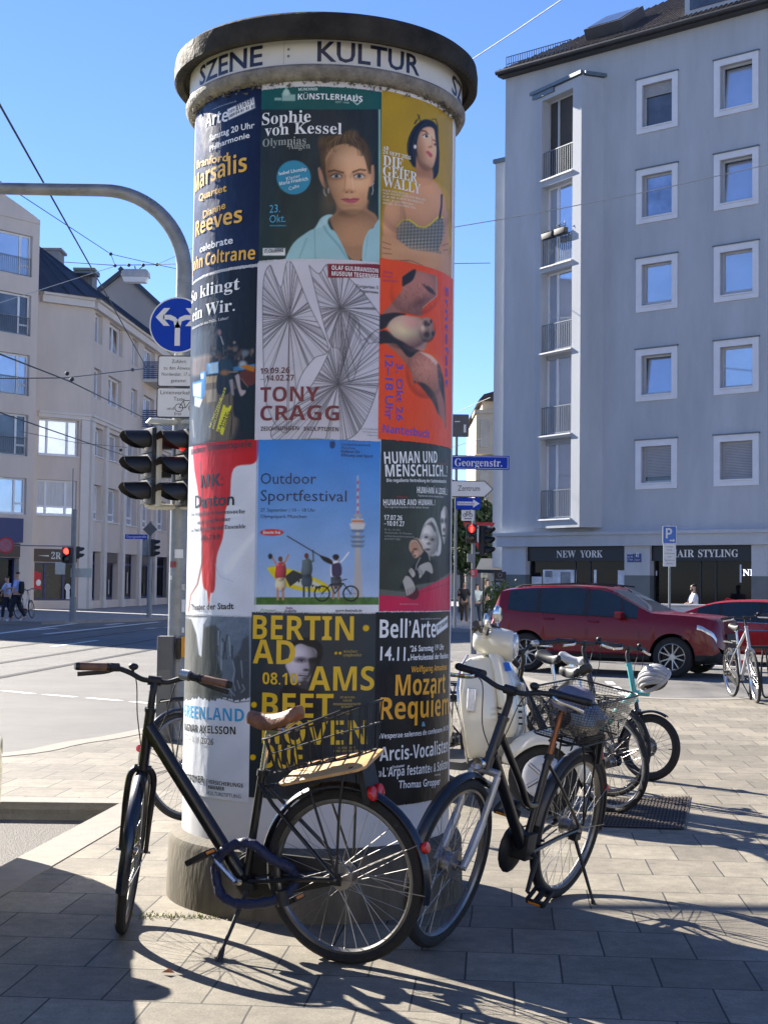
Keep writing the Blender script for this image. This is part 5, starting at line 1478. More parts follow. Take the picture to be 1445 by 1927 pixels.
p.line([(640, 780), (680, 960), (690, 1040)], 22, '86818a', .7).ell(610, 1060, 70, 30, '2b292d', .6, .9).line([(440, 1150), (560, 1140), (640, 1170)], 20, '6d6870', .6).line([(430, 1190), (560, 1205), (660, 1220)], 26, '252327', .95).ell(590, 1270, 70, 26, '3a363a', .7, .8).ell(480, 1380, 140, 40, '55525a', .9, .6)
p.form(500, 900, 400, 560, -.7, -.1, .5, False)
p.blob([(210, 1400), (420, 1470), (560, 1530), (700, 1540), (600, 1300), (420, 1390)], '3c3b42', 2, .9).blob([(0, 1500), (220, 1390), (420, 1490), (560, 1560), (900, 1700), (900, 2100), (0, 2100)], '12161d', 3, .9)
p.view()
y_ = 'dcb41c'
for t, x0, x1, y, h in (('BERTIN', 477, 665, 1202, 43), ('AD', 477, 556, 1248, 43), ('AMS', 581, 703, 1299, 43), ('BEET', 494, 627, 1348, 43), ('HOVEN', 494, 690, 1398, 43), ('DUE', 496, 570, 1445, 43)):
    p.text(t, x0, y, x1, h, y_, 'bold')
p.text('08.10.', 495, 1287, 566, 21, y_, 'bold')
for x, y, r in ((688, 1182, 6), (479, 1326, 5.5), (477, 1425, 5.5)): p.ell(x, y, r, r, y_, .12)
for x in (632, 640): p.ell(x, 1229, 2.6, 2.6, y_, .3)
p.text('münchner', 646, 1228, 672, 6, '9c8a3c', 'serif').text('symphoniker', 645, 1235, 680, 6, '9c8a3c', 'serif')
for t, x0, x1, y in (('DO 08.10.2026', 640, 667, 1314), ('19:30 UHR', 645, 662, 1320), ('PRINZREGENTENTHEATER,', 627, 679, 1327), ('MÜNCHEN', 642, 664, 1332), ('KONZERT', 643, 663, 1344), ('LORENZ VIOTTI', 636, 668, 1409), ('MÜNCHNER SYMPHONIKER', 628, 676, 1415), ('SYMPHONIE NR. 5', 630, 668, 1424)): p.text(t, x0, y, x1, 3.8, 'a8934a', 'semi')
p.rect(468, 1499, 710, 1506, '2a3f36', .6)
p.done()

p = Poster('black concert poster listing a requiem in yellow letters', 704, 850, 1152, 1512, '0e0f14', layer=.0042, rw=A1)
p.poly([(818, 1175), (841, 1158), (841, 1180), (820, 1196)], 'e4e4e6').text('8116191', 822, 1185, 840, 8, '14151a', 'bold', y1=1172)
w = 'e6e6ea'
p.text('Bell’Arte', 713, 1200, 818, 33, w, 'bold', y1=1199).text('www.bellarte-muenchen.de', 789, 1166, 827, 3.5, 'b9b9c0', y1=1165).text('14.11.', 714, 1242, 769, 25, w, 'semi', y1=1243)
p.text('’26 Samstag 19 Uhr', 770, 1226, 833, 11, w, 'semi', y1=1222).text('Herkulessaal der Residenz', 771, 1242, 841, 11, w, 'semi', y1=1238)
y_ = 'e8a41c'
p.text('Wolfgang Amadeus', 772, 1265, 838, 11, y_, 'semi', y1=1260).text('Mozart', 742, 1309, 835, 38, y_, 'bold', y1=1303).text('Requiem', 713, 1354, 841, 40, y_, 'bold', y1=1343)
p.text('&', 791, 1367, 798, 9, '6aa8c0', 'semi').text('»Vesperae solennes de confessore« KV 339', 711, 1390, 841, 9, w, 'semi', y1=1373)
p.text('Arcis-Vocalisten', 713, 1432, 840, 25, w, 'semi', y1=1414).text('Orchester', 736, 1446, 760, 5, w, 'semi', y1=1442).text('»L’Arpa festante« & Solisten', 711, 1462, 840, 17, w, 'semi', y1=1445)
p.text('Leitung', 816, 1460, 826, 4, w, y1=1458).text('Thomas Gropper', 748, 1483, 826, 14, w, 'semi', y1=1476)
p.done()
# ragged strips of older paper between the sheets
b = MB()
rr = random.Random(9)
for th0, th1, z in ((-1.05, -.32, 3.022), (-1.05, -.32, 2.19), (.38, 1.15, 3.0), (-.32, .38, 1.385), (-1.2, -.36, 1.37), (.36, 1.15, 2.17)):
    n = 26
    ring = []
    for i in range(n + 1):
        t = th0 + (th1 - th0) * i / n
        h = .010 + rr.random() * .012
        ring.append([(CX + (RC + .0008) * math.sin(t), CY - (RC + .0008) * math.cos(t), z - h), (CX + (RC + .0008) * math.sin(t), CY - (RC + .0008) * math.cos(t), z + h)])
    b.loft(ring, closed=False, caps=False)
struct(b.build('paper_remnants', mat('paper scraps', (.55, .55, .56), .7, var=.15, scale=20), colm), 'stuff')
# ================================================================== mast, signals, signs, wires
M_GALV = mat('galvanised mast', (0.24, 0.25, 0.25), 0.5, metal=.5, var=.3, scale=5, bump=.1, bscale=30)
M_GALVP = mat('painted grey post', (0.20, 0.215, 0.22), 0.5, var=.15, scale=5)
M_SIGW = mat('white sign face', (0.66, 0.66, 0.64), 0.4, var=.04, scale=6)
M_SIGB = mat('blue sign face', (0.004, 0.045, 0.36), 0.5, var=.05, scale=6, spec=.15)
M_SIGK = mat('black sign ink', (0.012, 0.012, 0.014), 0.5, var=.05)
M_SIGBK = mat('sign back grey', (0.09, 0.09, 0.09), 0.6, var=.2)
M_HEAD = mat('signal black', (0.010, 0.010, 0.011), 0.5, var=.2, scale=10)
M_LENS = mat('dark lens', (0.015, 0.016, 0.018), 0.15, var=.3, scale=60)
M_REDL = mat('lit red lamp', (1.0, 0.03, 0.02), .4, emit=2.2, var=0)
M_REDD = mat('dim red lamp', (0.55, 0.01, 0.01), .3, emit=.25, var=0)
M_CREAMP = mat('cream backplate', (0.50, 0.49, 0.42), .5, var=.1)

def interp(tab, x):
    if x <= tab[0][0]: return tab[0][1]
    for (a, p), (b, q) in zip(tab[:-1], tab[1:]):
        if x <= b:
            t = (x - a) / (b - a)
            return p + (q - p) * t
    return tab[-1][1]
def rrect(w, h, r=.02, n=4, x=0, y=0):
    P = []
    for cx, cy, q in ((w / 2 - r, h / 2 - r, 0), (-w / 2 + r, h / 2 - r, 1), (-w / 2 + r, -h / 2 + r, 2), (w / 2 - r, -h / 2 + r, 3)):
        for i in range(n + 1):
            a = (q + i / n) * math.pi / 2
            P.append((x + cx + r * math.cos(a), y + cy + r * math.sin(a)))
    return P
def plate(M, poly, th, m, name, parent, back=None):
    b = MB(); A = M @ axes((0, 0, 0), (1, 0, 0), (0, 0, 1), (0, -1, 0))
    b.prism(poly, 0, th, A)
    return b.build(name, m, parent, smooth=0)
def face(p, yaw=0.0):
    """sign plane at p: x right, z up, front towards -y turned by yaw"""
    return T(*p) @ Rz(yaw)
def signal_head(parent, p, yaw, n=3, lit=None, s=1.0, ped=False, name='signal_head', visor=.22, depth=.13):
    """housing with lenses and visors, front towards local -y"""
    M = T(*p) @ Rz(yaw) @ Matrix.Scale(s, 4)
    b = MB(M)
    h = .25 * n
    b.box(-.14, .14, 0, depth, -h / 2, h / 2)
    for i in range(n): b.box(-.15, .15, -.02, .005, h / 2 - .25 * i - .245, h / 2 - .25 * i - .005)
    hd = b.build(name, M_HEAD, parent, bevel=.012 * s)
    for i in range(n):
        z = h / 2 - .125 - .25 * i
        A = M @ T(0, -.02, z) @ Rx(math.pi / 2)
        b = MB(); b.lathe([(0, .012), (.06, .010), (.098, 0), (.098, -.01), (0, -.01)], 20, A)
        b.build('lens', lit[1] if lit and lit[0] == i else M_LENS, hd)
        b = MB()
        ring = []
        for k in range(19):
            a = R_(-40) + R_(260) * k / 18
            d = visor * interp([(0, .90), (55, 1.0), (85, .86), (110, .55), (131, .30)], abs(math.degrees(a) - 90))
            ring.append([(.108 * math.cos(a), .108 * math.sin(a), 0), (.104 * math.cos(a), .104 * math.sin(a) - (.012 if d > .1 else 0), d), (.100 * math.cos(a), .100 * math.sin(a) - (.012 if d > .1 else 0), d), (.103 * math.cos(a), .103 * math.sin(a), 0)])
        b.loft(ring, M=A)
        b.build('visor', M_HEAD, hd)
    return hd

# ---------------------------------------------------------------- the curved signal mast behind the column
mx, my = G(333, 1388).x, 13.93
mast = thing('signal_mast', 'tall grey curved traffic signal mast rising behind the column\'s left side', 'signal mast', (mx, my, 0))
b = MB()
top = at(336, 540, my).z
b.tube([(mx, my, 0), (mx, my, 1.2), (mx, my, 2.7)], [.098, .093, .09], 20)
zt = at(190, 358, my).z
R0 = .82
cx = mx - R0
pth = [Vector((mx, my, 2.7))] + [Vector((mx, my, zt - R0))] + [Vector((cx + R0 * math.cos(a), my, zt - R0 + R0 * math.sin(a))) for a in [R_(6 * i) for i in range(1, 16)]] + [Vector((mx - 4.8, my, zt + .02))]
b.tube(pth, [.088] + [.078] + [.076 - .001 * i for i in range(15)] + [.05], 20)
b.build('pole', M_GALV, mast)
# control cabinet at the foot
b = MB(); b.box(mx - .155, mx - .005, my - .26, my - .10, 0, 1.0)
b.build('control_box', mat('grey control box', (.10, .10, .095), .6, var=.15, scale=5), mast, bevel=.012)
b = MB(); b.box(mx - .14, mx - .02, my - .264, my - .261, .06, .68)
b.build('box_door', mat('grey box door', (.13, .13, .12), .6, var=.12), mast, smooth=0)
b = MB(); p = at(350, 1217, my - .12); b.box(p.x - .04, p.x + .03, my - .17, my - .09, p.z - .1, p.z + .1)
bt = b.build('push_button', mat('amber button box', (.62, .27, .02), .4, var=.1), mast, bevel=.012)
b = MB(); b.box(p.x - .09, p.x - .045, my - .16, my - .11, p.z - .12, p.z + .08)
b.build('tactile_plate', M_HEAD, bt, bevel=.005)
# stickers
for (px, py, w, h, m_) in ((337, 1042, .085, .085, M_SIGW), (325, 1062, .075, .06, mat('red white sticker', (.25, .05, .05), .6, var=.6, scale=40)), (321, 1087, .035, .04, M_SIGW), (345, 1140, .045, .12, M_SIGW), (344, 1186, .03, .05, M_SIGW), (345, 1105, .04, .06, mat('torn sticker', (.4, .4, .38), .7, var=.4, scale=30))):
    p = at(px, py, my - .1)
    th0 = math.asin(max(-.95, min(.95, (p.x - mx) / .096)))
    b = MB(); ring = []
    for i in range(7):
        t = th0 - w / .2 + (w / .1) * i / 6
        ring.append([(mx + .0975 * math.sin(t), my - .0975 * math.cos(t), p.z - h / 2), (mx + .0975 * math.sin(t), my - .0975 * math.cos(t), p.z + h / 2)])
    b.loft(ring, closed=False, caps=False)
    b.build('sticker', m_, mast)
# blue round sign with forked arrow
Ms = face(at(335, 612, my - .13))
disc = [(.275 * math.cos(2 * math.pi * i / 48), .275 * math.sin(2 * math.pi * i / 48)) for i in range(48)]
rs = plate(Ms, disc, .012, M_SIGW, 'round_sign', mast)
Flat().disc(0, 0, .262, 48).on(Ms, 'blue_disc', M_SIGB, rs, .014)
fl = Flat()
fl.rect(-.026, -.205, .026, -.0)
for s in (-1, 1):
    P = [(s * q[0], q[1]) for q in ((-.026, -.01), (.026, -.05), (.026, .0), (.05, .045), (.10, .052), (.135, .05), (.135, .1), (.08, .1), (.03, .085), (0, .05))]
    c0 = [(-.026, -.03), (.026, -.03), (.04, .035), (.085, .052), (.14, .052), (.14, .098), (.07, .098), (.02, .075), (-.0, .05)]
    fl.poly([(s * x, y) for x, y in c0][::s])
    fl.poly([(s * x, y) for x, y in ((.215, .075), (.135, -.01), (.075, -.01), (.13, .052), (.13, .098), (.075, .165), (.135, .165))][::s])
fl.on(Ms, 'arrow', M_SIGW, rs, .0165)
# two white text plates
def text_plate(px0, py0, px1, py1, Y, lines, root, nm='text_sign'):
    a, c = at(px0, py1, Y), at(px1, py0, Y)
    w, h = c.x - a.x, c.z - a.z
    M = face(((a.x + c.x) / 2, Y, (a.z + c.z) / 2))
    s = plate(M, rrect(w, h, .02), .012, M_SIGK, nm, root)
    f = Flat().poly(rrect(w - .02, h - .02, .016)); f.on(M, 'white_face', M_SIGW, s, .0135)
    fl = Flat()
    for t, x, y, tw, th in lines:
        fl.text(t, (x * w - tw * w / 2, y * h), (x * w + tw * w / 2, y * h), th * h, 'sans')
    return s, M, fl, w, h
s, M, fl, w, h = text_plate(297, 670, 377, 728, my - .13, [('Zufahrt', 0, .26, .34, .11), ('zu den Anwesen', 0, .05, .72, .11), ('Nordendstr. 17 u.19', 0, -.15, .80, .11), ('gestattet', 0, -.35, .36, .11)], mast)
fl.on(M, 'lettering', M_SIGK, s, .015)
s, M, fl, w, h = text_plate(295, 730, 376, 786, my - .13, [('Linienverkehr', -.02, .27, .78, .13), ('Taxi', 0, .06, .20, .13), ('und', -.17, -.24, .16, .1), ('frei', 0, -.42, .16, .12)], mast)
fl.bike(.08 * w / .42, -.17 * h, .042, .007).on(M, 'lettering', M_SIGK, s, .015)
b = MB()
for py in (610, 680, 715, 740, 775): p = at(337, py, my); b.box(mx - .03, mx + .03, my - .12, my - .05, p.z - .015, p.z + .015)
for py in (796, 955):
    p = at(330, py, my); b.tube([(mx - .02, my - .05, p.z), (mx - .28, my - .16, p.z), (mx - .30, my - .16, p.z + (.03 if py > 900 else -.03))], .03, 8)
    b.tube([(mx, my - .04, p.z), (mx + .16, my - .2, p.z)], .028, 8)
b.build('bracket', M_CREAMP, mast)
p = at(279, 878, my - .16)
MH_ = T(p.x, my - .16, p.z) @ Rz(R_(-60))
h1 = signal_head(mast, (p.x, my - .16, p.z), R_(-60), 3, visor=.25, depth=.03)
b = MB(MH_); b.box(-.15, .15, .031, .085, -.385, .385)
b.build('back_plate', M_CREAMP, h1, bevel=.006)
p = at(347, 880, my - .2)
h2 = signal_head(mast, (p.x, my - .22, p.z), R_(-56), 3, lit=(0, M_REDD), visor=.25, depth=.09)
p = at(309, 832, my + .12)
b = MB(); b.box(p.x - .05, p.x + .12, my + .1, my + .25, p.z - .07, p.z + .07)
p = at(309, 882, my + .12); b.box(p.x - .06, p.x + .12, my + .1, my + .25, p.z - .09, p.z + .09)
tb = b.build('tram_signal', M_HEAD, mast, bevel=.01)
Flat().text('611', (p.x - .035, p.z - .03), (p.x + .04, p.z - .03), .055).on(face((0, my + .1, 0)), 'lettering', M_SIGW, tb, .003)

# ---------------------------------------------------------------- far left signal post with red man and round sign
px_, py_ = at(137, 1170, 52).x, 52
fp = thing('signal_post', 'far left signal post with a red lamp and faded round sign beside the walking man', 'signal post', (px_, py_, 0))
b = MB(); b.cyl((px_, py_, 0), (px_, py_, 4.1), .075); b.cyl((px_ - .0, py_ - .0, 0), (px_, py_, .9), .12)
b.tube([(px_ - .1, py_, 2.4), (px_ - .1, py_, 5.6)], .02, 6)
b.build('pole', M_GALVP, fp)
p = at(126, 1042, 51.8); signal_head(fp, (p.x, 51.8, p.z - .05), R_(-8), 2, lit=(0, M_REDL), s=1.15, visor=.1)
p = at(149, 1040, 52.3); signal_head(fp, (p.x, 52.2, p.z), R_(120), 2, s=.9)
p = at(113, 1068, 51.8); b = MB(); b.box(p.x - .17, p.x + .17, 51.8, 52, p.z - .25, p.z + .2); b.build('signal_box', M_CREAMP, fp, bevel=.02)
p = at(12, 1026, 51.6)
rsg = plate(face((p.x, 51.6, p.z)), [(.30 * math.cos(2 * math.pi * i / 28), .30 * math.sin(2 * math.pi * i / 28)) for i in range(28)], .02, mat('red sign rim', (.45, .02, .03), .5), 'round_sign', fp)
Flat().disc(0, 0, .24, 28).on(face((p.x, 51.6, p.z)), 'sign_face', mat('faded pink sign', (.38, .12, .15), .5, var=.2, scale=8), rsg, .022)
b = MB(); b.tube([(p.x, 51.64, p.z), (px_, 52, p.z)], .025, 6); b.build('bracket', M_GALVP, fp)
p = at(48, 1101, 52.4)
b = MB(); b.box(px_ - .15, px_ + .62, 52.2, 52.24, 1.62, 1.95); b.build('info_plate', M_CREAMP, fp, smooth=0)
# second far post with street name
px_, py_ = at(281, 1162, 59.3).x, 59.3
fq = thing('signal_post', 'far signal post topped by a dark diamond sign and a blue street name', 'signal post', (px_, py_, 0))
b = MB(); b.cyl((px_, py_, 0), (px_, py_, 4.0), .07); b.cyl((px_, py_, 0), (px_, py_, 1.0), .11)
b.build('pole', M_GALVP, fq)
p = at(283, 996, 59.1); plate(face((p.x, 59.1, p.z)), [(0, .30), (-.30, 0), (0, -.30), (.30, 0)], .02, M_SIGBK, 'diamond_sign', fq)
a, c = at(236, 1014, 59.1), at(278, 1006, 59.1)
sg = MB().box(a.x, c.x, 59.1, 59.13, a.z, c.z).build('street_name', M_SIGB, fq, smooth=0)
Flat().text('Georgenstraße', (a.x + .05, a.z + .05), (c.x - .04, a.z + .05), .1).on(face((0, 59.1, 0)), 'lettering', M_SIGW, sg, .004)
p = at(289, 1031, 59.1); signal_head(fq, (p.x + .05, 59.1, p.z), R_(80), 3, s=.95)
p = at(276, 1030, 59.3); b = MB(); b.box(p.x - .15, p.x + .08, 59.2, 59.4, p.z - .35, p.z + .35); b.build('signal_box', M_GALVP, fq, bevel=.02)

# ---------------------------------------------------------------- right signal post with street names
PY = 34.0
px_ = at(889, 1180, PY).x
rp = thing('signal_post', 'right hand signal post with blue Georgenstr. plate, Zentrum arrow and red man lamp', 'signal post', (px_, PY, ROADZ))
b = MB(); b.cyl((px_, PY, ROADZ), (px_, PY, at(889, 960, PY).z), .048); b.cyl((px_ + .04, PY, ROADZ), (px_ + .04, PY, 1.0), .06)
q0 = at(862, 830, PY); b.cyl((q0.x - .04, PY, .5), (q0.x - .04, PY, at(862, 785, PY).z), .035)
for py in (870, 920, 948): p = at(880, py, PY); b.box(q0.x - .06, px_ + .02, PY - .02, PY + .02, p.z - .02, p.z + .02)
b.build('pole', M_GALVP, rp)
def flat_sign(px0, py0, px1, py1, Y, m, nm, root, border=None, poly=None):
    a, c = at(px0, py1, Y), at(px1, py0, Y)
    w, h = c.x - a.x, c.z - a.z
    M = face(((a.x + c.x) / 2, Y, (a.z + c.z) / 2))
    s = plate(M, poly(w, h) if poly else rrect(w, h, .02), .015, m, nm, root)
    return s, M, w, h
s, M, w, h = flat_sign(838, 858, 958, 883, PY - .06, M_SIGB, 'street_name', rp)
fl = Flat()
for x0, x1, y0, y1 in ((-.48, .48, .40, .43), (-.48, .48, -.43, -.40), (.472, .48, -.43, .43)): fl.rect(x0 * w, y0 * h, x1 * w, y1 * h)
x0 = at(855, 870, PY).x - M.translation.x; x1 = at(944, 870, PY).x - M.translation.x
fl.text('Georgenstr.', (x0, -.27 * h), (x1, -.27 * h), .55 * h, 'serif').on(M, 'lettering', M_SIGW, s, .018)
s, M, w, h = flat_sign(835, 905, 928, 935, PY - .06, M_SIGK, 'direction_sign', rp, poly=lambda w, h: [(-w / 2, -h / 2), (w / 2 - .2, -h / 2), (w / 2, 0), (w / 2 - .2, h / 2), (-w / 2, h / 2)])
Flat().poly([(-w / 2, -h / 2 + .02), (w / 2 - .21, -h / 2 + .02), (w / 2 - .025, 0), (w / 2 - .21, h / 2 - .02), (-w / 2, h / 2 - .02)]).on(M, 'white_face', M_SIGW, s, .018)
x0 = at(861, 925, PY).x - M.translation.x; x1 = at(902, 925, PY).x - M.translation.x
Flat().text('Zentrum', (x0, -.12 * h), (x1, -.12 * h), .32 * h).on(M, 'lettering', M_SIGK, s, .021)
s, M, w, h = flat_sign(857, 937, 904, 958, PY - .06, M_SIGB, 'one_way_sign', rp)
fl = Flat().poly([(-.44 * w, -.16 * h), (.2 * w, -.16 * h), (.2 * w, -.36 * h), (.46 * w, 0), (.2 * w, .36 * h), (.2 * w, .16 * h), (-.44 * w, .16 * h)]); fl.on(M, 'arrow', M_SIGW, s, .018)
Flat().text('Einbahnstraße', (-.42 * w, -.09 * h), (.24 * w, -.09 * h), .2 * h).on(M, 'lettering', M_SIGB, s, .021)
s, M, w, h = flat_sign(868, 960, 892, 980, PY - .06, M_SIGW, 'cycle_sign', rp)
Flat().bike(0, .02 * h, .045, .012).rect(-.3 * w, -.34 * h, .3 * w, -.27 * h).on(M, 'lettering', M_SIGK, s, .018)
p = at(887, 1004, PY - .1)
hd = signal_head(rp, (p.x, PY - .1, p.z), 0.0, 2, s=.9, lit=None, visor=.08)
z = p.z + .11
fl = Flat().disc(0, .075, .022, 10).poly([(-.035, .045), (.035, .045), (.028, -.02), (.02, -.085), (-.02, -.085), (-.028, -.02)])
fl.on(face((p.x, PY - .13, z)), 'lit_figure', M_REDL, hd, .012)
Flat().disc(0, 0, .085, 20).on(face((p.x, PY - .13, z)), 'lit_lens', M_REDD, hd, .0085)
p = at(915, 1017, PY); signal_head(rp, (p.x - .02, PY + .05, p.z), R_(62), 3, s=.95)
b = MB(); b.box(px_ - .02, p.x, PY - .02, PY + .03, p.z + .28, p.z + .32); b.box(px_ - .02, p.x, PY - .02, PY + .03, p.z - .32, p.z - .28)
p = at(886, 1050, PY); b.box(p.x - .09, p.x + .08, PY - .1, PY, p.z - .1, p.z + .1)
b.build('bracket', M_GALVP, rp, smooth=0)
p = at(887, 1078, PY); fs = MB().box(px_ - .06, px_ + .1, PY - .07, PY - .055, p.z - .09, p.z + .09).build('sticker', mat('red number sticker', (.5, .05, .06), .5, var=.3, scale=20), rp, smooth=0)
Flat().text('13', (px_ - .045, p.z - .05), (px_ + .02, p.z - .05), .1, 'bold').on(face((0, PY - .07, 0)), 'lettering', M_SIGW, fs, .003)
p = at(921, 1008, PY + 1); tri = MB(); M = face((p.x - .25, PY + 1.2, p.z))
tsg = plate(M, [(-.4, .33), (0, -.35), (.4, .33)], .015, mat('red sign rim', (.45, .02, .03), .5), 'yield_sign', rp)
Flat().poly([(-.27, .25), (0, -.2), (.27, .25)]).on(M, 'white_face', M_SIGW, tsg, .018)
# dark sign back above
s, M, w, h = flat_sign(838, 780, 882, 822, PY - .02, M_SIGBK, 'sign_back', rp)
fl = Flat().rect(.28 * w, -.30 * h, .38 * w, .05 * h).rect(-.1 * w, .16 * h, .12 * w, .2 * h); fl.on(M, 'sticker', M_SIGW, s, .018)

# ---------------------------------------------------------------- parking sign
PY = 41.5
px_ = at(1259, 1150, PY).x
ps = thing('parking_sign', 'blue and white parking sign on a thin post behind the dark red car', 'sign', (px_, PY, 0))
b = MB(); b.cyl((px_, PY, 0), (px_, PY, at(1259, 988, PY).z), .035); b.build('pole', M_GALVP, ps)
s, M, w, h = flat_sign(1246, 990, 1272, 1023, PY - .05, M_SIGW, 'sign_plate', ps)
Flat().poly(rrect(w - .03, h - .03, .03)).on(M, 'blue_face', mat('bright blue sign', (.03, .14, .45), .35, var=.05), s, .018)
fl = Flat().text('P', (-.28 * w, -.2 * h), (.18 * w, -.2 * h), .56 * h, 'bold').poly([(.0 * w, -.36 * h), (.26 * w, -.36 * h), (.26 * w, -.42 * h), (.40 * w, -.32 * h), (.26 * w, -.22 * h), (.26 * w, -.28 * h), (.0 * w, -.28 * h)])
fl.on(M, 'lettering', M_SIGW, s, .021)
s, M, w, h = flat_sign(1247, 1024, 1271, 1066, PY - .05, M_SIGW, 'text_plate', ps)
fl = Flat()
for k, (t, q) in enumerate((('werktags', .5), ('8-23h', .4), ('mit Parkschein', .8), ('oder', .3), ('Bewohner mit', .75), ('Ausweis', .5))): fl.text(t, (-q * w / 2, (.36 - .15 * k) * h), (q * w / 2, (.36 - .15 * k) * h), .055 * h)
fl.on(M, 'lettering', M_SIGK, s, .018)

# ---------------------------------------------------------------- overhead wires and the hanging lamp
M_WIRE = mat('wire', (0.03, 0.035, 0.045), 0.6, var=.1)
M_WIREL = mat('pale wire', (0.30, 0.32, 0.34), 0.6, var=.1)
def wire(label, pts, r=.02, m=None, sag=0.0, fittings=()):
    P = [at(*p) for p in pts]
    t = thing('overhead_wire', label, 'wire', tuple(P[0]), group='overhead tram wires')
    Q = []
    for a, c in zip(P[:-1], P[1:]):
        for i in range(8):
            s = i / 8; q = a.lerp(c, s); q.z -= sag * 4 * s * (1 - s); Q.append(q)
    Q.append(P[-1])
    b = MB(); b.tube(Q, r, 5)
    b.build('cable', m or M_WIRE, t)
    for p in fittings: MB().ball(tuple(at(*p)), (.075, .075, .07), n=8, k=6).build('insulator', M_WIRE, t)
wire('steep dark wire crossing from the upper left corner down to the left building', [(-40, 125, 24), (0, 197, 28), (205, 562, 62), (276, 692, 86)], .026, fittings=[(203, 560, 61.5)])
wire('thin wire sloping from the left edge to the cross wire junction', [(-20, 327, 38), (0, 341, 40), (209, 478, 56), (296, 498, 60), (380, 516, 64)], .014, M_WIRE, fittings=[(209, 478, 56), (296, 498, 60)])
wire('level cross wire carrying the hanging street lamp', [(120, 493, 60), (213, 499, 57), (296, 498, 55), (385, 494, 52)], .018, fittings=[(217, 500, 57), (243, 499, 56.2), (270, 499, 55.6)])
wire('pale thin wire rising from the left edge towards the lamp', [(0, 570, 50), (178, 513, 55), (217, 501, 57)], .014, M_WIREL)
wire('short wire dropping from the upper junction to the cross wire', [(209, 478, 56), (217, 499, 57)], .012)
wire('thin wire rising behind the mast to the right', [(296, 498, 60), (340, 478, 62), (400, 448, 66)], .012, M_WIREL)
wire('tram wire descending across the left facade to the balcony', [(-20, 656, 34), (0, 666, 35), (131, 717, 45), (285, 793, 70)], .022, fittings=[(136, 714, 46)])
wire('level wire from the left edge across the windows to the insulators', [(-20, 713, 40), (0, 712, 41), (125, 711, 46), (270, 694, 58), (290, 690, 60)], .020, fittings=[(127, 703, 46), (250, 696, 57)])
wire('lowest tram wire descending across the left shop windows', [(-20, 768, 36), (0, 776, 37), (165, 833, 52), (250, 862, 70)], .020, fittings=[(228, 847, 64)])
wire('faint wire crossing the lower left facade windows', [(40, 812, 48), (145, 833, 55), (240, 842, 60)], .011, fittings=[])
wire('dark wire running up into the top right sky', [(880, 117, 36), (970, 58, 34), (1070, -10, 32)], .014)
wire('pale wire sloping across the grey blue facade', [(845, 429, 40), (1000, 403, 40), (1230, 358, 39), (1460, 306, 38)], .014, M_WIREL)
wire('thin level wire ending at the pale building strip', [(845, 496, 50), (922, 495, 51.2)], .013)
wire('upper faint wire over the side street', [(860, 775, 60), (922, 748, 52)], .012, M_WIREL)
wire('lower faint wire over the side street', [(850, 842, 60), (905, 825, 60)], .012, M_WIREL)
lp = at(256, 522, 55.8)
lm = thing('hanging_lamp', 'white box shaped street lamp hanging from the cross wire', 'street lamp', tuple(lp))
b = MB()
b.loft([[(lp.x + x * k, lp.y + y * k, lp.z + z) for x, y in ((-.55, -.24), (.55, -.24), (.55, .24), (-.55, .24))] for k, z in ((.78, .30), (.96, .20), (1, -.0))])
hs = b.build('lamp_housing', mat('lamp housing', (.42, .42, .42), .5, var=.15, scale=4), lm, bevel=.02)
b = MB(); b.loft([[(lp.x + x * k, lp.y + y * k, lp.z + z) for x, y in ((-.52, -.22), (.52, -.22), (.52, .22), (-.52, .22))] for k, z in ((.98, -.004), (.82, -.22))])
b.build('diffuser', mat('frosted diffuser', (.7, .72, .74), .3, var=.05), lm, bevel=.02)
b = MB(); b.tube([(lp.x, lp.y, lp.z + .26), (lp.x - .05, lp.y, lp.z + .45)], .025, 6); b.tube([(lp.x + .05, lp.y, lp.z + .26), (lp.x + .3, lp.y, lp.z + .47)], .02, 6)
b.build('hanger', M_WIRE, lm)
# ================================================================== bicycles
M_BLK = mat('black frame paint', (0.006, 0.006, 0.008), 0.34, var=.15, scale=9, coat=.3)
M_BLKM = mat('black plastic', (0.010, 0.010, 0.011), 0.55, var=.2, scale=20)
M_TYRE = mat('tyre rubber', (0.014, 0.0135, 0.013), 0.85, var=.25, scale=14, bump=.3, bscale=120)
M_RIM = mat('brushed rim', (0.20, 0.195, 0.185), 0.36, metal=.9, var=.15, scale=12)
M_CHROME = mat('chrome steel', (0.62, 0.62, 0.62), 0.18, metal=1, var=.1, scale=12)
M_SPOKE = mat('spoke steel', (0.32, 0.31, 0.30), 0.35, metal=.9, var=.1)
M_BROWN = mat('brown saddle leather', (0.20, 0.085, 0.040), 0.42, var=.3, scale=14, bump=.25, bscale=70)
M_TAN = mat('brown grip leather', (0.17, 0.085, 0.050), 0.6, var=.35, scale=22)
M_GSADDLE = mat('grey saddle cover', (0.15, 0.14, 0.175), 0.6, var=.15, scale=10, bump=.2, bscale=60)
M_RED = mat('red reflector', (0.50, 0.012, 0.015), 0.22, var=.25, scale=90)
M_SILV = mat('silver paint', (0.38, 0.39, 0.40), 0.35, metal=.6, var=.15, scale=9)
M_ORANGE = mat('amber reflector', (0.75, 0.25, 0.02), .3, var=.1)
M_TURQ = mat('turquoise frame paint', (0.06, 0.36, 0.36), 0.35, var=.06, scale=6)
M_PURP = mat('purple frame paint', (0.07, 0.012, 0.06), 0.3, var=.1, metal=.2)
M_WHITEF = mat('white frame paint', (0.40, 0.41, 0.43), 0.35, var=.06)
M_COPPER = mat('copper seatpost', (0.25, 0.10, 0.045), 0.35, metal=.7, var=.2)

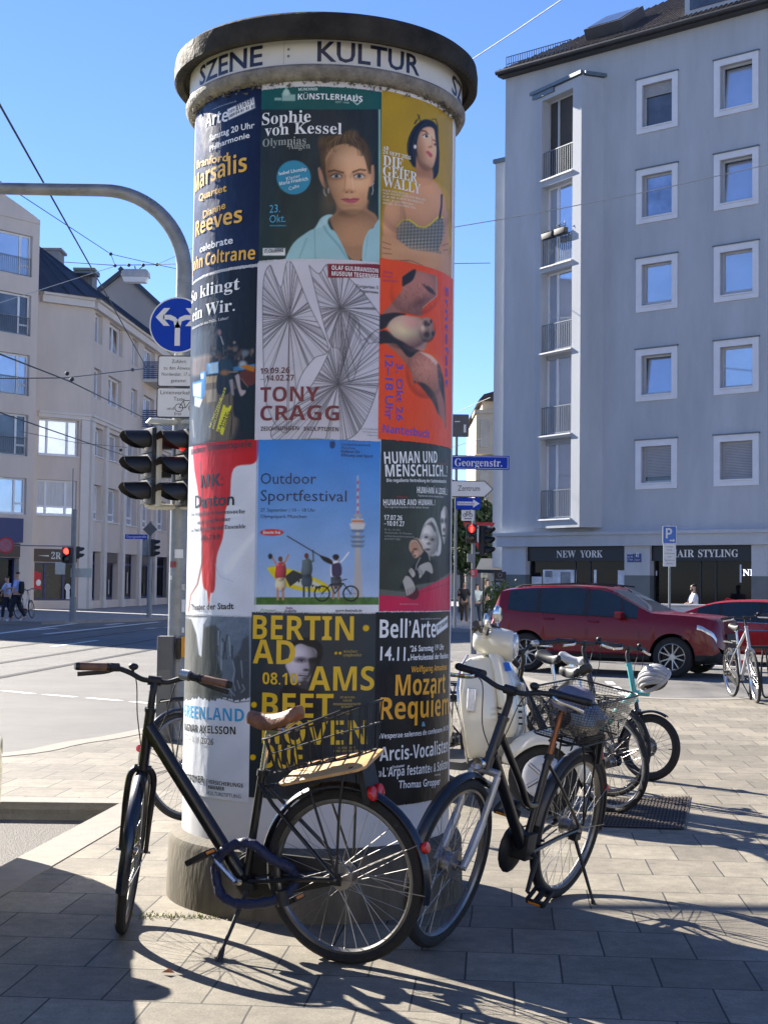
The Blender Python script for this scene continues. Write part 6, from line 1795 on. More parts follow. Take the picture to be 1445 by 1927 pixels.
def wheel(parent, name, c, r, tr, n_sp=32, rim=M_RIM, hub_r=.02, hubw=.05, Mx=I4, disc=False, wide=1.0):
    A = Mx @ T(*c) @ Rx(math.pi / 2)
    b = MB()
    rs = r - 2 * tr - .004
    rnd = random.Random(4)
    for i in range(n_sp):
        a = 2 * math.pi * i / n_sp
        s = 1 if i % 2 else -1
        off = (1 if (i // 2) % 2 else -1) * .62
        ha = a + off
        hr = hub_r + .012
        p = Vector((hr * math.cos(ha), hr * math.sin(ha), s * hubw * .55))
        q = Vector((rs * math.cos(a), rs * math.sin(a), 0))
        b.tube([p, q], .0013, 4, A)
    k = hubw
    b.lathe([(0, -k - .03), (.005, -k - .03), (.006, -k), (hub_r * .5, -k), (hub_r * .5, -k * .7), (hub_r + .016, -k * .62), (hub_r + .016, -k * .5), (hub_r, -k * .45), (hub_r, k * .45), (hub_r + .016, k * .5), (hub_r + .016, k * .62), (hub_r * .5, k * .7), (hub_r * .5, k), (.006, k), (.005, k + .03), (0, k + .03)], 16, A)
    w = b.build(name, M_SPOKE, parent)
    b = MB()
    n = 10
    b.lathe([(r - tr + tr * math.cos(2 * math.pi * i / n), tr * wide * math.sin(2 * math.pi * i / n)) for i in range(n)], 64, A, loop=True)
    b.build('tyre', M_TYRE, w)
    b = MB()
    ro, ri, hw = r - 2 * tr + .007, r - 2 * tr - .013, tr * .62
    b.lathe([(ro, -hw), (ro - .012, -hw - .001), (ri, -hw * .5), (ri, hw * .5), (ro - .012, hw + .001), (ro, hw)], 64, A, loop=True)
    b.build('rim', rim, w)
    b = MB().cyl((r - 2 * tr - .012, 0, 0), (r - 2 * tr - .045, 0, 0), .0035, 6, A)
    b.build('valve', M_BLKM, w)
    if disc:
        b = MB()
        b.lathe([(.055, .034), (.08, .034), (.08, .036), (.055, .036)], 32, A, loop=True)
        for i in range(6):
            a = i * math.pi / 3
            b.tube([(.02 * math.cos(a), .02 * math.sin(a), .035), (.06 * math.cos(a + .4), .06 * math.sin(a + .4), .035)], .004, 5, A)
        b.build('brake_disc', M_CHROME, w)
    return w
def mudguard(parent, c, r, a0, a1, w, m, Mx=I4, name='mudguard', n=28, stripe=None):
    b = MB()
    rings = []
    for i in range(n + 1):
        a = a0 + (a1 - a0) * i / n
        ring = []
        for j in range(7):
            t = -1 + 2 * j / 6
            rr = r + .012 * (1 - t * t) - .004 * abs(t)
            ring.append((c[0] + rr * math.cos(a), t * w / 2, c[2] + rr * math.sin(a)))
        for j in range(7):
            t = 1 - 2 * j / 6
            rr = r + .012 * (1 - t * t) - .004 * abs(t) - .003
            ring.append((c[0] + rr * math.cos(a), t * w / 2 * .96, c[2] + rr * math.sin(a)))
        rings.append(ring)
    b.loft(rings, M=Mx)
    o = b.build(name, m, parent)
    return o
def saddle(parent, x, z, m, L=.27, W=.17, tail=0, chrome=True):
    b = MB()
    rings = []
    for i in range(15):
        t = i / 14                       # nose .. tail
        px = x + L * (.55 - t)
        w = .022 + (W / 2 - .022) * max(0, (t - .28) / .72) ** 1.15 if t > .28 else .022 + .006 * math.sin(t * 6)
        w *= math.sqrt(max(.05, 1 - max(0, (t - .9) / .1) ** 2 * .7)) * (math.sqrt(min(1, .25 + t * 8)))
        dz = .018 * (t - .35) ** 2 * 6 + (.006 if t < .06 else .012) - (.012 if t < .05 else 0)
        drop = .058 + .03 * math.sin(min(1, t * 1.5) * math.pi * .8)
        rings.append([(px, w * math.sin(q) * (1 if abs(math.sin(q)) < .99 else 1), z + dz - (1 - math.cos(q)) / 2 * drop if q <= math.pi else 0) for q in [math.pi * 0]] and
                     [(px, -w * 1.0, z + dz - drop * .95), (px, -w * 1.05, z + dz - drop * .55), (px, -w * .82, z + dz - drop * .16), (px, -w * .4, z + dz - .004), (px, 0, z + dz - .006 * (1 if t > .3 else 0)), (px, w * .4, z + dz - .004), (px, w * .82, z + dz - drop * .16), (px, w * 1.05, z + dz - drop * .55), (px, w, z + dz - drop * .95), (px, w * .5, z + dz - drop * .55), (px, -w * .5, z + dz - drop * .55)])
    b.loft(rings)
    s = b.build('saddle', m, parent, smooth=60, subsurf=1)
    b = MB()
    for sy in (-1, 1):
        b.tube([(x + L * .42, sy * .012, z - .02), (x + .05, sy * .022, z - .055), (x - .04, sy * .022, z - .055), (x - L * .34, sy * .04, z - .02)], .0035, 6)
        if chrome:
            b.tube(spline([(x - L * .40, sy * .035, z - .035), (x - L * .30, sy * .04, z - .06), (x - L * .2, sy * .04, z - .045)], 3), .006, 6)
    b.box(x - .02, x + .03, -.02, .02, z - .075, z - .05)
    b.build('saddle_rails', M_CHROME, s)
    return s
def pedal(parent, c, ang=0):
    b = MB(T(*c) @ Ry(ang))
    for x in (-.045, .045): b.box(x - .007, x + .007, -.045, .045, -.012, .012)
    for y in (-.042, .042): b.box(-.045, .045, y - .006, y + .006, -.012, .012)
    b.box(-.05, .05, -.012, .012, -.010, .010)
    p = b.build('pedal', M_BLKM, parent, bevel=.003)
    b = MB(T(*c) @ Ry(ang)); b.box(.0525, .055, -.03, .03, -.006, .006); b.box(-.055, -.0525, -.03, .03, -.006, .006)
    b.build('pedal_reflector', M_ORANGE, p)
    return p
def bike(name, label, group, r=.35, tr=.02, wb=1.08, steer=0.0, head=72, frame='city', m=M_BLK, bars='city', grip=M_BLKM, saddle_m=M_BLKM,
         saddle_z=.97, saddle_x=.30, bar_z=1.10, fork_m=None, guards=True, guard_m=None, rack=True, rack_tilt=0.0, rack_z=.77, rear_light=True, kick='mid', crank=-.4,
         disc=False, chaincase=True, hub_r=.02, fhub_r=.02, tubes=.019, post_m=M_CHROME, lamp=True, front_light=None, rim=M_RIM, wide=1.0, n_sp=32, bars_w=.31, saddle_L=.27):
    t = thing(name, label, 'bicycle', group=group)
    hr, hf = Vector((0, 0, r)), Vector((wb, 0, r))
    ca = 1 / math.tan(R_(head))
    axp = lambda z, y=0.0, dx=0.0: Vector((wb - .055 - (z - r) * ca + dx, y, z))
    u = Vector((-ca, 0, 1)).normalized()
    S = T(*axp(r)) @ Matrix.Rotation(steer, 4, u) @ T(*(-axp(r)))
    ztop, zbot = bar_z - .13, 2 * r + .03 if r > .3 else .62
    bb = Vector((.455, 0, max(.27, r - .06) if r > .3 else .29))
    fork_m, guard_m = fork_m or m, guard_m or M_BLK
    st = Vector((saddle_x + .085, 0, .74)); sp = Vector((saddle_x + .03, 0, saddle_z - .05))
    sd = (sp - bb).normalized()
    st = bb + sd * ((.74 if r > .3 else .62) - bb.z) / sd.z
    # frame
    b = MB()
    b.tube([axp(zbot), axp(ztop)], .022, 12)
    b.lathe([(.0, -.0), (.026, 0), (.026, .016), (0, .016)], 12, frame_to(axp(ztop - .003), u)); b.lathe([(.0, -.016), (.026, -.016), (.026, .0), (0, 0)], 12, frame_to(axp(zbot), u))
    if frame == 'city':
        b.tube([axp(ztop - .07), bb + Vector((.02, 0, .01))], .026, 14, flat=1.25)
    elif frame == 'wave':
        b.tube([axp(zbot + .06), bb], .027, 14)
        b.tube(spline([axp(ztop - .05), axp(ztop - .05).lerp(bb, .5) + Vector((-.06, 0, .05)), bb + sd * .24 + Vector((.10, 0, .0)), bb + sd * .22], 6), .017, 10)
    elif frame == 'sport':
        b.tube([axp(zbot + .04), bb], .024, 12); b.tube([axp(ztop - .04), st - sd * .03], .019, 12)
    elif frame == 'compact':
        b.tube([axp(zbot + .05), Vector((.52, 0, .34)), bb], .034, 14); b.tube([axp(zbot + .06), axp(zbot + .06, 0, .14)], .022, 10)
    b.tube([bb, st], .0175 if frame != 'compact' else .022, 12)
    b.tube([bb + Vector((0, -.036, 0)), bb + Vector((0, .036, 0))], .024, 14)
    for sy in (-1, 1):
        b.tube([bb + Vector((-.03, sy * .03, 0)), Vector((.2, sy * .045, r + (bb.z - r) * .4)), hr + Vector((0, sy * .066, 0))], .011, 8)
        b.tube([st - sd * .04 + Vector((0, sy * .015, 0)), st - sd * .04 + Vector((-.08, sy * .04, -.08)), hr + Vector((0, sy * .066, 0))], .0085, 8)
        b.box(-.02, .03, sy * .066 - .004, sy * .066 + .004, r - .025, r + .025)
    b.tube([Vector((.33, -.04, r - .02)), Vector((.33, .04, r - .02))], .006, 6)
    fr = b.build('frame', m, t, smooth=40)
    # seatpost, clamp
    b = MB(); b.tube([st - sd * .02, sp + sd * .01], .0135, 12)
    b.build('seatpost', post_m, t)
    b = MB(); b.tube([st - sd * .012, st + sd * .014], .023, 12); b.box(st.x - .035, st.x - .01, -.012, .012, st.z - .008, st.z + .012)
    b.build('seat_clamp', M_BLKM, t)
    saddle(t, saddle_x, saddle_z, saddle_m, chrome=saddle_m is M_BROWN, W=.17 if saddle_m is not M_GSADDLE else .23, L=saddle_L if saddle_m is not M_GSADDLE else .29)
    # wheels
    wheel(t, 'wheel', hr, r, tr, n_sp, rim, hub_r, .05, disc=disc, wide=wide)
    wheel(t, 'wheel', hf, r, tr, n_sp, rim, fhub_r, .045, S, disc, wide)
    # fork
    b = MB(S)
    zc = 2 * r + .015
    b.tube([axp(zc), axp(zbot)], .018, 12)
    for sy in (-1, 1):
        if frame == 'wave':
            b.tube([axp(zc - .01, sy * .062), axp(zc - .20, sy * .062)], .0155, 10); b.tube([axp(zc - .20, sy * .062), axp(r + .06, sy * .062, .02), hf + Vector((-.005, sy * .062, -.01))], [.02, .02, .016], 10)
        else:
            b.tube(spline([axp(zc, sy * .03), axp(zc - .04, sy * .052), axp(r + .2, sy * .055), hf + Vector((0, sy * .055, 0))], 4), [.014] * 9 + [.012, .011, .010, .010], 10)
    b.tube([axp(zc, -.066 if frame == 'wave' else -.036), axp(zc, .066 if frame == 'wave' else .036)], .017, 10)
    b.build('fork', fork_m, t)
    # stem and bars
    q = axp(ztop)
    b = MB(S); xs = axp(bar_z).x + .03
    b.tube(spline([q, axp(bar_z - .05), Vector((xs, 0, bar_z))], 4), [.0155] * 8 + [.018], 12)
    b.tube([Vector((xs, -.028, bar_z)), Vector((xs, .028, bar_z))], .021, 12)
    b.build('stem', M_BLKM, t)
    W = bars_w
    if bars == 'city':
        half = [(xs, .0, bar_z), (xs + .004, .055, bar_z + .0), (xs - .004, .11, bar_z + .022), (xs - .03, .17, bar_z + .036), (xs - .075, W - .08, bar_z + .034), (xs - .12, W + .02, bar_z + .026)]
    elif bars == 'trek':
        half = [(xs, .0, bar_z), (xs + .002, .06, bar_z), (xs + .0, .12, bar_z + .018), (xs - .025, .18, bar_z + .028), (xs - .075, W - .08, bar_z + .024), (xs - .12, W + .01, bar_z + .018)]
    else:
        half = [(xs, .0, bar_z), (xs, .1, bar_z + .004), (xs - .01, .2, bar_z + .01), (xs - .03, W, bar_z + .01)]
    L_ = spline(half, 5); Rr_ = [Vector((p.x, -p.y, p.z)) for p in L_]
    b = MB(S); b.tube(Rr_[::-1] + L_[1:], .0115, 10)
    hb = b.build('handlebar', M_BLKM if bars != 'chrome' else M_CHROME, t)
    for side in (1, -1):
        P = [Vector((p.x, side * p.y, p.z)) for p in L_]
        e = P[-1]; d = (P[-1] - P[-5]).normalized()
        a = e - d * .125
        b = MB(S); b.tube([a, a + d * .01, a + d * .06, e - d * .014, e - d * .006], [.0165, .0175, .0165, .018, .0165], 12); b.build('grip', grip, hb)
        b = MB(S); b.tube([e - d * .005, e + d * .012], [.0185, .015], 12); b.build('grip_end', M_BLKM, hb)
        b = MB(S); b.tube([a - d * .012, a + d * .002], .0185, 12); b.build('grip_collar', M_BLKM, hb)
        b = MB(S)
        c = a - d * .035
        b.tube([c - d * .02, c + d * .02], .019, 10)
        fwd = Vector((1, 0, 0)); fwd = (fwd - d * fwd.dot(d)).normalized(); dn = Vector((0, 0, -1))
        b.tube([c, c + fwd * .03 + dn * .012], .011, 8)
        b.build('brake_clamp', M_BLKM, hb)
        b = MB(S); b.tube(spline([c + fwd * .03 + dn * .012, c + fwd * .045 + d * .03 + dn * .022, c + fwd * .045 + d * .10 + dn * .03, c + fwd * .055 + d * .14 + dn * .035], 4), .0062, 8, flat=1.6)
        b.build('brake_lever', M_BLKM if grip is M_TAN else M_CHROME, hb)
        if side < 0 and bars == 'city':
            b = MB(S); c2 = c - d * .05; b.tube([c2 - d * .02, c2 + d * .022], [.022, .024], 12); b.build('gear_shifter', M_SILV, hb)
        b = MB(S)
        ex = axp(zbot + .08, side * .02)
        b.tube(spline([c + fwd * .035 + dn * .01, c + fwd * .08 - d * .12 + dn * .03, Vector((xs + .09, side * .06, bar_z - .16)), ex], 6), .0026, 5)
        b.build('brake_cable', M_BLKM, hb)
    if lamp:
        b = MB(S); c = L_[9]
        b.ball((c.x, c.y, c.z + .032), (.022, .022, .016)); b.cyl((c.x, c.y, c.z), (c.x, c.y, c.z + .025), .007); b.box(c.x - .03, c.x - .005, c.y - .004, c.y + .004, c.z + .02, c.z + .03)
        b.build('bell', M_BLKM, hb)
    if front_light:
        b = MB(S); c = axp(2 * r + .05, .0, .07)
        b.lathe([(0, -.03), (.014, -.028), (.025, 0), (.026, .022), (.023, .026), (0, .024)], 14, frame_to(c, Vector((1, 0, .1)))); b.cyl(axp(2 * r + .03), c, .006)
        b.build('headlight', M_CHROME, t)
    # guards
    if guards:
        mudguard(t, hr, r + .018, R_(-12 if frame != 'sport' else 40), R_(172), .052, guard_m, name='mudguard')
        b = MB()
        for sy in (-1, 1):
            for a in (R_(25), R_(-6)) if frame != 'sport' else (R_(50),):
                b.tube([hr + Vector((0, sy * .06, 0)), hr + Vector(((r + .018) * math.cos(math.pi - a) if False else -(r + .018) * math.cos(a), sy * .027, (r + .018) * math.sin(a)))], .0022, 5)
        b.build('mudguard_stay', M_SPOKE, t)
        g = [o for o in t.children if o.name.startswith('mudguard') and 'stay' not in o.name][-1]
        g.data.transform(T(hr.x, 0, 0) @ Matrix.Scale(-1, 4, (1, 0, 0)) @ T(-hr.x, 0, 0)); g.data.flip_normals()
        mudguard(t, hf, r + .018, R_(62) if frame != 'wave' else R_(12), R_(200) if frame != 'wave' else R_(128), .05, guard_m if frame != 'wave' else M_BLK, S)
        b = MB(S)
        for sy in (-1, 1):
            if frame == 'wave': continue
            b.tube([hf + Vector((0, sy * .058, 0)), hf + Vector(((r + .018) * math.cos(R_(196)), sy * .024, (r + .018) * math.sin(R_(196))))], .0022, 5)
        if b.v: b.build('mudguard_stay', M_SPOKE, t)
        b = MB(); a = R_(158); c = hr + Vector(((r + .035) * math.cos(a), 0, (r + .035) * math.sin(a)))
        b.lathe([(0, -.012), (.02, -.012), (.024, 0), (.02, .012), (0, .014)], 16, frame_to(c, Vector((-1, 0, .2))))
        b.build('tail_reflector', M_RED, t)
    # rack
    RK = T(.30, 0, rack_z) @ Ry(rack_tilt)
    if rack:
        b = MB(RK)
        for sy in (-.055, .055):
            b.tube(spline([(0, sy * .4, -.0), (-.05, sy, 0), (-.30, sy, 0), (-.41, sy, 0)], 3), .0055, 6)
        for x in (-.06, -.18, -.3, -.40): b.tube([(x, -.055, 0), (x, .055, 0)], .0045, 6)
        for sy in (-.055, .055): b.tube([(-.1, sy, .012), (-.40, sy, .012)], .004, 5)
        b.M = None
        for sy in (-1, 1):
            for x in (-.17, -.34):
                p = RK @ Vector((x, sy * .055, 0)); b.tube(spline([p, p.lerp(hr, .4) + Vector((0, sy * .04, .02)), hr + Vector((-.005, sy * .075, .02))], 4), .0055, 6)
        p = RK @ Vector((0, 0, 0)); b.tube([p, st - sd * .06], .006, 6)
        b.build('rack', M_BLKM, t)
        if rear_light:
            b = MB(RK)
            b.box(-.425, -.40, -.06, .06, -.14, .008)
            b.build('lamp_bracket', M_BLKM, t)
            b = MB(RK)
            for y in (-.032, .032):
                b.lathe([(0, 0), (.029, 0), (.031, .006), (.028, .018), (.014, .022), (0, .022)], 18, RK @ frame_to(Vector((-.425, y, -.105)), Vector((-1, 0, 0))))
            b.build('rear_light', M_RED, t)
    # drive
    b = MB()
    b.lathe([(0, .052), (.09, .052), (.094, .055), (.09, .058), (0, .058)], 32, T(*bb) @ Rx(math.pi / 2))
    b.build('chainring', M_BLKM, t)
    if chaincase:
        b = MB()
        pts = [(bb.x + .105 * math.cos(a), bb.z + .105 * math.sin(a)) for a in [math.pi / 2 - i * math.pi / 10 for i in range(11)]] + [(.04 * math.cos(a), r + .04 * math.sin(a)) for a in [-math.pi / 2 - i * math.pi / 8 for i in range(9)]]
        b.prism(pts, .064, .080, axes((0, 0, 0), (1, 0, 0), (0, 0, 1), (0, -1, 0)))
        b.build('chain_guard', M_BLKM, t, bevel=.004)
    else:
        b = MB()
        for z0, z1 in ((.088, .035), (-.088, -.035)): b.tube([(bb.x, -.055, bb.z + z0), (0, -.055, r + z1)], .004, 5)
        b.build('chain', M_BLKM, t)
    cr = MB()
    ends = []
    for side, a in ((1, crank), (-1, crank + math.pi)):
        e = bb + Vector((.17 * math.cos(a), side * .085, .17 * math.sin(a)))
        cr.tube([bb + Vector((0, side * .05, 0)), bb + Vector((.012 * math.cos(a), side * .075, .012 * math.sin(a))), e], [.014, .014, .010], 8)
        cr.tube([e, e + Vector((0, side * .03, 0))], .006, 6)
        ends.append((e + Vector((0, side * .065, 0)), a))
    co = cr.build('crank', M_CHROME if frame == 'city' else M_BLKM, t)
    for e, a in ends: pedal(co, e, .5)
    # kickstand
    if kick:
        b = MB()
        if kick == 'mid':
            a, f = bb + Vector((-.03, .03, -.02)), Vector((.47, .20, .012))
        else:
            a, f = Vector((.06, .07, r - .03)), Vector((.03, .23, .012))
        b.tube([a, a.lerp(f, .4), f], [.010, .009, .007], 8); b.box(a.x - .03, a.x + .03, a.y - .02, a.y + .02, a.z - .012, a.z + .02)
        b.tube([f - (f - a).normalized() * .05, f + Vector((-.004, .004, -.012))], [.010, .016], 8)
        b.build('kickstand', M_BLKM, t)
    return dict(root=t, S=S, RK=RK, hr=hr, hf=hf, bb=bb, axp=axp, st=st, sd=sd, xs=xs, bar_z=bar_z)
def place(bk, rear, front, lean):
    a = math.atan2(front[1] - rear[1], front[0] - rear[0])
    M = T(rear[0], rear[1], 0) @ Rz(a) @ Rx(-lean)
    r = bk['root']
    r.matrix_basis = M
    return M
def wire_basket(parent, RK, x0, x1, w0, X0, X1, w1, h, mesh=False, name='basket', wt=.0011, front=None, ww=.0026):
    """bottom x0..x1 (width w0), rim X0..X1 (width w1)"""
    def ring(z, n=48):
        t = z / h
        a, c, w = x0 + (X0 - x0) * t, x1 + (X1 - x1) * t, w0 + (w1 - w0) * t
        r = .05
        P = []
        for cx, cy, q in ((c - r, w / 2 - r, 0), (a + r, w / 2 - r, 1), (a + r, -w / 2 + r, 2), (c - r, -w / 2 + r, 3)):
            for i in range(6):
                k = (q + i / 5) * math.pi / 2
                P.append(Vector((cx + r * math.cos(k), cy + r * math.sin(k), z + (front * (1 - (cx - a) / (c - a)) * -t if front else 0))))
        return P
    b = MB(RK)
    b.tube(ring(h), .0048, 6, loop=True)
    b.tube(ring(.0), .004, 6, loop=True)
    R0, R1 = ring(0), ring(h)
    if not mesh:
        b.tube(ring(h * .55), .0028, 5, loop=True)
        def samp(R, n):
            L = [0]
            for i in range(len(R)): L.append(L[-1] + (R[(i + 1) % len(R)] - R[i]).length)
            o = []
            for k in range(n):
                s = L[-1] * k / n
                i = max(j for j in range(len(R)) if L[j] <= s)
                f = (s - L[i]) / max(1e-6, L[i + 1] - L[i]); o.append(R[i].lerp(R[(i + 1) % len(R)], f))
            return o
        for p, q in zip(samp(R0, 22), samp(R1, 22)): b.tube([p, q], ww, 5)
        for k in range(1, 6):
            x = x0 + (x1 - x0) * k / 6; b.tube([(x, -w0 / 2, 0), (x, w0 / 2, 0)], ww, 5)
    o = b.build(name, M_BLKM, parent)
    if mesh:
        b = MB(RK)
        n, m_ = 100, int(h / .012)
        def samp(R, n):
            L = [0]
            for i in range(len(R)): L.append(L[-1] + (R[(i + 1) % len(R)] - R[i]).length)
            o = []
            for k in range(n):
                s = L[-1] * k / n
                i = max(j for j in range(len(R)) if L[j] <= s)
                f = (s - L[i]) / max(1e-6, L[i + 1] - L[i]); o.append(R[i].lerp(R[(i + 1) % len(R)], f))
            return o
        A, Bq = samp(R0, n), samp(R1, n)
        for p, q in zip(A, Bq): b.tube([p, q], wt, 3)
        for k in range(1, m_): b.tube([p.lerp(q, k / m_) for p, q in zip(A[::2], Bq[::2])], wt, 3, loop=True)
        for k in range(1, 20):
            x = x0 + (x1 - x0) * k / 20; b.tube([(x, -w0 / 2, 0), (x, w0 / 2, 0)], .0013, 3)
        b.build('basket_mesh', M_BLKM, o, smooth=0)
    return o

# ---------------------------------------------------------------- the black city bike in front of the column
GRP = 'bicycles parked around the advertising column'
b1 = bike('bicycle', 'black city bicycle with brown saddle and wire rear basket, nearest in front of the column', GRP, r=.352, tr=.0235, wb=1.08, steer=R_(-61), head=81, saddle_L=.25,
          frame='city', grip=M_TAN, saddle_m=M_BROWN, saddle_z=.98, saddle_x=.31, bar_z=1.10, rack_tilt=R_(13.5), rack_z=.70, crank=R_(42), hub_r=.036, fhub_r=.018, kick='mid', guard_m=mat('dark blue black guard', (.010, .013, .022), .25, var=.1, coat=.4), bars_w=.30)
wire_basket(b1['root'], b1['RK'] @ T(0, 0, .055), -.44, -.05, .26, -.49, -.05, .33, .135, front=-.06, ww=.0036)
p1 = G(648, 1813); q1 = G(229, 1755)
M1 = place(b1, p1, q1, R_(2.5))
# frame lettering is too small to read in the photo; the plank in the basket
pk = thing('wooden_board', 'pale wooden board lying tilted in the wire basket of the black city bicycle', 'board')
b = MB()
pr = [(-.40, -.10), (-.37, -.125), (-.03, -.125), (.0, -.10), (.0, .09), (-.03, .115), (-.37, .115), (-.40, .09)]
MP = M1 @ b1['RK'] @ T(-.075, .03, .02) @ Rx(R_(-12))
b.prism(pr, 0, .013, MP)
M_WOOD = mat('plywood', (0.50, 0.30, 0.12), 0.5, var=.22, scale=10, stretch=(1.5, 14, 4))
pk.matrix_basis = T(*(MP @ Vector((-.18, 0, 0))))
brd = b.build('board', M_WOOD, pk, bevel=.004)
for x, y in ((-.33, .08), (-.33, -.09), (-.06, .08), (-.06, -.09)):
    MB().cyl((x, y, .0131), (x, y, .0136), .011, 12, MP).build('screw_hole', mat('dark hole', (.03, .02, .015), .8), brd)
lk = thing('bicycle_lock', 'thick dark blue fabric covered chain lock looped round the black city bicycle frame', 'lock')
MLK = M1
lk.matrix_basis = T(*(MLK @ Vector((.42, .07, .3))))
M_LOCK = mat('dark blue lock sleeve', (0.007, 0.014, 0.055), 0.6, var=.2, scale=30, bump=.4, bscale=60)
pts = [(.57, .055, .33), (.53, .07, .41), (.44, .075, .46), (.37, .07, .455), (.30, .05, .40), (.235, .03, .37), (.22, .0, .31), (.25, .05, .255), (.34, .08, .225), (.45, .09, .215), (.53, .08, .245)]
pts = [(p.x, p.y, p.z) for p in spline([Vector(p) for p in pts] + [Vector(pts[0])], 6)][:-1]
b = MB(MLK); b.tube(pts, [.0205 + .0022 * math.sin(i * 1.9) for i in range(len(pts))], 12, loop=True)
sl = b.build('sleeve', M_LOCK, lk)
b = MB(MLK); b.tube([(.245, .075, .285), (.235, .075, .225)], .024, 12)
b.build('lock_body', M_BLKM, lk)

# ---------------------------------------------------------------- the trekking bike to the right
b2 = bike('bicycle', 'black step-through trekking bicycle with silver fork, wide grey saddle and black mesh basket', GRP, r=.363, tr=.024, wb=1.157, steer=R_(4), head=70,
          frame='wave', bars='trek', saddle_m=M_GSADDLE, saddle_z=1.02, saddle_x=.27, bar_z=1.09, rack_tilt=R_(2), rack_z=.80, crank=R_(-68), fork_m=M_SILV, guard_m=mat('grey guard', (.055, .056, .06), .35, var=.1, metal=.2), kick='rear', hub_r=.03, fhub_r=.045, chaincase=False, post_m=M_COPPER, front_light=True)
bk2 = wire_basket(b2['root'], b2['RK'] @ T(0, 0, .02), -.44, .0, .28, -.50, .03, .36, .21, mesh=True)
M2 = place(b2, (.865, 7.09), (.235, 6.12), R_(10.5))
b = MB(M2)
b.lathe([(0, .0), (.03, 0), (.065, .012), (.07, .03), (0, .03)], 20, frame_to(b2['st'] + b2['sd'] * .02, b2['sd']))
b.build('seat_cup', M_BLKM, b2['root'])
b = MB(M2)
b.ball(tuple(b2['bb'] + Vector((0, -.06, 0))), (.12, .03, .12)); b.box(b2['bb'].x - .04, b2['bb'].x + .05, -.04, .04, b2['bb'].z - .03, b2['bb'].z + .09)
b.build('chain_guard', M_BLKM, b2['root'], bevel=.004)
bag = thing('plastic_bag', 'crumpled clear and dark plastic bag lying in the black mesh basket', 'bag')
bag.matrix_basis = T(*(M2 @ b2['RK'] @ Vector((-.2, 0, .05))))
b = MB(M2 @ b2['RK'] @ T(-.21, 0, .105))
rr = random.Random(2)
rings = []
for i in range(10):
    tt = math.pi * (.03 + .94 * i / 9)
    rings.append([((.19 * math.sin(tt) * math.cos(a)) * rr.uniform(.75, 1.1), .13 * math.sin(tt) * math.sin(a) * rr.uniform(.75, 1.1), -.075 * math.cos(tt) * rr.uniform(.7, 1.4)) for a in [2 * math.pi * j / 18 for j in range(18)]])
b.loft(rings)
b.build('bag_body', mat('crumpled plastic', (.12, .125, .14), .22, var=.8, scale=9, bump=.6, bscale=18, coat=.4), bag, smooth=30)

# ---------------------------------------------------------------- bikes behind
b3 = bike('bicycle', 'black bicycle with big pale rimmed rear wheel right behind the mesh basket', GRP, r=.345, tr=.02, wb=1.08, steer=R_(15), frame='city', rack=True, saddle_z=.95, bar_z=1.05, guards=False, rear_light=False, rim=M_SILV)
place(b3, (1.56, 9.72), (.90, 10.56), R_(3))
b4 = bike('bicycle', 'dark bicycle with wire crate, its silver rimmed front wheel beside the turquoise one', GRP, r=.345, tr=.02, wb=1.06, steer=R_(20), frame='sport', rack=False, saddle_z=.98, bar_z=1.10, guards=False, kick='rear', bars='flat')
place(b4, (1.22, 11.45), (1.68, 10.5), R_(-3))
wire_basket(b4['root'], b4['S'] @ T(b4['xs'] + .02, 0, .80), .0, .24, .26, -.02, .26, .34, .22)
b5 = bike('bicycle', 'turquoise small wheeled bicycle with a black mesh front basket', GRP, r=.262, tr=.027, wb=1.04, steer=R_(8), frame='compact', m=M_TURQ, fork_m=M_BLK, saddle_m=mat('light grey saddle', (.42, .42, .42), .5), saddle_z=.93, saddle_x=.22, bar_z=1.03, rack=False, kick='rear', disc=True, bars='flat', wide=1.0, rim=M_BLKM, guards=True, n_sp=28, head=74)
M5 = place(b5, (1.40, 12.10), (2.09, 11.36), R_(4))
BK5 = b5['S'] @ T(b5['axp'](.66).x + .07, 0, .66)
wire_basket(b5['root'], BK5, .0, .26, .26, -.03, .30, .36, .24, mesh=True, wt=.0022)
hm = thing('bicycle_helmet', 'grey and black vented bicycle helmet resting in the turquoise bicycle\'s basket', 'helmet')
MH = M5 @ BK5 @ T(.16, -.08, .12) @ Rx(R_(50)) @ Ry(R_(-25))
hm.matrix_basis = T(*(MH @ Vector((0, 0, 0))))
b = MB(MH)
for k in range(-3, 4):
    w = .105 * math.cos(k * .38); y = .088 * math.sin(k * .42) / math.sin(1.26)
    b.tube([(.145 * math.cos(a) * math.cos(k * .25), y * (.6 + .4 * math.sin(a)), .125 * math.sin(a) * math.cos(k * .3)) for a in [R_(8 + 164 * i / 14) for i in range(15)]], [.012] + [.019] * 13 + [.012], 8)
b.tube([(.15 * math.cos(a), .105 * math.sin(a), .012) for a in [2 * math.pi * i / 28 for i in range(28)]], .017, 8, loop=True)
b.build('helmet_shell', mat('grey helmet shell', (.34, .34, .34), .35, var=.2, scale=14), hm)
MB(MH).ball((0, 0, .02), (.125, .085, .09)).build('helmet_liner', M_BLKM, hm)
b6 = bike('bicycle', 'white bicycle with a red bag, seen from its front at the far kerb', GRP, r=.345, tr=.022, wb=1.05, steer=R_(-8), frame='sport', m=M_WHITEF, fork_m=M_WHITEF, rack=True, saddle_z=1.0, bar_z=1.13, bars='flat', guards=False, kick='rear', rear_light=False, rim=M_CHROME)
M6 = place(b6, (4.92, 20.1), (4.98, 19.05), R_(-3))
b = MB(M6); b.box(.05, .22, .07, .14, .38, .52)
b.build('saddle_bag', mat('red bag cloth', (.5, .04, .03), .7, var=.2), b6['root'], bevel=.02)
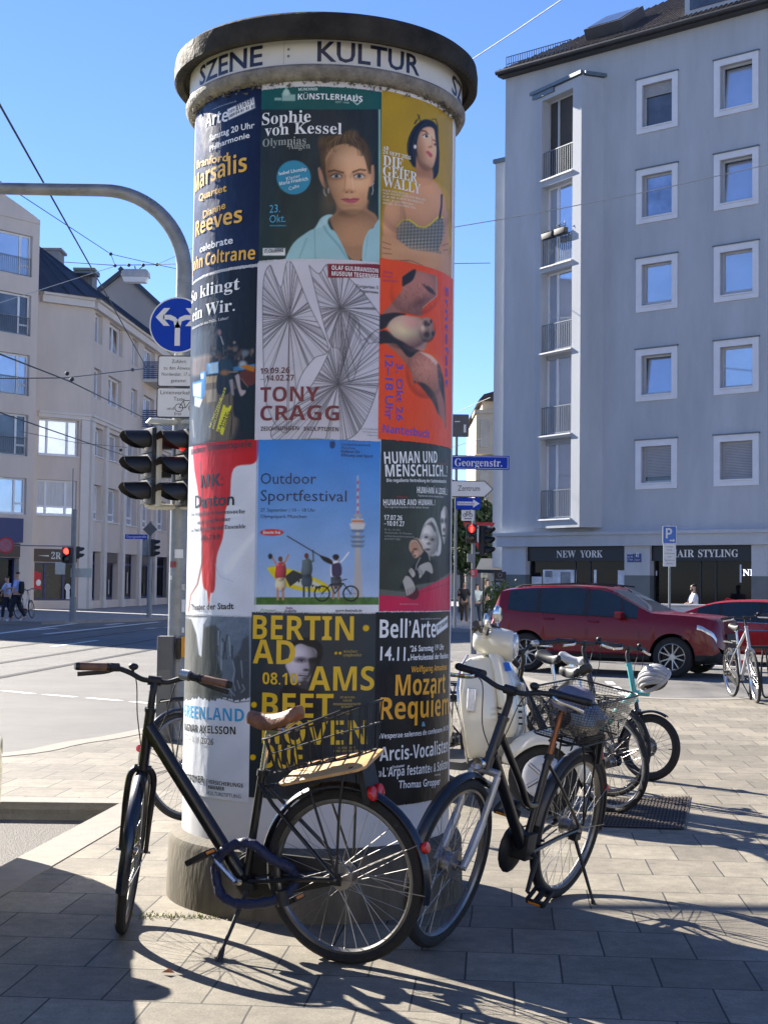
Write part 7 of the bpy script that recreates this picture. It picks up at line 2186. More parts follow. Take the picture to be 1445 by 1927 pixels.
b7 = bike('bicycle', 'purple bicycle half hidden at the left behind the column', GRP, r=.345, tr=.02, wb=1.05, steer=R_(10), frame='wave', m=M_PURP, rack=True, saddle_z=.95, bar_z=1.06, guard_m=M_BLK, kick=None, rear_light=False)
place(b7, (-1.22, 9.2), (-.55, 10.0), R_(10))
b8 = bike('bicycle', 'dark bicycle whose spoked wheel shows between the column and the scooter', GRP, r=.345, tr=.02, wb=1.06, steer=R_(4), frame='city', rack=True, saddle_z=.95, bar_z=1.06, kick='rear', rear_light=False)
place(b8, (.60, 10.95), (-.18, 11.7), R_(4))
b10 = bike('bicycle', 'silver bicycle standing by the far shop marked 2R behind the walking man', GRP, r=.35, tr=.018, wb=1.08, steer=R_(10), frame='city', m=M_SILV, rack=True, saddle_z=.98, bar_z=1.1, n_sp=20)
place(b10, at(36, 1150, 55)[:2], at(60, 1150, 56)[:2], R_(3))
# ================================================================== cars and scooter
M_REDC = mat('dark red car paint', (0.15, 0.0025, 0.009), 0.26, var=.04, scale=2, coat=.35, spec=.3)
M_REDC2 = mat('bright red car paint', (0.30, 0.005, 0.012), 0.28, var=.04, scale=2, coat=.6, spec=.35)
M_YELC = mat('yellow car paint', (0.62, 0.55, 0.02), 0.25, var=.04, scale=2, coat=1.0)
M_CARG = mat('tinted car glass', (0.02, 0.03, 0.036), 0.03, metal=.15, var=.2, scale=2, spec=.8)
M_CLAD = mat('black cladding', (0.015, 0.015, 0.016), 0.6, var=.2, scale=20)
M_ALLOY = mat('alloy wheel', (0.45, 0.45, 0.46), 0.28, metal=.9, var=.1)
M_HLAMP = mat('headlamp glass', (0.55, 0.58, 0.62), 0.08, metal=.5, var=.35, scale=14)
M_TLAMP = mat('tail lamp', (0.30, 0.01, 0.015), 0.15, var=.2, scale=20)
def smooth_tab(tab, k=6):
    pts = spline([(x, 0, z) for x, z in tab], k)
    out = []
    for p in pts:
        if not out or p.x > out[-1][0] + 1e-5: out.append((p.x, p.z))
    return out
def car(name, label, paint, P, loc, yaw, group=None, z=ROADZ):
    t = thing(name, label, 'car', group=group)
    L0, L1, W, rw, xr, xf = P['x0'], P['x1'], P['w'], P['rw'], P['xr'], P['xf']
    top, belt = smooth_tab(P['top']), P['belt']
    plan = smooth_tab(P['plan'])
    gl, pill = P['glass'], P['pillars']
    xs = set()
    n = 74
    for i in range(n + 1): xs.add(round(L0 + (L1 - L0) * i / n, 3))
    for a, b_ in pill: xs |= {a, b_}
    for a, b_ in (gl, P['ws'], P['rs']): xs |= {a, b_}
    for cx_ in (xr, xf):
        for k in range(-8, 9): xs.add(round(cx_ + (rw + .055) * math.sin(k / 8 * math.pi / 2), 3))
    xs = sorted(xs)
    xs = [x for i, x in enumerate(xs) if i == 0 or x - xs[i - 1] > .004 or x in [q for pp in (pill + [gl, P['ws'], P['rs']]) for q in pp]]
    zsill = P.get('sill', .22)
    def arch(x):
        z_ = 0
        for c in (xr, xf):
            d = abs(x - c)
            if d < rw + .055: z_ = max(z_, rw + math.sqrt((rw + .055) ** 2 - d * d))
        return z_
    def section(x):
        zt, w = interp(top, x), W * interp(plan, x)
        zb = min(interp(belt, x), zt - .02)
        h = max(.0, zt - zb)
        za = arch(x)
        lo = lambda v: max(v, za)
        endz = interp(P['under'], x)
        s = [(0, lo(endz)), (w * .86, lo(endz)), (w * .965, lo(endz + .06)), (w * .995, max(lo(endz + .12), .42 if za < .42 else za + .005)), (w * 1.0, max(.62, za + .01)), (w * .992, max(zb - .12, za + .02)), (w * .965, zb)]
        if s[4][1] > s[5][1]: s[4] = (s[4][0], min(s[4][1], s[5][1] - .002))
        tum = P.get('tumble', .36)
        yr = w * .965 - tum * h if h > .12 else w * .965 - (.30 if x > 0 else .2) * min(1, h / .12) * .35 * w * .4
        s += [(yr, zb + h * .90), (yr * .86, zb + h * .975), (yr * .45, zb + h * .998), (0, zt)]
        return s
    secs = [section(x) for x in xs]
    N = len(secs[0])
    body, ws, rs, clad = MB(), MB(), MB(), MB()
    side, black = {}, {}
    dark = MB()
    inr = lambda x, r: r[0] - 1e-6 <= x <= r[1] + 1e-6
    for i in range(len(xs) - 1):
        xm = (xs[i] + xs[i + 1]) / 2
        for sg in (1, -1):
            for j in range(N - 1):
                q = [(xs[i], sg * secs[i][j][0], secs[i][j][1]), (xs[i + 1], sg * secs[i + 1][j][0], secs[i + 1][j][1]), (xs[i + 1], sg * secs[i + 1][j + 1][0], secs[i + 1][j + 1][1]), (xs[i], sg * secs[i][j + 1][0], secs[i][j + 1][1])]
                tgt = body
                if j == 6 and inr(xm, gl): tgt = (black if any(inr(xm, p) for p in pill) else side).setdefault((sg, sum(xm > p[0] for p in pill), sum(xm > p[1] for p in pill)), MB())
                elif j in (8, 9) and inr(xm, P['ws']): tgt = ws
                elif j in (8, 9) and inr(xm, P['rs']): tgt = rs
                elif j in (1, 2) and P.get('clad', True): tgt = clad
                elif j == 0: tgt = dark
                tgt.add(q, [(0, 1, 2, 3)])
    for k, s_ in ((0, 1), (-1, -1)):
        ring = [(xs[k], y, z_) for y, z_ in secs[k]] + [(xs[k], -y, z_) for y, z_ in secs[k][::-1][1:-1]]
        body.add(ring, [tuple(range(len(ring)))])
    def weld(o):
        bm = bmesh.new(); bm.from_mesh(o.data)
        bmesh.ops.remove_doubles(bm, verts=bm.verts, dist=.0008)
        bmesh.ops.recalc_face_normals(bm, faces=bm.faces)
        bm.to_mesh(o.data); bm.free()
        o.data.polygons.foreach_set('use_smooth', [True] * len(o.data.polygons)); o.data.set_sharp_from_angle(angle=R_(40))
        return o
    bd = weld(body.build('body', paint, t))
    for mb_, nm, m_ in ([(q, 'side_window', M_CARG) for q in side.values()] + [(q, 'pillar', M_CLAD) for q in black.values()] + [(ws, 'windscreen', M_CARG), (rs, 'rear_window', M_CARG), (clad, 'sill_cladding', M_CLAD if P.get('cladblack', True) else paint), (dark, 'underbody', M_CLAD)]):
        if mb_.v: weld(mb_.build(nm, m_, t))
    # inner dark core so that arches do not show through
    b = MB(); b.box(L0 + .3, L1 - .3, -W * .72, W * .72, zsill + .02, .62); b.build('underbody_core', M_CLAD, t, smooth=0)
    def surf(x, j, f, sg, off=.004):
        s = section(x); y = s[j][0] + (s[j + 1][0] - s[j][0]) * f; z_ = s[j][1] + (s[j + 1][1] - s[j][1]) * f
        return Vector((x, sg * (y + off), z_))
    # door joints and handles
    for sg in (1, -1):
        for x0, x1 in P['doors']:
            b = MB()
            for x in (x0, x1):
                b.tube([surf(x, 2, .5, sg, 0), surf(x, 3, .5, sg, 0), surf(x, 4, .5, sg, 0), surf(x, 5, .5, sg, 0), surf(x, 5, .98, sg, 0)], .005, 4)
            b.tube([surf(x0 + (x1 - x0) * i / 6, 2, .5, sg, 0) for i in range(7)], .005, 4)
            d = b.build('door', M_CLAD, t)
            hx = x0 + .12
            b = MB(); p = surf(hx, 5, .1, sg); b.tube([p + Vector((-.1, 0, 0)), p + Vector((-.08, sg * .025, 0)), p + Vector((.08, sg * .025, 0)), p + Vector((.1, 0, 0))], .014, 8)
            b.build('handle', paint, d)
        # window trim line
        b = MB(); b.tube([surf(gl[0] + (gl[1] - gl[0]) * i / 24, 6, .0, sg, .004) for i in range(25)], .011, 6)
        b.build('window_trim', M_CHROME if P.get('chrome') else M_CLAD, t)
        # mirror
        b = MB(); p = surf(P['mirror'], 6, .12, sg, .12)
        b.loft([[(p.x + a * q, p.y + sg * .11 * c_, p.z + e * q) for a, e in ((.07, -.06), (.07, .05), (.0, .07), (-.08, .06), (-.09, -.05), (.0, -.075))] for q, c_ in ((.7, -1), (1, -.5), (1, .6), (.75, 1.05))])
        b.tube([p + Vector((0, -sg * .1, -.03)), surf(P['mirror'], 6, .05, sg, 0)], .025, 6)
        b.build('mirror', paint, t)
        # lamps follow the body surface
        for rng, jr, nm, m_ in P['lamps']:
            b = MB(); k = 8; ring = []
            for i in range(k + 1):
                x = rng[0] + (rng[1] - rng[0]) * i / k
                ring.append([surf(x, jr[0], jr[1], sg, .008), surf(x, jr[0], (jr[1] + jr[2]) / 2, sg, .016), surf(x, jr[0], jr[2], sg, .008)])
            b.loft(ring, closed=False, caps=False); b.build(nm, m_, t)
        # wheels
        for xw in (xr, xf):
            A = T(xw, sg * (W - .13), rw) @ Rx(-sg * math.pi / 2)
            b = MB(); tw = .115
            b.lathe([(rw * .64, -tw), (rw * .9, -tw), (rw * .985, -tw * .75), (rw, -tw * .3), (rw, tw * .3), (rw * .985, tw * .75), (rw * .9, tw), (rw * .68, tw), (rw * .64, tw * .9)], 40, A)
            w = b.build('wheel', M_TYRE, t)
            b = MB(A)
            b.lathe([(0, -.02), (rw * .6, -.02), (rw * .6, .0), (0, .0)], 32, A); bk = b.build('brake', M_CLAD, w)
            b = MB(A)
            b.lathe([(rw * .62, tw * .2), (rw * .69, tw * .98), (rw * .66, tw * 1.0), (rw * .61, tw * .7)], 40, A)
            for k in range(5):
                for dd in (-.17, .17):
                    a0, a1 = k * 2 * math.pi / 5 + dd * .6, k * 2 * math.pi / 5 + dd * 1.5
                    b.tube([(.05 * math.cos(a0), .05 * math.sin(a0), tw * .72), (rw * .64 * math.cos(a1), rw * .64 * math.sin(a1), tw * .85)], [.020, .014], 6)
            b.lathe([(0, tw * .8), (.06, tw * .78), (.07, tw * .6), (.0, tw * .5)], 16, A)
            b.build('rim', M_ALLOY, w)
    P.get('extra', lambda *a: None)(t, surf, paint)
    t.matrix_basis = T(loc[0], loc[1], z) @ Rz(yaw)
    return t
SUV = dict(x0=-2.22, x1=2.32, w=.945, rw=.37, xr=-1.41, xf=1.46,
    top=[(-2.22, .78), (-2.20, 1.02), (-2.14, 1.20), (-2.02, 1.46), (-1.93, 1.575), (-1.4, 1.645), (-.6, 1.67), (-.1, 1.655), (.2, 1.60), (.6, 1.40), (.98, 1.21), (1.12, 1.17), (1.6, 1.145), (2.0, 1.115), (2.2, 1.06), (2.29, .96), (2.32, .62)],
    belt=[(-2.22, .90), (-2.0, 1.22), (-1.6, 1.16), (-.6, 1.11), (.6, 1.07), (1.05, 1.06), (1.6, 1.03), (2.0, .96), (2.2, .84), (2.32, .56)],
    plan=[(-2.22, .80), (-2.14, .92), (-1.95, .98), (-1.4, 1.0), (0, .985), (1.4, 1.0), (1.85, .98), (2.12, .93), (2.26, .82), (2.32, .68)],
    under=[(-2.22, .55), (-2.1, .34), (-1.9, .27), (1.95, .25), (2.2, .28), (2.32, .40)],
    glass=(-1.80, .80), pillars=[(-1.22, -1.14), (-.26, -.16), (.46, .51)], ws=(.22, 1.0), rs=(-2.12, -2.0), doors=[(-1.05, -.20), (-.16, .84)], mirror=.50,
    lamps=[((-2.20, -1.92), (5, -.15, .45), 'tail_light', M_TLAMP), ((1.92, 2.25), (5, .25, .95), 'headlight', M_HLAMP)], tumble=.36)
def suv_extra(t, surf, paint):
    b = MB()
    for sg in (1, -1):
        b.tube([(-1.75, sg * .60, 1.60), (-1.6, sg * .60, 1.655), (-.4, sg * .62, 1.70), (.25, sg * .60, 1.645)], .016, 6)
    b.build('roof_rail', M_CLAD, t)
    b = MB(); b.loft([[(-1.90, y, 1.575 + .0), (-2.08, y * .95, 1.555), (-2.08, y * .95, 1.54), (-1.90, y, 1.54)] for y in (-.58, -.3, 0, .3, .58)])
    b.build('spoiler', paint, t)
    for sg in (1, -1):
        b = MB(); b.tube([surf(-2.19 + .22 * i / 6, 5, .12, sg, .022) for i in range(7)], .012, 6)
        b.build('light_bar', mat('pink light bar', (.8, .45, .5), .3, emit=.35, var=0), t)
        b = MB()
        b.tube([surf(-1.0 + 2.0 * i / 10, 2, .9, sg, .004) for i in range(11)], .018, 6)
        b.build('door_crease', paint, t)
    b = MB(); b.box(2.30, 2.335, -.35, .35, .55, .80); b.build('grille', M_CLAD, t, bevel=.02)
    b = MB(); b.box(2.315, 2.34, -.26, .26, .42, .53); b.build('number_plate', M_SIGW, t, smooth=0)
    # driver behind the glass is only a dim shape in the photograph and left out
SUV['extra'] = suv_extra
a0 = math.atan2(-.475, .88)
ctr = Vector((4.42, 27.55, 0))
car('parked_car', 'dark red estate SUV stopped on the street in front of the hair salon', M_REDC, SUV, (ctr.x, ctr.y), a0, 'cars on the street')
LOW = dict(x0=-2.2, x1=2.25, w=.89, rw=.33, xr=-1.30, xf=1.35,
    top=[(-2.2, .72), (-2.16, .92), (-2.0, 1.0), (-1.5, 1.22), (-1.0, 1.36), (-.3, 1.40), (.2, 1.36), (.75, 1.12), (1.1, .96), (1.6, .90), (2.0, .80), (2.2, .64), (2.25, .5)],
    belt=[(-2.2, .80), (-1.8, .93), (-1.0, .93), (.6, .88), (1.1, .86), (1.7, .82), (2.1, .7), (2.25, .46)],
    plan=[(-2.2, .80), (-2.0, .94), (-1.3, 1.0), (0, .98), (1.3, 1.0), (1.8, .94), (2.1, .8), (2.25, .55)],
    under=[(-2.2, .45), (-1.9, .24), (1.9, .2), (2.25, .32)], glass=(-1.45, .78), pillars=[(-.98, -.92), (-.14, -.06)], ws=(.25, 1.0), rs=(-1.9, -1.15), doors=[(-.9, -.1), (-.06, .85)], mirror=.55,
    lamps=[((-2.19, -1.9), (5, -.1, .5), 'tail_light', M_TLAMP), ((1.85, 2.18), (5, .1, .95), 'headlight', M_HLAMP)], chrome=True, cladblack=False, tumble=.42)
def low_extra(t, surf, paint):
    b = MB(); b.prism([(-1.05, 1.35), (-.80, 1.385), (-.98, 1.43)], -.02, .02, axes((0, 0, 0), (1, 0, 0), (0, 0, 1), (0, -1, 0))); b.build('roof_fin', paint, t)
    for sg in (1, -1):
        b = MB(); b.tube([surf(-.9 + 1.8 * i / 8, 4, .75, sg, .01) for i in range(9)], .015, 6); b.build('side_strip', M_CHROME, t)
LOW['extra'] = low_extra
q = at(1355, 1230, 31.5)
car('parked_car', 'bright red low car with chrome window line, partly hidden behind the dark red SUV\'s bonnet', M_REDC2, LOW, (q.x + 1.05, 31.2), math.atan2(-.42, .9), 'cars on the street')
# yellow car parked in the bay, only its front corner reaches into the picture
YEL = dict(LOW); YEL['extra'] = lambda *a: None
YEL['top'] = [(-2.2, .8), (-2.15, 1.2), (-1.9, 1.42), (-1.2, 1.50), (-.3, 1.52), (.2, 1.48), (.8, 1.16), (1.15, 1.0), (1.7, .94), (2.05, .84), (2.2, .68), (2.25, .5)]
YEL['belt'] = [(-2.2, .9), (-1.0, .98), (.6, .94), (1.1, .92), (1.7, .88), (2.1, .74), (2.25, .46)]
YEL['rs'] = (-2.14, -1.95)
car('parked_car', 'yellow car parked at the left kerb, only its front corner reaching into view', M_YELC, YEL, (-2.992, 6.06), R_(90 - 3), 'cars on the street')

# ---------------------------------------------------------------- cream scooter
M_CREAMV = mat('cream scooter paint', (0.60, 0.57, 0.47), 0.2, var=.03, scale=3, coat=1.0)
M_MIRR = mat('mirror glass', (.8, .8, .8), .03, metal=1, var=0)
sc_ = thing('motor_scooter', 'cream white motor scooter parked between the column and the red car', 'scooter')
def sweep(rings, nm, m_, parent=None, sub=1, X=None, caps=True):
    b = MB(X); b.loft(rings, caps=caps); return b.build(nm, m_, parent or sc_, smooth=60, subsurf=sub)
rw = .225
STS = R_(44); ax_p = Vector((1.22, 0, .25)); u_ = Vector((-.42, 0, 1)).normalized()
SS = T(*ax_p) @ Matrix.Rotation(STS, 4, u_) @ T(*(-ax_p))
def sc_wheel(c, Mx):
    A = Mx @ T(*c) @ Rx(math.pi / 2)
    b = MB(); n = 12
    b.lathe([(rw - .055 + .055 * math.cos(2 * math.pi * i / n), .056 * math.sin(2 * math.pi * i / n)) for i in range(n)], 48, A, loop=True)
    w = b.build('wheel', M_TYRE, sc_)
    b = MB(A); b.lathe([(.0, -.04), (.1, -.05), (.135, -.045), (.14, 0), (.135, .045), (.1, .05), (0, .04)], 32, A)
    for k in range(5):
        a = k * 1.2566; b.tube([(.03 * math.cos(a), .03 * math.sin(a), -.055), (.12 * math.cos(a), .12 * math.sin(a), -.05)], .012, 6); b.tube([(.03 * math.cos(a), .03 * math.sin(a), .055), (.12 * math.cos(a), .12 * math.sin(a), .05)], .012, 6)
    b.build('rim', M_ALLOY, w)
sc_wheel((0, 0, rw), I4); sc_wheel((1.34, 0, rw), SS)
# front fender
rings = []
for i in range(15):
    a = R_(-4 + 172 * i / 14)
    c = Vector((1.34, 0, rw)); r = .262 + .012 * math.sin(a)
    k = math.sin(max(.12, min(1, (i + 1) / 5)) * math.pi / 2) * math.sin(max(.2, min(1, (15 - i) / 5)) * math.pi / 2)
    dr, dt = Vector((math.cos(a), 0, math.sin(a))), Vector((0, 1, 0))
    rings.append([c + dr * (r - .10 * k) + dt * (-.088 * k), c + dr * (r - .03) + dt * (-.092 * k), c + dr * (r + .022) + dt * (-.06 * k), c + dr * (r + .035), c + dr * (r + .022) + dt * (.06 * k), c + dr * (r - .03) + dt * (.092 * k), c + dr * (r - .10 * k) + dt * (.088 * k), c + dr * (r - .03) + dt * (.076 * k), c + dr * (r + .01), c + dr * (r - .03) + dt * (-.076 * k)])
sweep(rings, 'front_fender', M_CREAMV, X=SS)
# leg shield: rows from floor to steering head
rows_ = [(.30, .99, .20, .06), (.36, 1.04, .245, .075), (.50, 1.065, .27, .09), (.64, 1.055, .28, .10), (.78, 1.03, .262, .105), (.90, .995, .205, .10), (.97, .965, .13, .085)]
rings = []
for z_, x_, w_, c_ in rows_:
    f_ = [(x_ - c_ * (abs(t) ** 2.0) * 1.05, t * w_, z_) for t in (-1, -.85, -.6, -.3, 0, .3, .6, .85, 1)]
    k_ = [(p[0] - .035, p[1] * .97, p[2]) for p in f_[::-1]]
    rings.append(f_ + k_)
ls = sweep(rings, 'leg_shield', M_CREAMV)
# ridge (horn cover) with badge and slots
rings = []
for z_, x_, w_, d_ in ((.44, 1.085, .055, .03), (.52, 1.10, .075, .05), (.62, 1.095, .08, .055), (.75, 1.07, .07, .05), (.87, 1.035, .058, .045), (.96, .995, .045, .04), (1.0, .96, .03, .03)):
    rings.append([(x_ - .05, -w_, z_), (x_ - .005, -w_ * .85, z_), (x_ + d_, -w_ * .45, z_), (x_ + d_ + .006, 0, z_), (x_ + d_, w_ * .45, z_), (x_ - .005, w_ * .85, z_), (x_ - .05, w_, z_)])
hc = sweep(rings, 'horn_cover', M_CREAMV, ls)
b = MB(); b.box(-.024, .024, -.002, .003, -.028, .028, T(1.085, 0, .90) @ Ry(R_(-20)) @ Rz(R_(90)))
b.build('badge', mat('blue badge', (.02, .10, .45), .3, var=.2), hc, smooth=0)
for sg in (-1, 1):
    for k in range(4): MB().box(-.05, .03, -.004, .004, -.006, .006, T(1.085, sg * .078, .53 + .038 * k) @ Rz(R_(sg * 28))).build('vent_slot', M_CLAD, hc, smooth=0)
# turn signals on the shield
for sg in (-1, 1):
    A = T(.972, sg * .216, .70) @ Rz(R_(sg * 40)) @ Ry(R_(-4)) @ Rx(R_(sg * 5))
    b = MB(A); b.box(0, .03, -.028, .028, -.075, .075); tl_ = b.build('indicator', M_CHROME, ls, bevel=.008)
    b = MB(A); b.box(.0302, .036, -.021, .021, -.066, .066); b.build('indicator_lens', mat('clear lens', (.62, .62, .64), .12, var=.15, scale=60), tl_, bevel=.003)
    b = MB(); b.tube([(x_ - c_ * 1.05 - .015, sg * (w_ + .004), z_) for z_, x_, w_, c_ in rows_], .009, 8); b.build('shield_trim', M_CHROME, ls)
# headset turning with the bars
rings = []
for x_, w_, h_, zc in ((.80, .05, .05, 1.06), (.84, .10, .075, 1.065), (.92, .125, .095, 1.06), (1.0, .12, .10, 1.05), (1.06, .11, .098, 1.04), (1.085, .092, .085, 1.035)):
    rings.append([(x_, w_ * math.cos(a), zc + h_ * math.sin(a) * (1.0 if math.sin(a) > 0 else 1.15)) for a in [2 * math.pi * k / 14 for k in range(14)]])
hs_ = sweep(rings, 'headset', M_CREAMV, X=SS)
b = MB(SS); b.lathe([(0, .012), (.05, .010), (.078, -.002), (.082, -.01), (.09, -.012), (.09, -.02), (0, -.02)], 28, SS @ frame_to(Vector((1.092, 0, 1.035)), Vector((1, 0, -.05)))); b.build('headlight', M_HLAMP, hs_)
b = MB(SS); b.loft([[(.80, -.09, 1.10), (.80, .09, 1.10), (.80, .09, 1.115), (.80, -.09, 1.115)], [(.93, -.07, 1.145), (.93, .07, 1.145), (.93, .07, 1.16), (.93, -.07, 1.16)], [(.98, -.05, 1.125), (.98, .05, 1.125), (.98, .05, 1.14), (.98, -.05, 1.14)]])
b.build('instrument_cowl', M_CLAD, hs_)
sweep([[(x_, r_ * math.cos(a), z_ + r_ * .9 * math.sin(a)) for a in [2 * math.pi * k / 12 for k in range(12)]] for x_, r_, z_ in ((.93, .07, .99), (.955, .062, .94), (.975, .07, .90))], 'steering_neck', M_CREAMV, X=SS)
for sg in (-1, 1):
    b = MB(SS); b.tube([(.90, sg * .10, 1.07), (.88, sg * .20, 1.085)], .028, 10); b.build('handlebar', M_CREAMV, hs_)
    b = MB(SS); b.tube([(.88, sg * .20, 1.085), (.862, sg * .345, 1.09)], [.02, .019], 12); b.tube([(.862, sg * .345, 1.09), (.86, sg * .36, 1.09)], .023, 12); b.build('grip', M_CLAD, hs_)
    b = MB(SS); b.tube(spline([(.92, sg * .17, 1.085), (.95, sg * .22, 1.09), (.945, sg * .34, 1.085)], 4), .008, 8); b.build('brake_lever', M_CHROME, hs_)
    b = MB(SS); b.box(.86, .92, sg * .155 - .025, sg * .155 + .025, 1.06, 1.115); b.build('switch_box', M_CLAD, hs_, bevel=.01)
    b = MB(SS); b.tube(spline([(.91, sg * .16, 1.10), (.93, sg * .20, 1.20 if sg > 0 else 1.14), (.92, sg * .235 if sg > 0 else -.31, 1.25 if sg > 0 else 1.13)], 4), .006, 8); mr = b.build('mirror_stem', M_CHROME, hs_)
    A = SS @ T(.92, sg * .25 if sg > 0 else -.36, 1.29 if sg > 0 else 1.10) @ Rz(R_(sg * -12)) @ Ry(R_(90 if sg < 0 else 90))
    b = MB(); b.lathe([(0, .018), (.045, .015), (.062, .0), (.058, -.012), (0, -.012)], 24, A @ Matrix.Scale(1.15, 4, (0, 1, 0))); hd_ = b.build('mirror', M_CHROME, mr)
    b = MB(); b.lathe([(0, -.0125), (.054, -.0125), (.05, -.014), (0, -.014)], 24, A @ Matrix.Scale(1.15, 4, (0, 1, 0))); b.build('mirror_glass', M_MIRR, hd_)
# fork link
b = MB(SS); b.tube([(1.22, .07, .34), (1.30, .075, .28), (1.34, .075, rw)], [.03, .035, .03], 10); b.tube([(1.2, 0, .45), (1.25, 0, .36)], .04, 10); b.build('fork', M_ALLOY, sc_)
# floor, rear body, seat
sweep([[(x_, y_ * w_, z_ + dz) for y_, dz in ((-1, -.03), (-1, .02), (-.5, .035), (.5, .035), (1, .02), (1, -.03))] for x_, w_, z_ in ((.98, .19, .31), (.85, .20, .27), (.6, .20, .26), (.42, .19, .27))], 'floorboard', M_CLAD, sub=0)
rings = []
for x_, w_, z0_, z1_ in ((.44, .12, .27, .66), (.36, .155, .26, .72), (.2, .20, .25, .74), (.0, .225, .27, .745), (-.2, .205, .33, .74), (-.36, .15, .42, .725), (-.44, .07, .52, .70)):
    rings.append([(x_, w_ * .8, z0_), (x_, w_ * 1.0, z0_ + (z1_ - z0_) * .35), (x_, w_ * .92, z0_ + (z1_ - z0_) * .7), (x_, w_ * .6, z1_ - .01), (x_, 0, z1_), (x_, -w_ * .6, z1_ - .01), (x_, -w_ * .92, z0_ + (z1_ - z0_) * .7), (x_, -w_, z0_ + (z1_ - z0_) * .35), (x_, -w_ * .8, z0_)])
sweep(rings, 'rear_body', M_CREAMV)
rings = []
for x_, w_, z_, h_ in ((.42, .08, .745, .05), (.3, .125, .77, .06), (.08, .14, .775, .055), (-.08, .14, .80, .06), (-.28, .12, .80, .055), (-.38, .06, .79, .04)):
    rings.append([(x_, w_ * math.cos(a), z_ + h_ * math.sin(a)) for a in [2 * math.pi * k / 12 for k in range(12)]])
sweep(rings, 'seat', M_CLAD)
b = MB(); b.box(-.47, -.43, -.05, .05, .60, .66); b.build('tail_light', M_RED, sc_, bevel=.01)
b = MB(); b.tube([(.35, .1, .25), (.3, .16, .02)], .012, 8); b.tube([(.35, -.1, .25), (.3, -.16, .02)], .012, 8); b.build('stand', M_CLAD, sc_)
aS = math.atan2(-.78, .62)
MSC = T(1.07 - 1.45 * math.cos(aS), 9.62 - 1.45 * math.sin(aS), 0) @ Rz(aS) @ Rx(R_(3)) @ Matrix.Scale(1.08, 4)
sc_.matrix_basis = MSC
# ================================================================== people, trees, café things
M_SKIN = mat('skin', (0.42, 0.25, 0.18), 0.55, var=.08)
M_HAIRD = mat('dark hair', (0.025, 0.018, 0.014), 0.6, var=.2, scale=40)
def skin_mesh(name, pts, edges, m, parent, root=0, sub=2):
    """pts: [(x, y, z, r)] joints; a body grown over connected edges"""
    me = bpy.data.meshes.new(name)
    me.from_pydata([p[:3] for p in pts], edges, [])
    o = bpy.data.objects.new(name, me)
    col.objects.link(o); o.parent = parent
    sk = o.modifiers.new('skin', 'SKIN'); sk.use_smooth_shade = True
    lay = me.skin_vertices[0].data
    for i, p in enumerate(pts):
        r = p[3] if isinstance(p[3], tuple) else (p[3], p[3])
        lay[i].radius = r; lay[i].use_root = (i == root)
    ss = o.modifiers.new('smooth', 'SUBSURF'); ss.levels = ss.render_levels = sub
    me.materials.append(m)
    return o
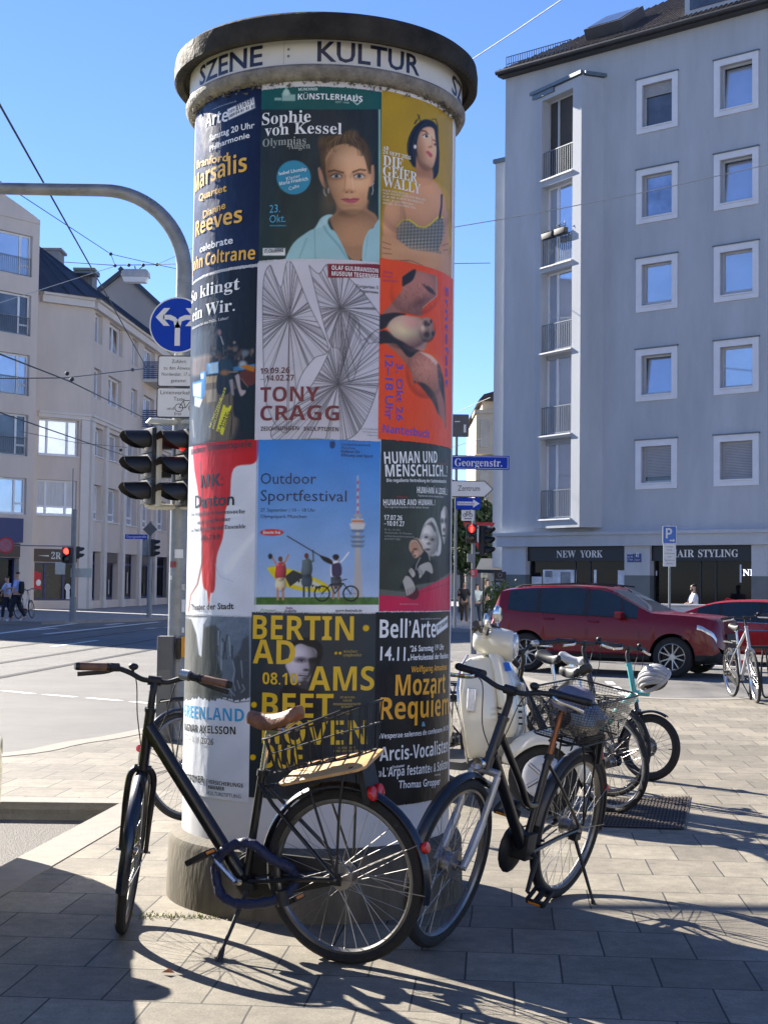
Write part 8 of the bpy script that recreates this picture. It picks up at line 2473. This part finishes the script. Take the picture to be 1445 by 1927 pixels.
def person(label, loc, yaw, h=1.75, shirt='6f8fc8', trousers='12141c', hair='1a1410', shoes='b8b8b8', walk=.2, arms=((.12, .05), (-.12, .1)), sit=False, cap=False, beard=False, group=None, bag=None):
    """local x forward, y left, feet at z = 0; arms: forward swing of left and right hands and elbow bend"""
    t = thing('person', label, 'person', group=group)
    k = h / 1.75
    V = lambda x, y, z, r: (x * k, y * k, z * k, (r[0] * k, r[1] * k) if isinstance(r, tuple) else r * k)
    L = []
    hipz = .92 if not sit else .50
    dz = hipz - .92
    pts = [V(0, 0, hipz, (.125, .10)), V(.0, 0, 1.12 + dz, (.13, .095)), V(.0, 0, 1.33 + dz, (.155, .105)), V(-.01, 0, 1.45 + dz, (.10, .08)), V(0, 0, 1.53 + dz, .052), V(.015, 0, 1.60 + dz, (.07, .08)), V(.02, 0, 1.67 + dz, (.078, .095)), V(.01, 0, 1.73 + dz, (.06, .075))]
    E = [(i, i + 1) for i in range(7)]
    legs = []
    for s, f in ((1, walk), (-1, -walk)):
        b0 = len(pts)
        if sit:
            J = [V(.04, s * .09, .50, .085), V(.42, s * .10, .50, .07), V(.44, s * .10, .10, .048), V(.45, s * .1, .05, .04), V(.56, s * .1, .035, .036)]
        else:
            J = [V(.0, s * .09, .86, .085), V(f * .55 + .03, s * .09, .48, .062), V(f - .02 - (.06 if f < 0 else 0), s * .09, .11 + (.05 if f < 0 else 0), .043), V(f, s * .09, .05 + (.02 if f < 0 else 0), .04), V(f + .13, s * .1, .035, .036)]
        pts += J; E += [(0, b0)] + [(b0 + i, b0 + i + 1) for i in range(4)]; legs.append(b0)
    armi = []
    for (s, (fw, bend)) in zip((1, -1), arms):
        b0 = len(pts)
        sh = (0, s * .18, 1.42 + dz)
        el = (fw * .5, s * .235, 1.15 + dz + abs(bend) * .1)
        ha = (fw + bend * .5, s * (.23 - bend * .12), .90 + dz + bend * .45)
        J = [V(*sh, .062), V(*el, .045), V(ha[0], ha[1], ha[2] + .03, .032), V(ha[0] + .02, ha[1], ha[2] - .05, (.036, .022)), V(ha[0] + .04, ha[1], ha[2] - .13, (.026, .016))]
        pts += J; E += [(2, b0)] + [(b0 + i, b0 + i + 1) for i in range(4)]; armi.append(b0)
    body = skin_mesh('body', pts, E, M_SKIN, t)
    def cloth(nm, idx, edges, grow, m_):
        mp = {q: i for i, q in enumerate(idx)}
        P = []
        for q in idx:
            p = pts[q]; r = p[3] if isinstance(p[3], tuple) else (p[3], p[3])
            P.append((p[0], p[1], p[2], (r[0] + grow, r[1] + grow)))
        return skin_mesh(nm, P, [(mp[a], mp[b]) for a, b in edges if a in mp and b in mp], m_, t)
    ms = mat('cloth ' + shirt, lin(shirt), .8, var=.12, scale=9); mt = mat('cloth ' + trousers, lin(trousers), .85, var=.12, scale=9)
    up = [0, 1, 2, 3] + [a for b0 in armi for a in (b0, b0 + 1)]
    cloth('shirt', up, E, .018 * k, ms)
    lo = [0] + [a for b0 in legs for a in (b0, b0 + 1, b0 + 2)]
    cloth('trousers', lo, E, .016 * k, mt)
    for b0 in legs: cloth('shoe', [b0 + 3, b0 + 4], E, .012 * k, mat('cloth ' + shoes, lin(shoes), .6))
    hx = [V(-.015, 0, 1.66 + dz, (.084, .092)), V(-.005, 0, 1.72 + dz, (.082, .095)), V(0, 0, 1.755 + dz, (.055, .065))]
    skin_mesh('hair' if not cap else 'cap', hx, [(0, 1), (1, 2)], mat('cloth ' + hair, lin(hair), .8, var=.2, scale=30), t)
    b = MB()
    c = Vector((.095 * k, 0, (1.645 + dz) * k))
    b.loft([[(c.x + x, y, c.z + z_) for x, y in ((-.02, -.016), (.022, 0), (-.02, .016))] for z_, x in ((-.02, 0), (.02, 0))])
    b.build('nose', M_SKIN, t)
    b = MB()
    for s in (-1, 1): b.ball((c.x - .004, s * .032 * k, c.z + .025), .009 * k, n=8, k=5)
    b.build('eye', M_HAIRD, t)
    if beard:
        b = MB(); b.ball((.06 * k, 0, (1.585 + dz) * k), (.055, .062, .05)); b.build('beard', M_HAIRD, t)
    if bag:
        b = MB(); b.loft([[(-.16 + .1 * math.cos(a) * q, .19 * math.sin(a) * q, z_ * k) for a in [2 * math.pi * j / 14 for j in range(14)]] for z_, q in ((1.0, .7), (1.05, 1), (1.3, 1), (1.42, .75))])
        b.build('backpack', mat('cloth ' + bag, lin(bag), .8, var=.15), t)
    t.matrix_basis = T(*loc) @ Rz(yaw)
    return t
p = at(60, 1172, 51.5)
person('man in light blue shirt with a dark backpack walking past the far left post', (p.x - .55, 51.5, 0), R_(180), 1.78, '8fa6dc', '151a2a', '3a2a20', 'c8c8c8', .22, ((.10, .1), (.16, .5)), bag='10141c')
p = at(18, 1172, 52.3)
person('woman with pinned up hair beside the man in the light blue shirt', (p.x - .1, 52.3, 0), R_(170), 1.62, '9fb4dc', '1b2233', '3a281c', '999999', .15, ((.2, .5), (.1, .4)))
p = at(873, 1168, 58)
person('man in a dark jacket and brown trousers walking down the side street', (p.x, 58, -.1), R_(-90), 1.72, '15171c', '4a4034', '4a3a2c', '15151a', .2)
p = at(897, 1170, 57)
person('woman in a pale jacket half hidden behind the right signal post', (p.x, 57, -.1), R_(95), 1.66, 'b9c4c2', '27303c', '1c1714', 'd8d8d8', .16)
p = at(915, 1150, 54)
person('person in a navy top standing by the dark café umbrella', (p.x, 54, 0), R_(200), 1.74, '0e1424', '14161c', '0c0a0a', '202020', .06)
p = at(1297, 1120, 44.3)
person('bearded man in a dark cap and white shirt sitting before the salon window', (p.x + .15, 44.4, .27), R_(182), 1.78, 'e2e4ee', '1a1c22', '0c0c10', '303030', sit=True, cap=True, beard=True, arms=((.2, .3), (.2, .3)))
p = at(923, 1150, 55.5)
person('person in a dark suit seen behind the navy clad one at the café', (p.x + .1, 55.5, 0), R_(20), 1.7, '1b1d26', '16181e', '17120f', '202020', .05)

# white planter wall in front of the salon and a bench for the sitter
p0, p1 = at(1220, 1150, 43.0), at(1375, 1150, 41.9)
d = Vector((p1.x - p0.x, p1.y - p0.y, 0)); ln = d.length; d.normalize()
wl_ = thing('planter_wall', 'low white street counter wall in front of the hair salon window', 'wall', (p0.x, p0.y, 0))
A = axes((p0.x, p0.y, 0), d, Vector((-d.y, d.x, 0)), Vector((0, 0, 1)))
MB(A).box(0, ln, 0, .35, 0, .96).build('wall', mat('white counter', (.50, .50, .52), .6, var=.08, scale=3), wl_, bevel=.02)
MB(A).box(-.04, ln + .04, -.05, .4, .965, 1.02).build('counter_top', M_SIGW, wl_, bevel=.01)
bn = thing('bench', 'dark bench carrying the bearded man before the salon window', 'bench', (at(1300, 1120, 44.4).x, 44.4, 0))
bx = at(1300, 1120, 44.4).x
MB().box(bx - .8, bx + .9, 44.15, 44.65, .60, .66).build('seat', M_CLAD, bn, smooth=0)
for x_ in (bx - .7, bx + .8): MB().box(x_ - .03, x_ + .03, 44.2, 44.6, 0, .60).build('leg', M_CLAD, bn, smooth=0)

# trees down the side street
M_LEAF = [mat('tree leaves dark', (0.030, 0.050, 0.014), .7, var=.35, scale=3), mat('tree leaves mid', (0.050, 0.078, 0.020), .7, var=.35, scale=3), mat('tree leaves light', (0.085, 0.115, 0.028), .7, var=.3, scale=3)]
M_BARK = mat('bark', (0.07, 0.055, 0.04), .95, var=.4, scale=9, bump=.6, bscale=20)
def tree(name, label, loc, H, R0, seed, n=5200, zc=.62, leaf=.16):
    t = thing(name, label, 'tree', loc)
    rr = random.Random(seed)
    x, y, z = loc
    b = MB()
    b.tube([(x, y, z), (x + .05, y, z + H * .25), (x - .05, y + .05, z + H * .5), (x, y, z + H * .75)], [.16, .12, .09, .04], 8)
    lobes = []
    for k in range(16):
        a, e = rr.uniform(0, 6.28), rr.uniform(-.5, 1.0)
        c = Vector((x + math.cos(a) * R0 * .62 * math.cos(e), y + math.sin(a) * R0 * .62 * math.cos(e), z + H * zc + math.sin(e) * H * .32))
        lobes.append((c, rr.uniform(.28, .5) * R0))
        b.tube([(x, y, z + H * .38), (Vector((x, y, z + H * .42)).lerp(c, .55)), c], [.06, .04, .015], 5)
    b.build('trunk', M_BARK, t)
    b = MB()
    for _ in range(n):
        c, r = rr.choice(lobes)
        v = Vector((rr.gauss(0, 1), rr.gauss(0, 1), rr.gauss(0, .85))).normalized() * r * rr.random() ** .35
        p = c + v
        q = leaf * rr.uniform(.6, 1.3)
        a1 = Vector((rr.gauss(0, 1), rr.gauss(0, 1), rr.gauss(0, 1))).normalized(); a2 = a1.cross(Vector((rr.gauss(0, 1), rr.gauss(0, 1), rr.gauss(0, 1)))).normalized()
        b.add([p - a1 * q, p + a2 * q * .55, p + a1 * q, p - a2 * q * .55], [(0, 1, 2, 3)], mi=rr.choice((0, 0, 1, 1, 2)))
    b.build('crown', M_LEAF, t, smooth=0, recalc=False)
tree('street_tree', 'nearest dark leafy tree just right of the column down the side street', (at(868, 1100, 78).x, 78, 0), 6.2, 2.6, 1, n=7500)
tree('street_tree', 'taller tree half hidden behind the column\'s right edge', (at(842, 1100, 92).x, 92, 0), 6.6, 2.2, 2)
tree('street_tree', 'tree at the foot of the cream house down the side street', (at(893, 1100, 96).x, 96, 0), 7.0, 2.6, 3, n=6500)
# shrub in a pot, café banner, awning
p = at(945, 1120, 48.5)
sh = thing('potted_shrub', 'yellow green potted shrub beside the dark red car\'s rear', 'plant', (p.x, 48.5, 0))
b = MB(); b.lathe([(0, 0), (.22, 0), (.28, .55), (.24, .55), (0, .5)], 16, T(p.x, 48.5, 0)); b.build('pot', M_CLAD, sh)
b = MB(); rr = random.Random(8)
for _ in range(900):
    v = Vector((rr.gauss(0, .26), rr.gauss(0, .24), rr.gauss(0, .26))); q = Vector((p.x, 48.5, 1.05)) + v
    a1 = Vector((rr.gauss(0, 1), rr.gauss(0, 1), rr.gauss(0, 1))).normalized(); a2 = a1.cross(Vector((rr.gauss(0, 1), 1, rr.gauss(0, 1)))).normalized()
    b.add([q - a1 * .07, q + a2 * .035, q + a1 * .07, q - a2 * .035], [(0, 1, 2, 3)])
b.build('foliage', mat('shrub leaves', (.16, .19, .035), .6, var=.35, scale=7), sh, smooth=0)
a, c = at(929, 1096, 49.6), at(952, 1076, 49.6)
bn_ = thing('shop_banner', 'black café sign with pale letters hanging left of the corner house', 'sign', (a.x, 49.6, 0))
MB().box(a.x, c.x, 49.6, 49.66, a.z, c.z).build('board', M_BLACKS, bn_, smooth=0)
MB().cyl((a.x + .05, 49.66, 0), (a.x + .05, 49.66, c.z), .03).build('pole', M_CLAD, bn_)
fl = Flat().text('MORS', (a.x + .06, a.z + .06), (c.x - .06, a.z + .06), .07).ring((a.x + c.x) / 2, c.z - .12, .07, .012)
fl.on(face((0, 49.6, 0)), 'lettering', mat('grey letters', (.35, .35, .36), .5), bn_, .004)
a, c = at(906, 1087, 53), at(917, 1074, 53)
sg = thing('light_sign', 'small pale square sign with letter M near the side street café', 'sign', (a.x, 53, 0))
MB().box(a.x, c.x, 53, 53.1, a.z, c.z).build('board', mat('pale cream sign', (.5, .5, .40), .5), sg, smooth=0)
MB().cyl((a.x + .1, 53.14, 0), (a.x + .1, 53.14, c.z), .03).build('pole', M_CLAD, sg)
Flat().text('M', (a.x + .06, a.z + .06), (c.x - .06, a.z + .06), .14).on(face((0, 53, 0)), 'lettering', mat('grey letters', (.35, .35, .36), .5), sg, .004)
a, c = at(893, 1078, 52), at(958, 1052, 51)
aw = thing('awning', 'dark café awning projecting left of the corner house', 'awning', (a.x, 52, 0))
b = MB(); b.loft([[(a.x, 51.4, a.z), (a.x, 51.4, a.z + .12), (a.x + .3, 53.2, c.z + .05), (a.x + .3, 53.2, c.z)], [(c.x, 50.6, a.z - .02), (c.x, 50.6, a.z + .1), (c.x + .2, 52.4, c.z + .05), (c.x + .2, 52.4, c.z)]])
b.build('canopy', M_CLAD, aw, smooth=0)
b = MB(); b.cyl((a.x + .4, 53.1, 0), (a.x + .4, 53.1, c.z), .04); b.cyl((c.x - .1, 52.4, 0), (c.x - .1, 52.4, c.z), .04); b.build('post', M_CLAD, aw)
# dark metal grating in the pavement
gr = thing('grating', 'rusty dark iron grating let into the pavement behind the trekking bicycle', 'grating')
a, b_, c, d = G(1140, 1505), G(1296, 1500), G(1285, 1562), G(1115, 1556)
b = MB()
e1, e2 = (b_ - a), (d - a)
for i in range(25):
    s = i / 24; p, q = a + e1 * s, d + (c - d) * s
    w = (b_ - a).normalized() * .006
    b.add([p - w + Vector((0, 0, .010)), p + w + Vector((0, 0, .010)), q + w + Vector((0, 0, .010)), q - w + Vector((0, 0, .010))], [(0, 1, 2, 3)])
for i in range(15):
    s = i / 14; p, q = a + e2 * s, b_ + (c - b_) * s
    w = e2.normalized() * .006
    b.add([p - w + Vector((0, 0, .013)), p + w + Vector((0, 0, .013)), q + w + Vector((0, 0, .013)), q - w + Vector((0, 0, .013))], [(0, 1, 2, 3)])
b.build('bars', mat('rusty iron', (.07, .05, .04), .7, metal=.3, var=.35, scale=20), gr, smooth=0)
MB().add([p + Vector((0, 0, .005)) for p in (a, b_, c, d)], [(0, 1, 2, 3)]).build('pit', mat('dark pit', (.02, .017, .015), .9), gr, smooth=0)
gr.matrix_basis = I4
# bicycle rack at the right edge
rk = thing('bicycle_rack', 'black bent steel bicycle rack at the right edge by the kerb', 'bicycle rack', (5.15, 19.6, 0))
b = MB()
for k in range(2):
    x = 5.22 + .16 * k
    b.tube(spline([(x, 19.6, .72), (x - .03, 19.6, .4), (x - .02, 19.55, .08), (x + .05, 19.5, .05), (x + .08, 19.55, .12), (x + .06, 19.6, .45), (x + .03, 19.6, .72)], 4), .014, 6)
b.tube([(5.0, 19.62, .72), (6.2, 19.62, .72)], .022, 8)
for x in (5.05, 6.1): b.tube([(x, 19.62, 0), (x, 19.62, .72)], .022, 8)
b.build('frame', M_CLAD, rk)
# dead leaf on the slabs
lf = thing('leaf', 'small dry reddish leaf lying on the sunlit slabs before the black bicycle', 'leaf', tuple(G(316, 1834)))
p = G(316, 1834)
MB().add([(p.x - .025, p.y, .008), (p.x - .005, p.y - .018, .02), (p.x + .028, p.y - .004, .008), (p.x + .004, p.y + .016, .022)], [(0, 1, 2, 3)]).build('blade', mat('dry leaf', (.35, .12, .04), .7, var=.3, scale=40), lf, smooth=0)
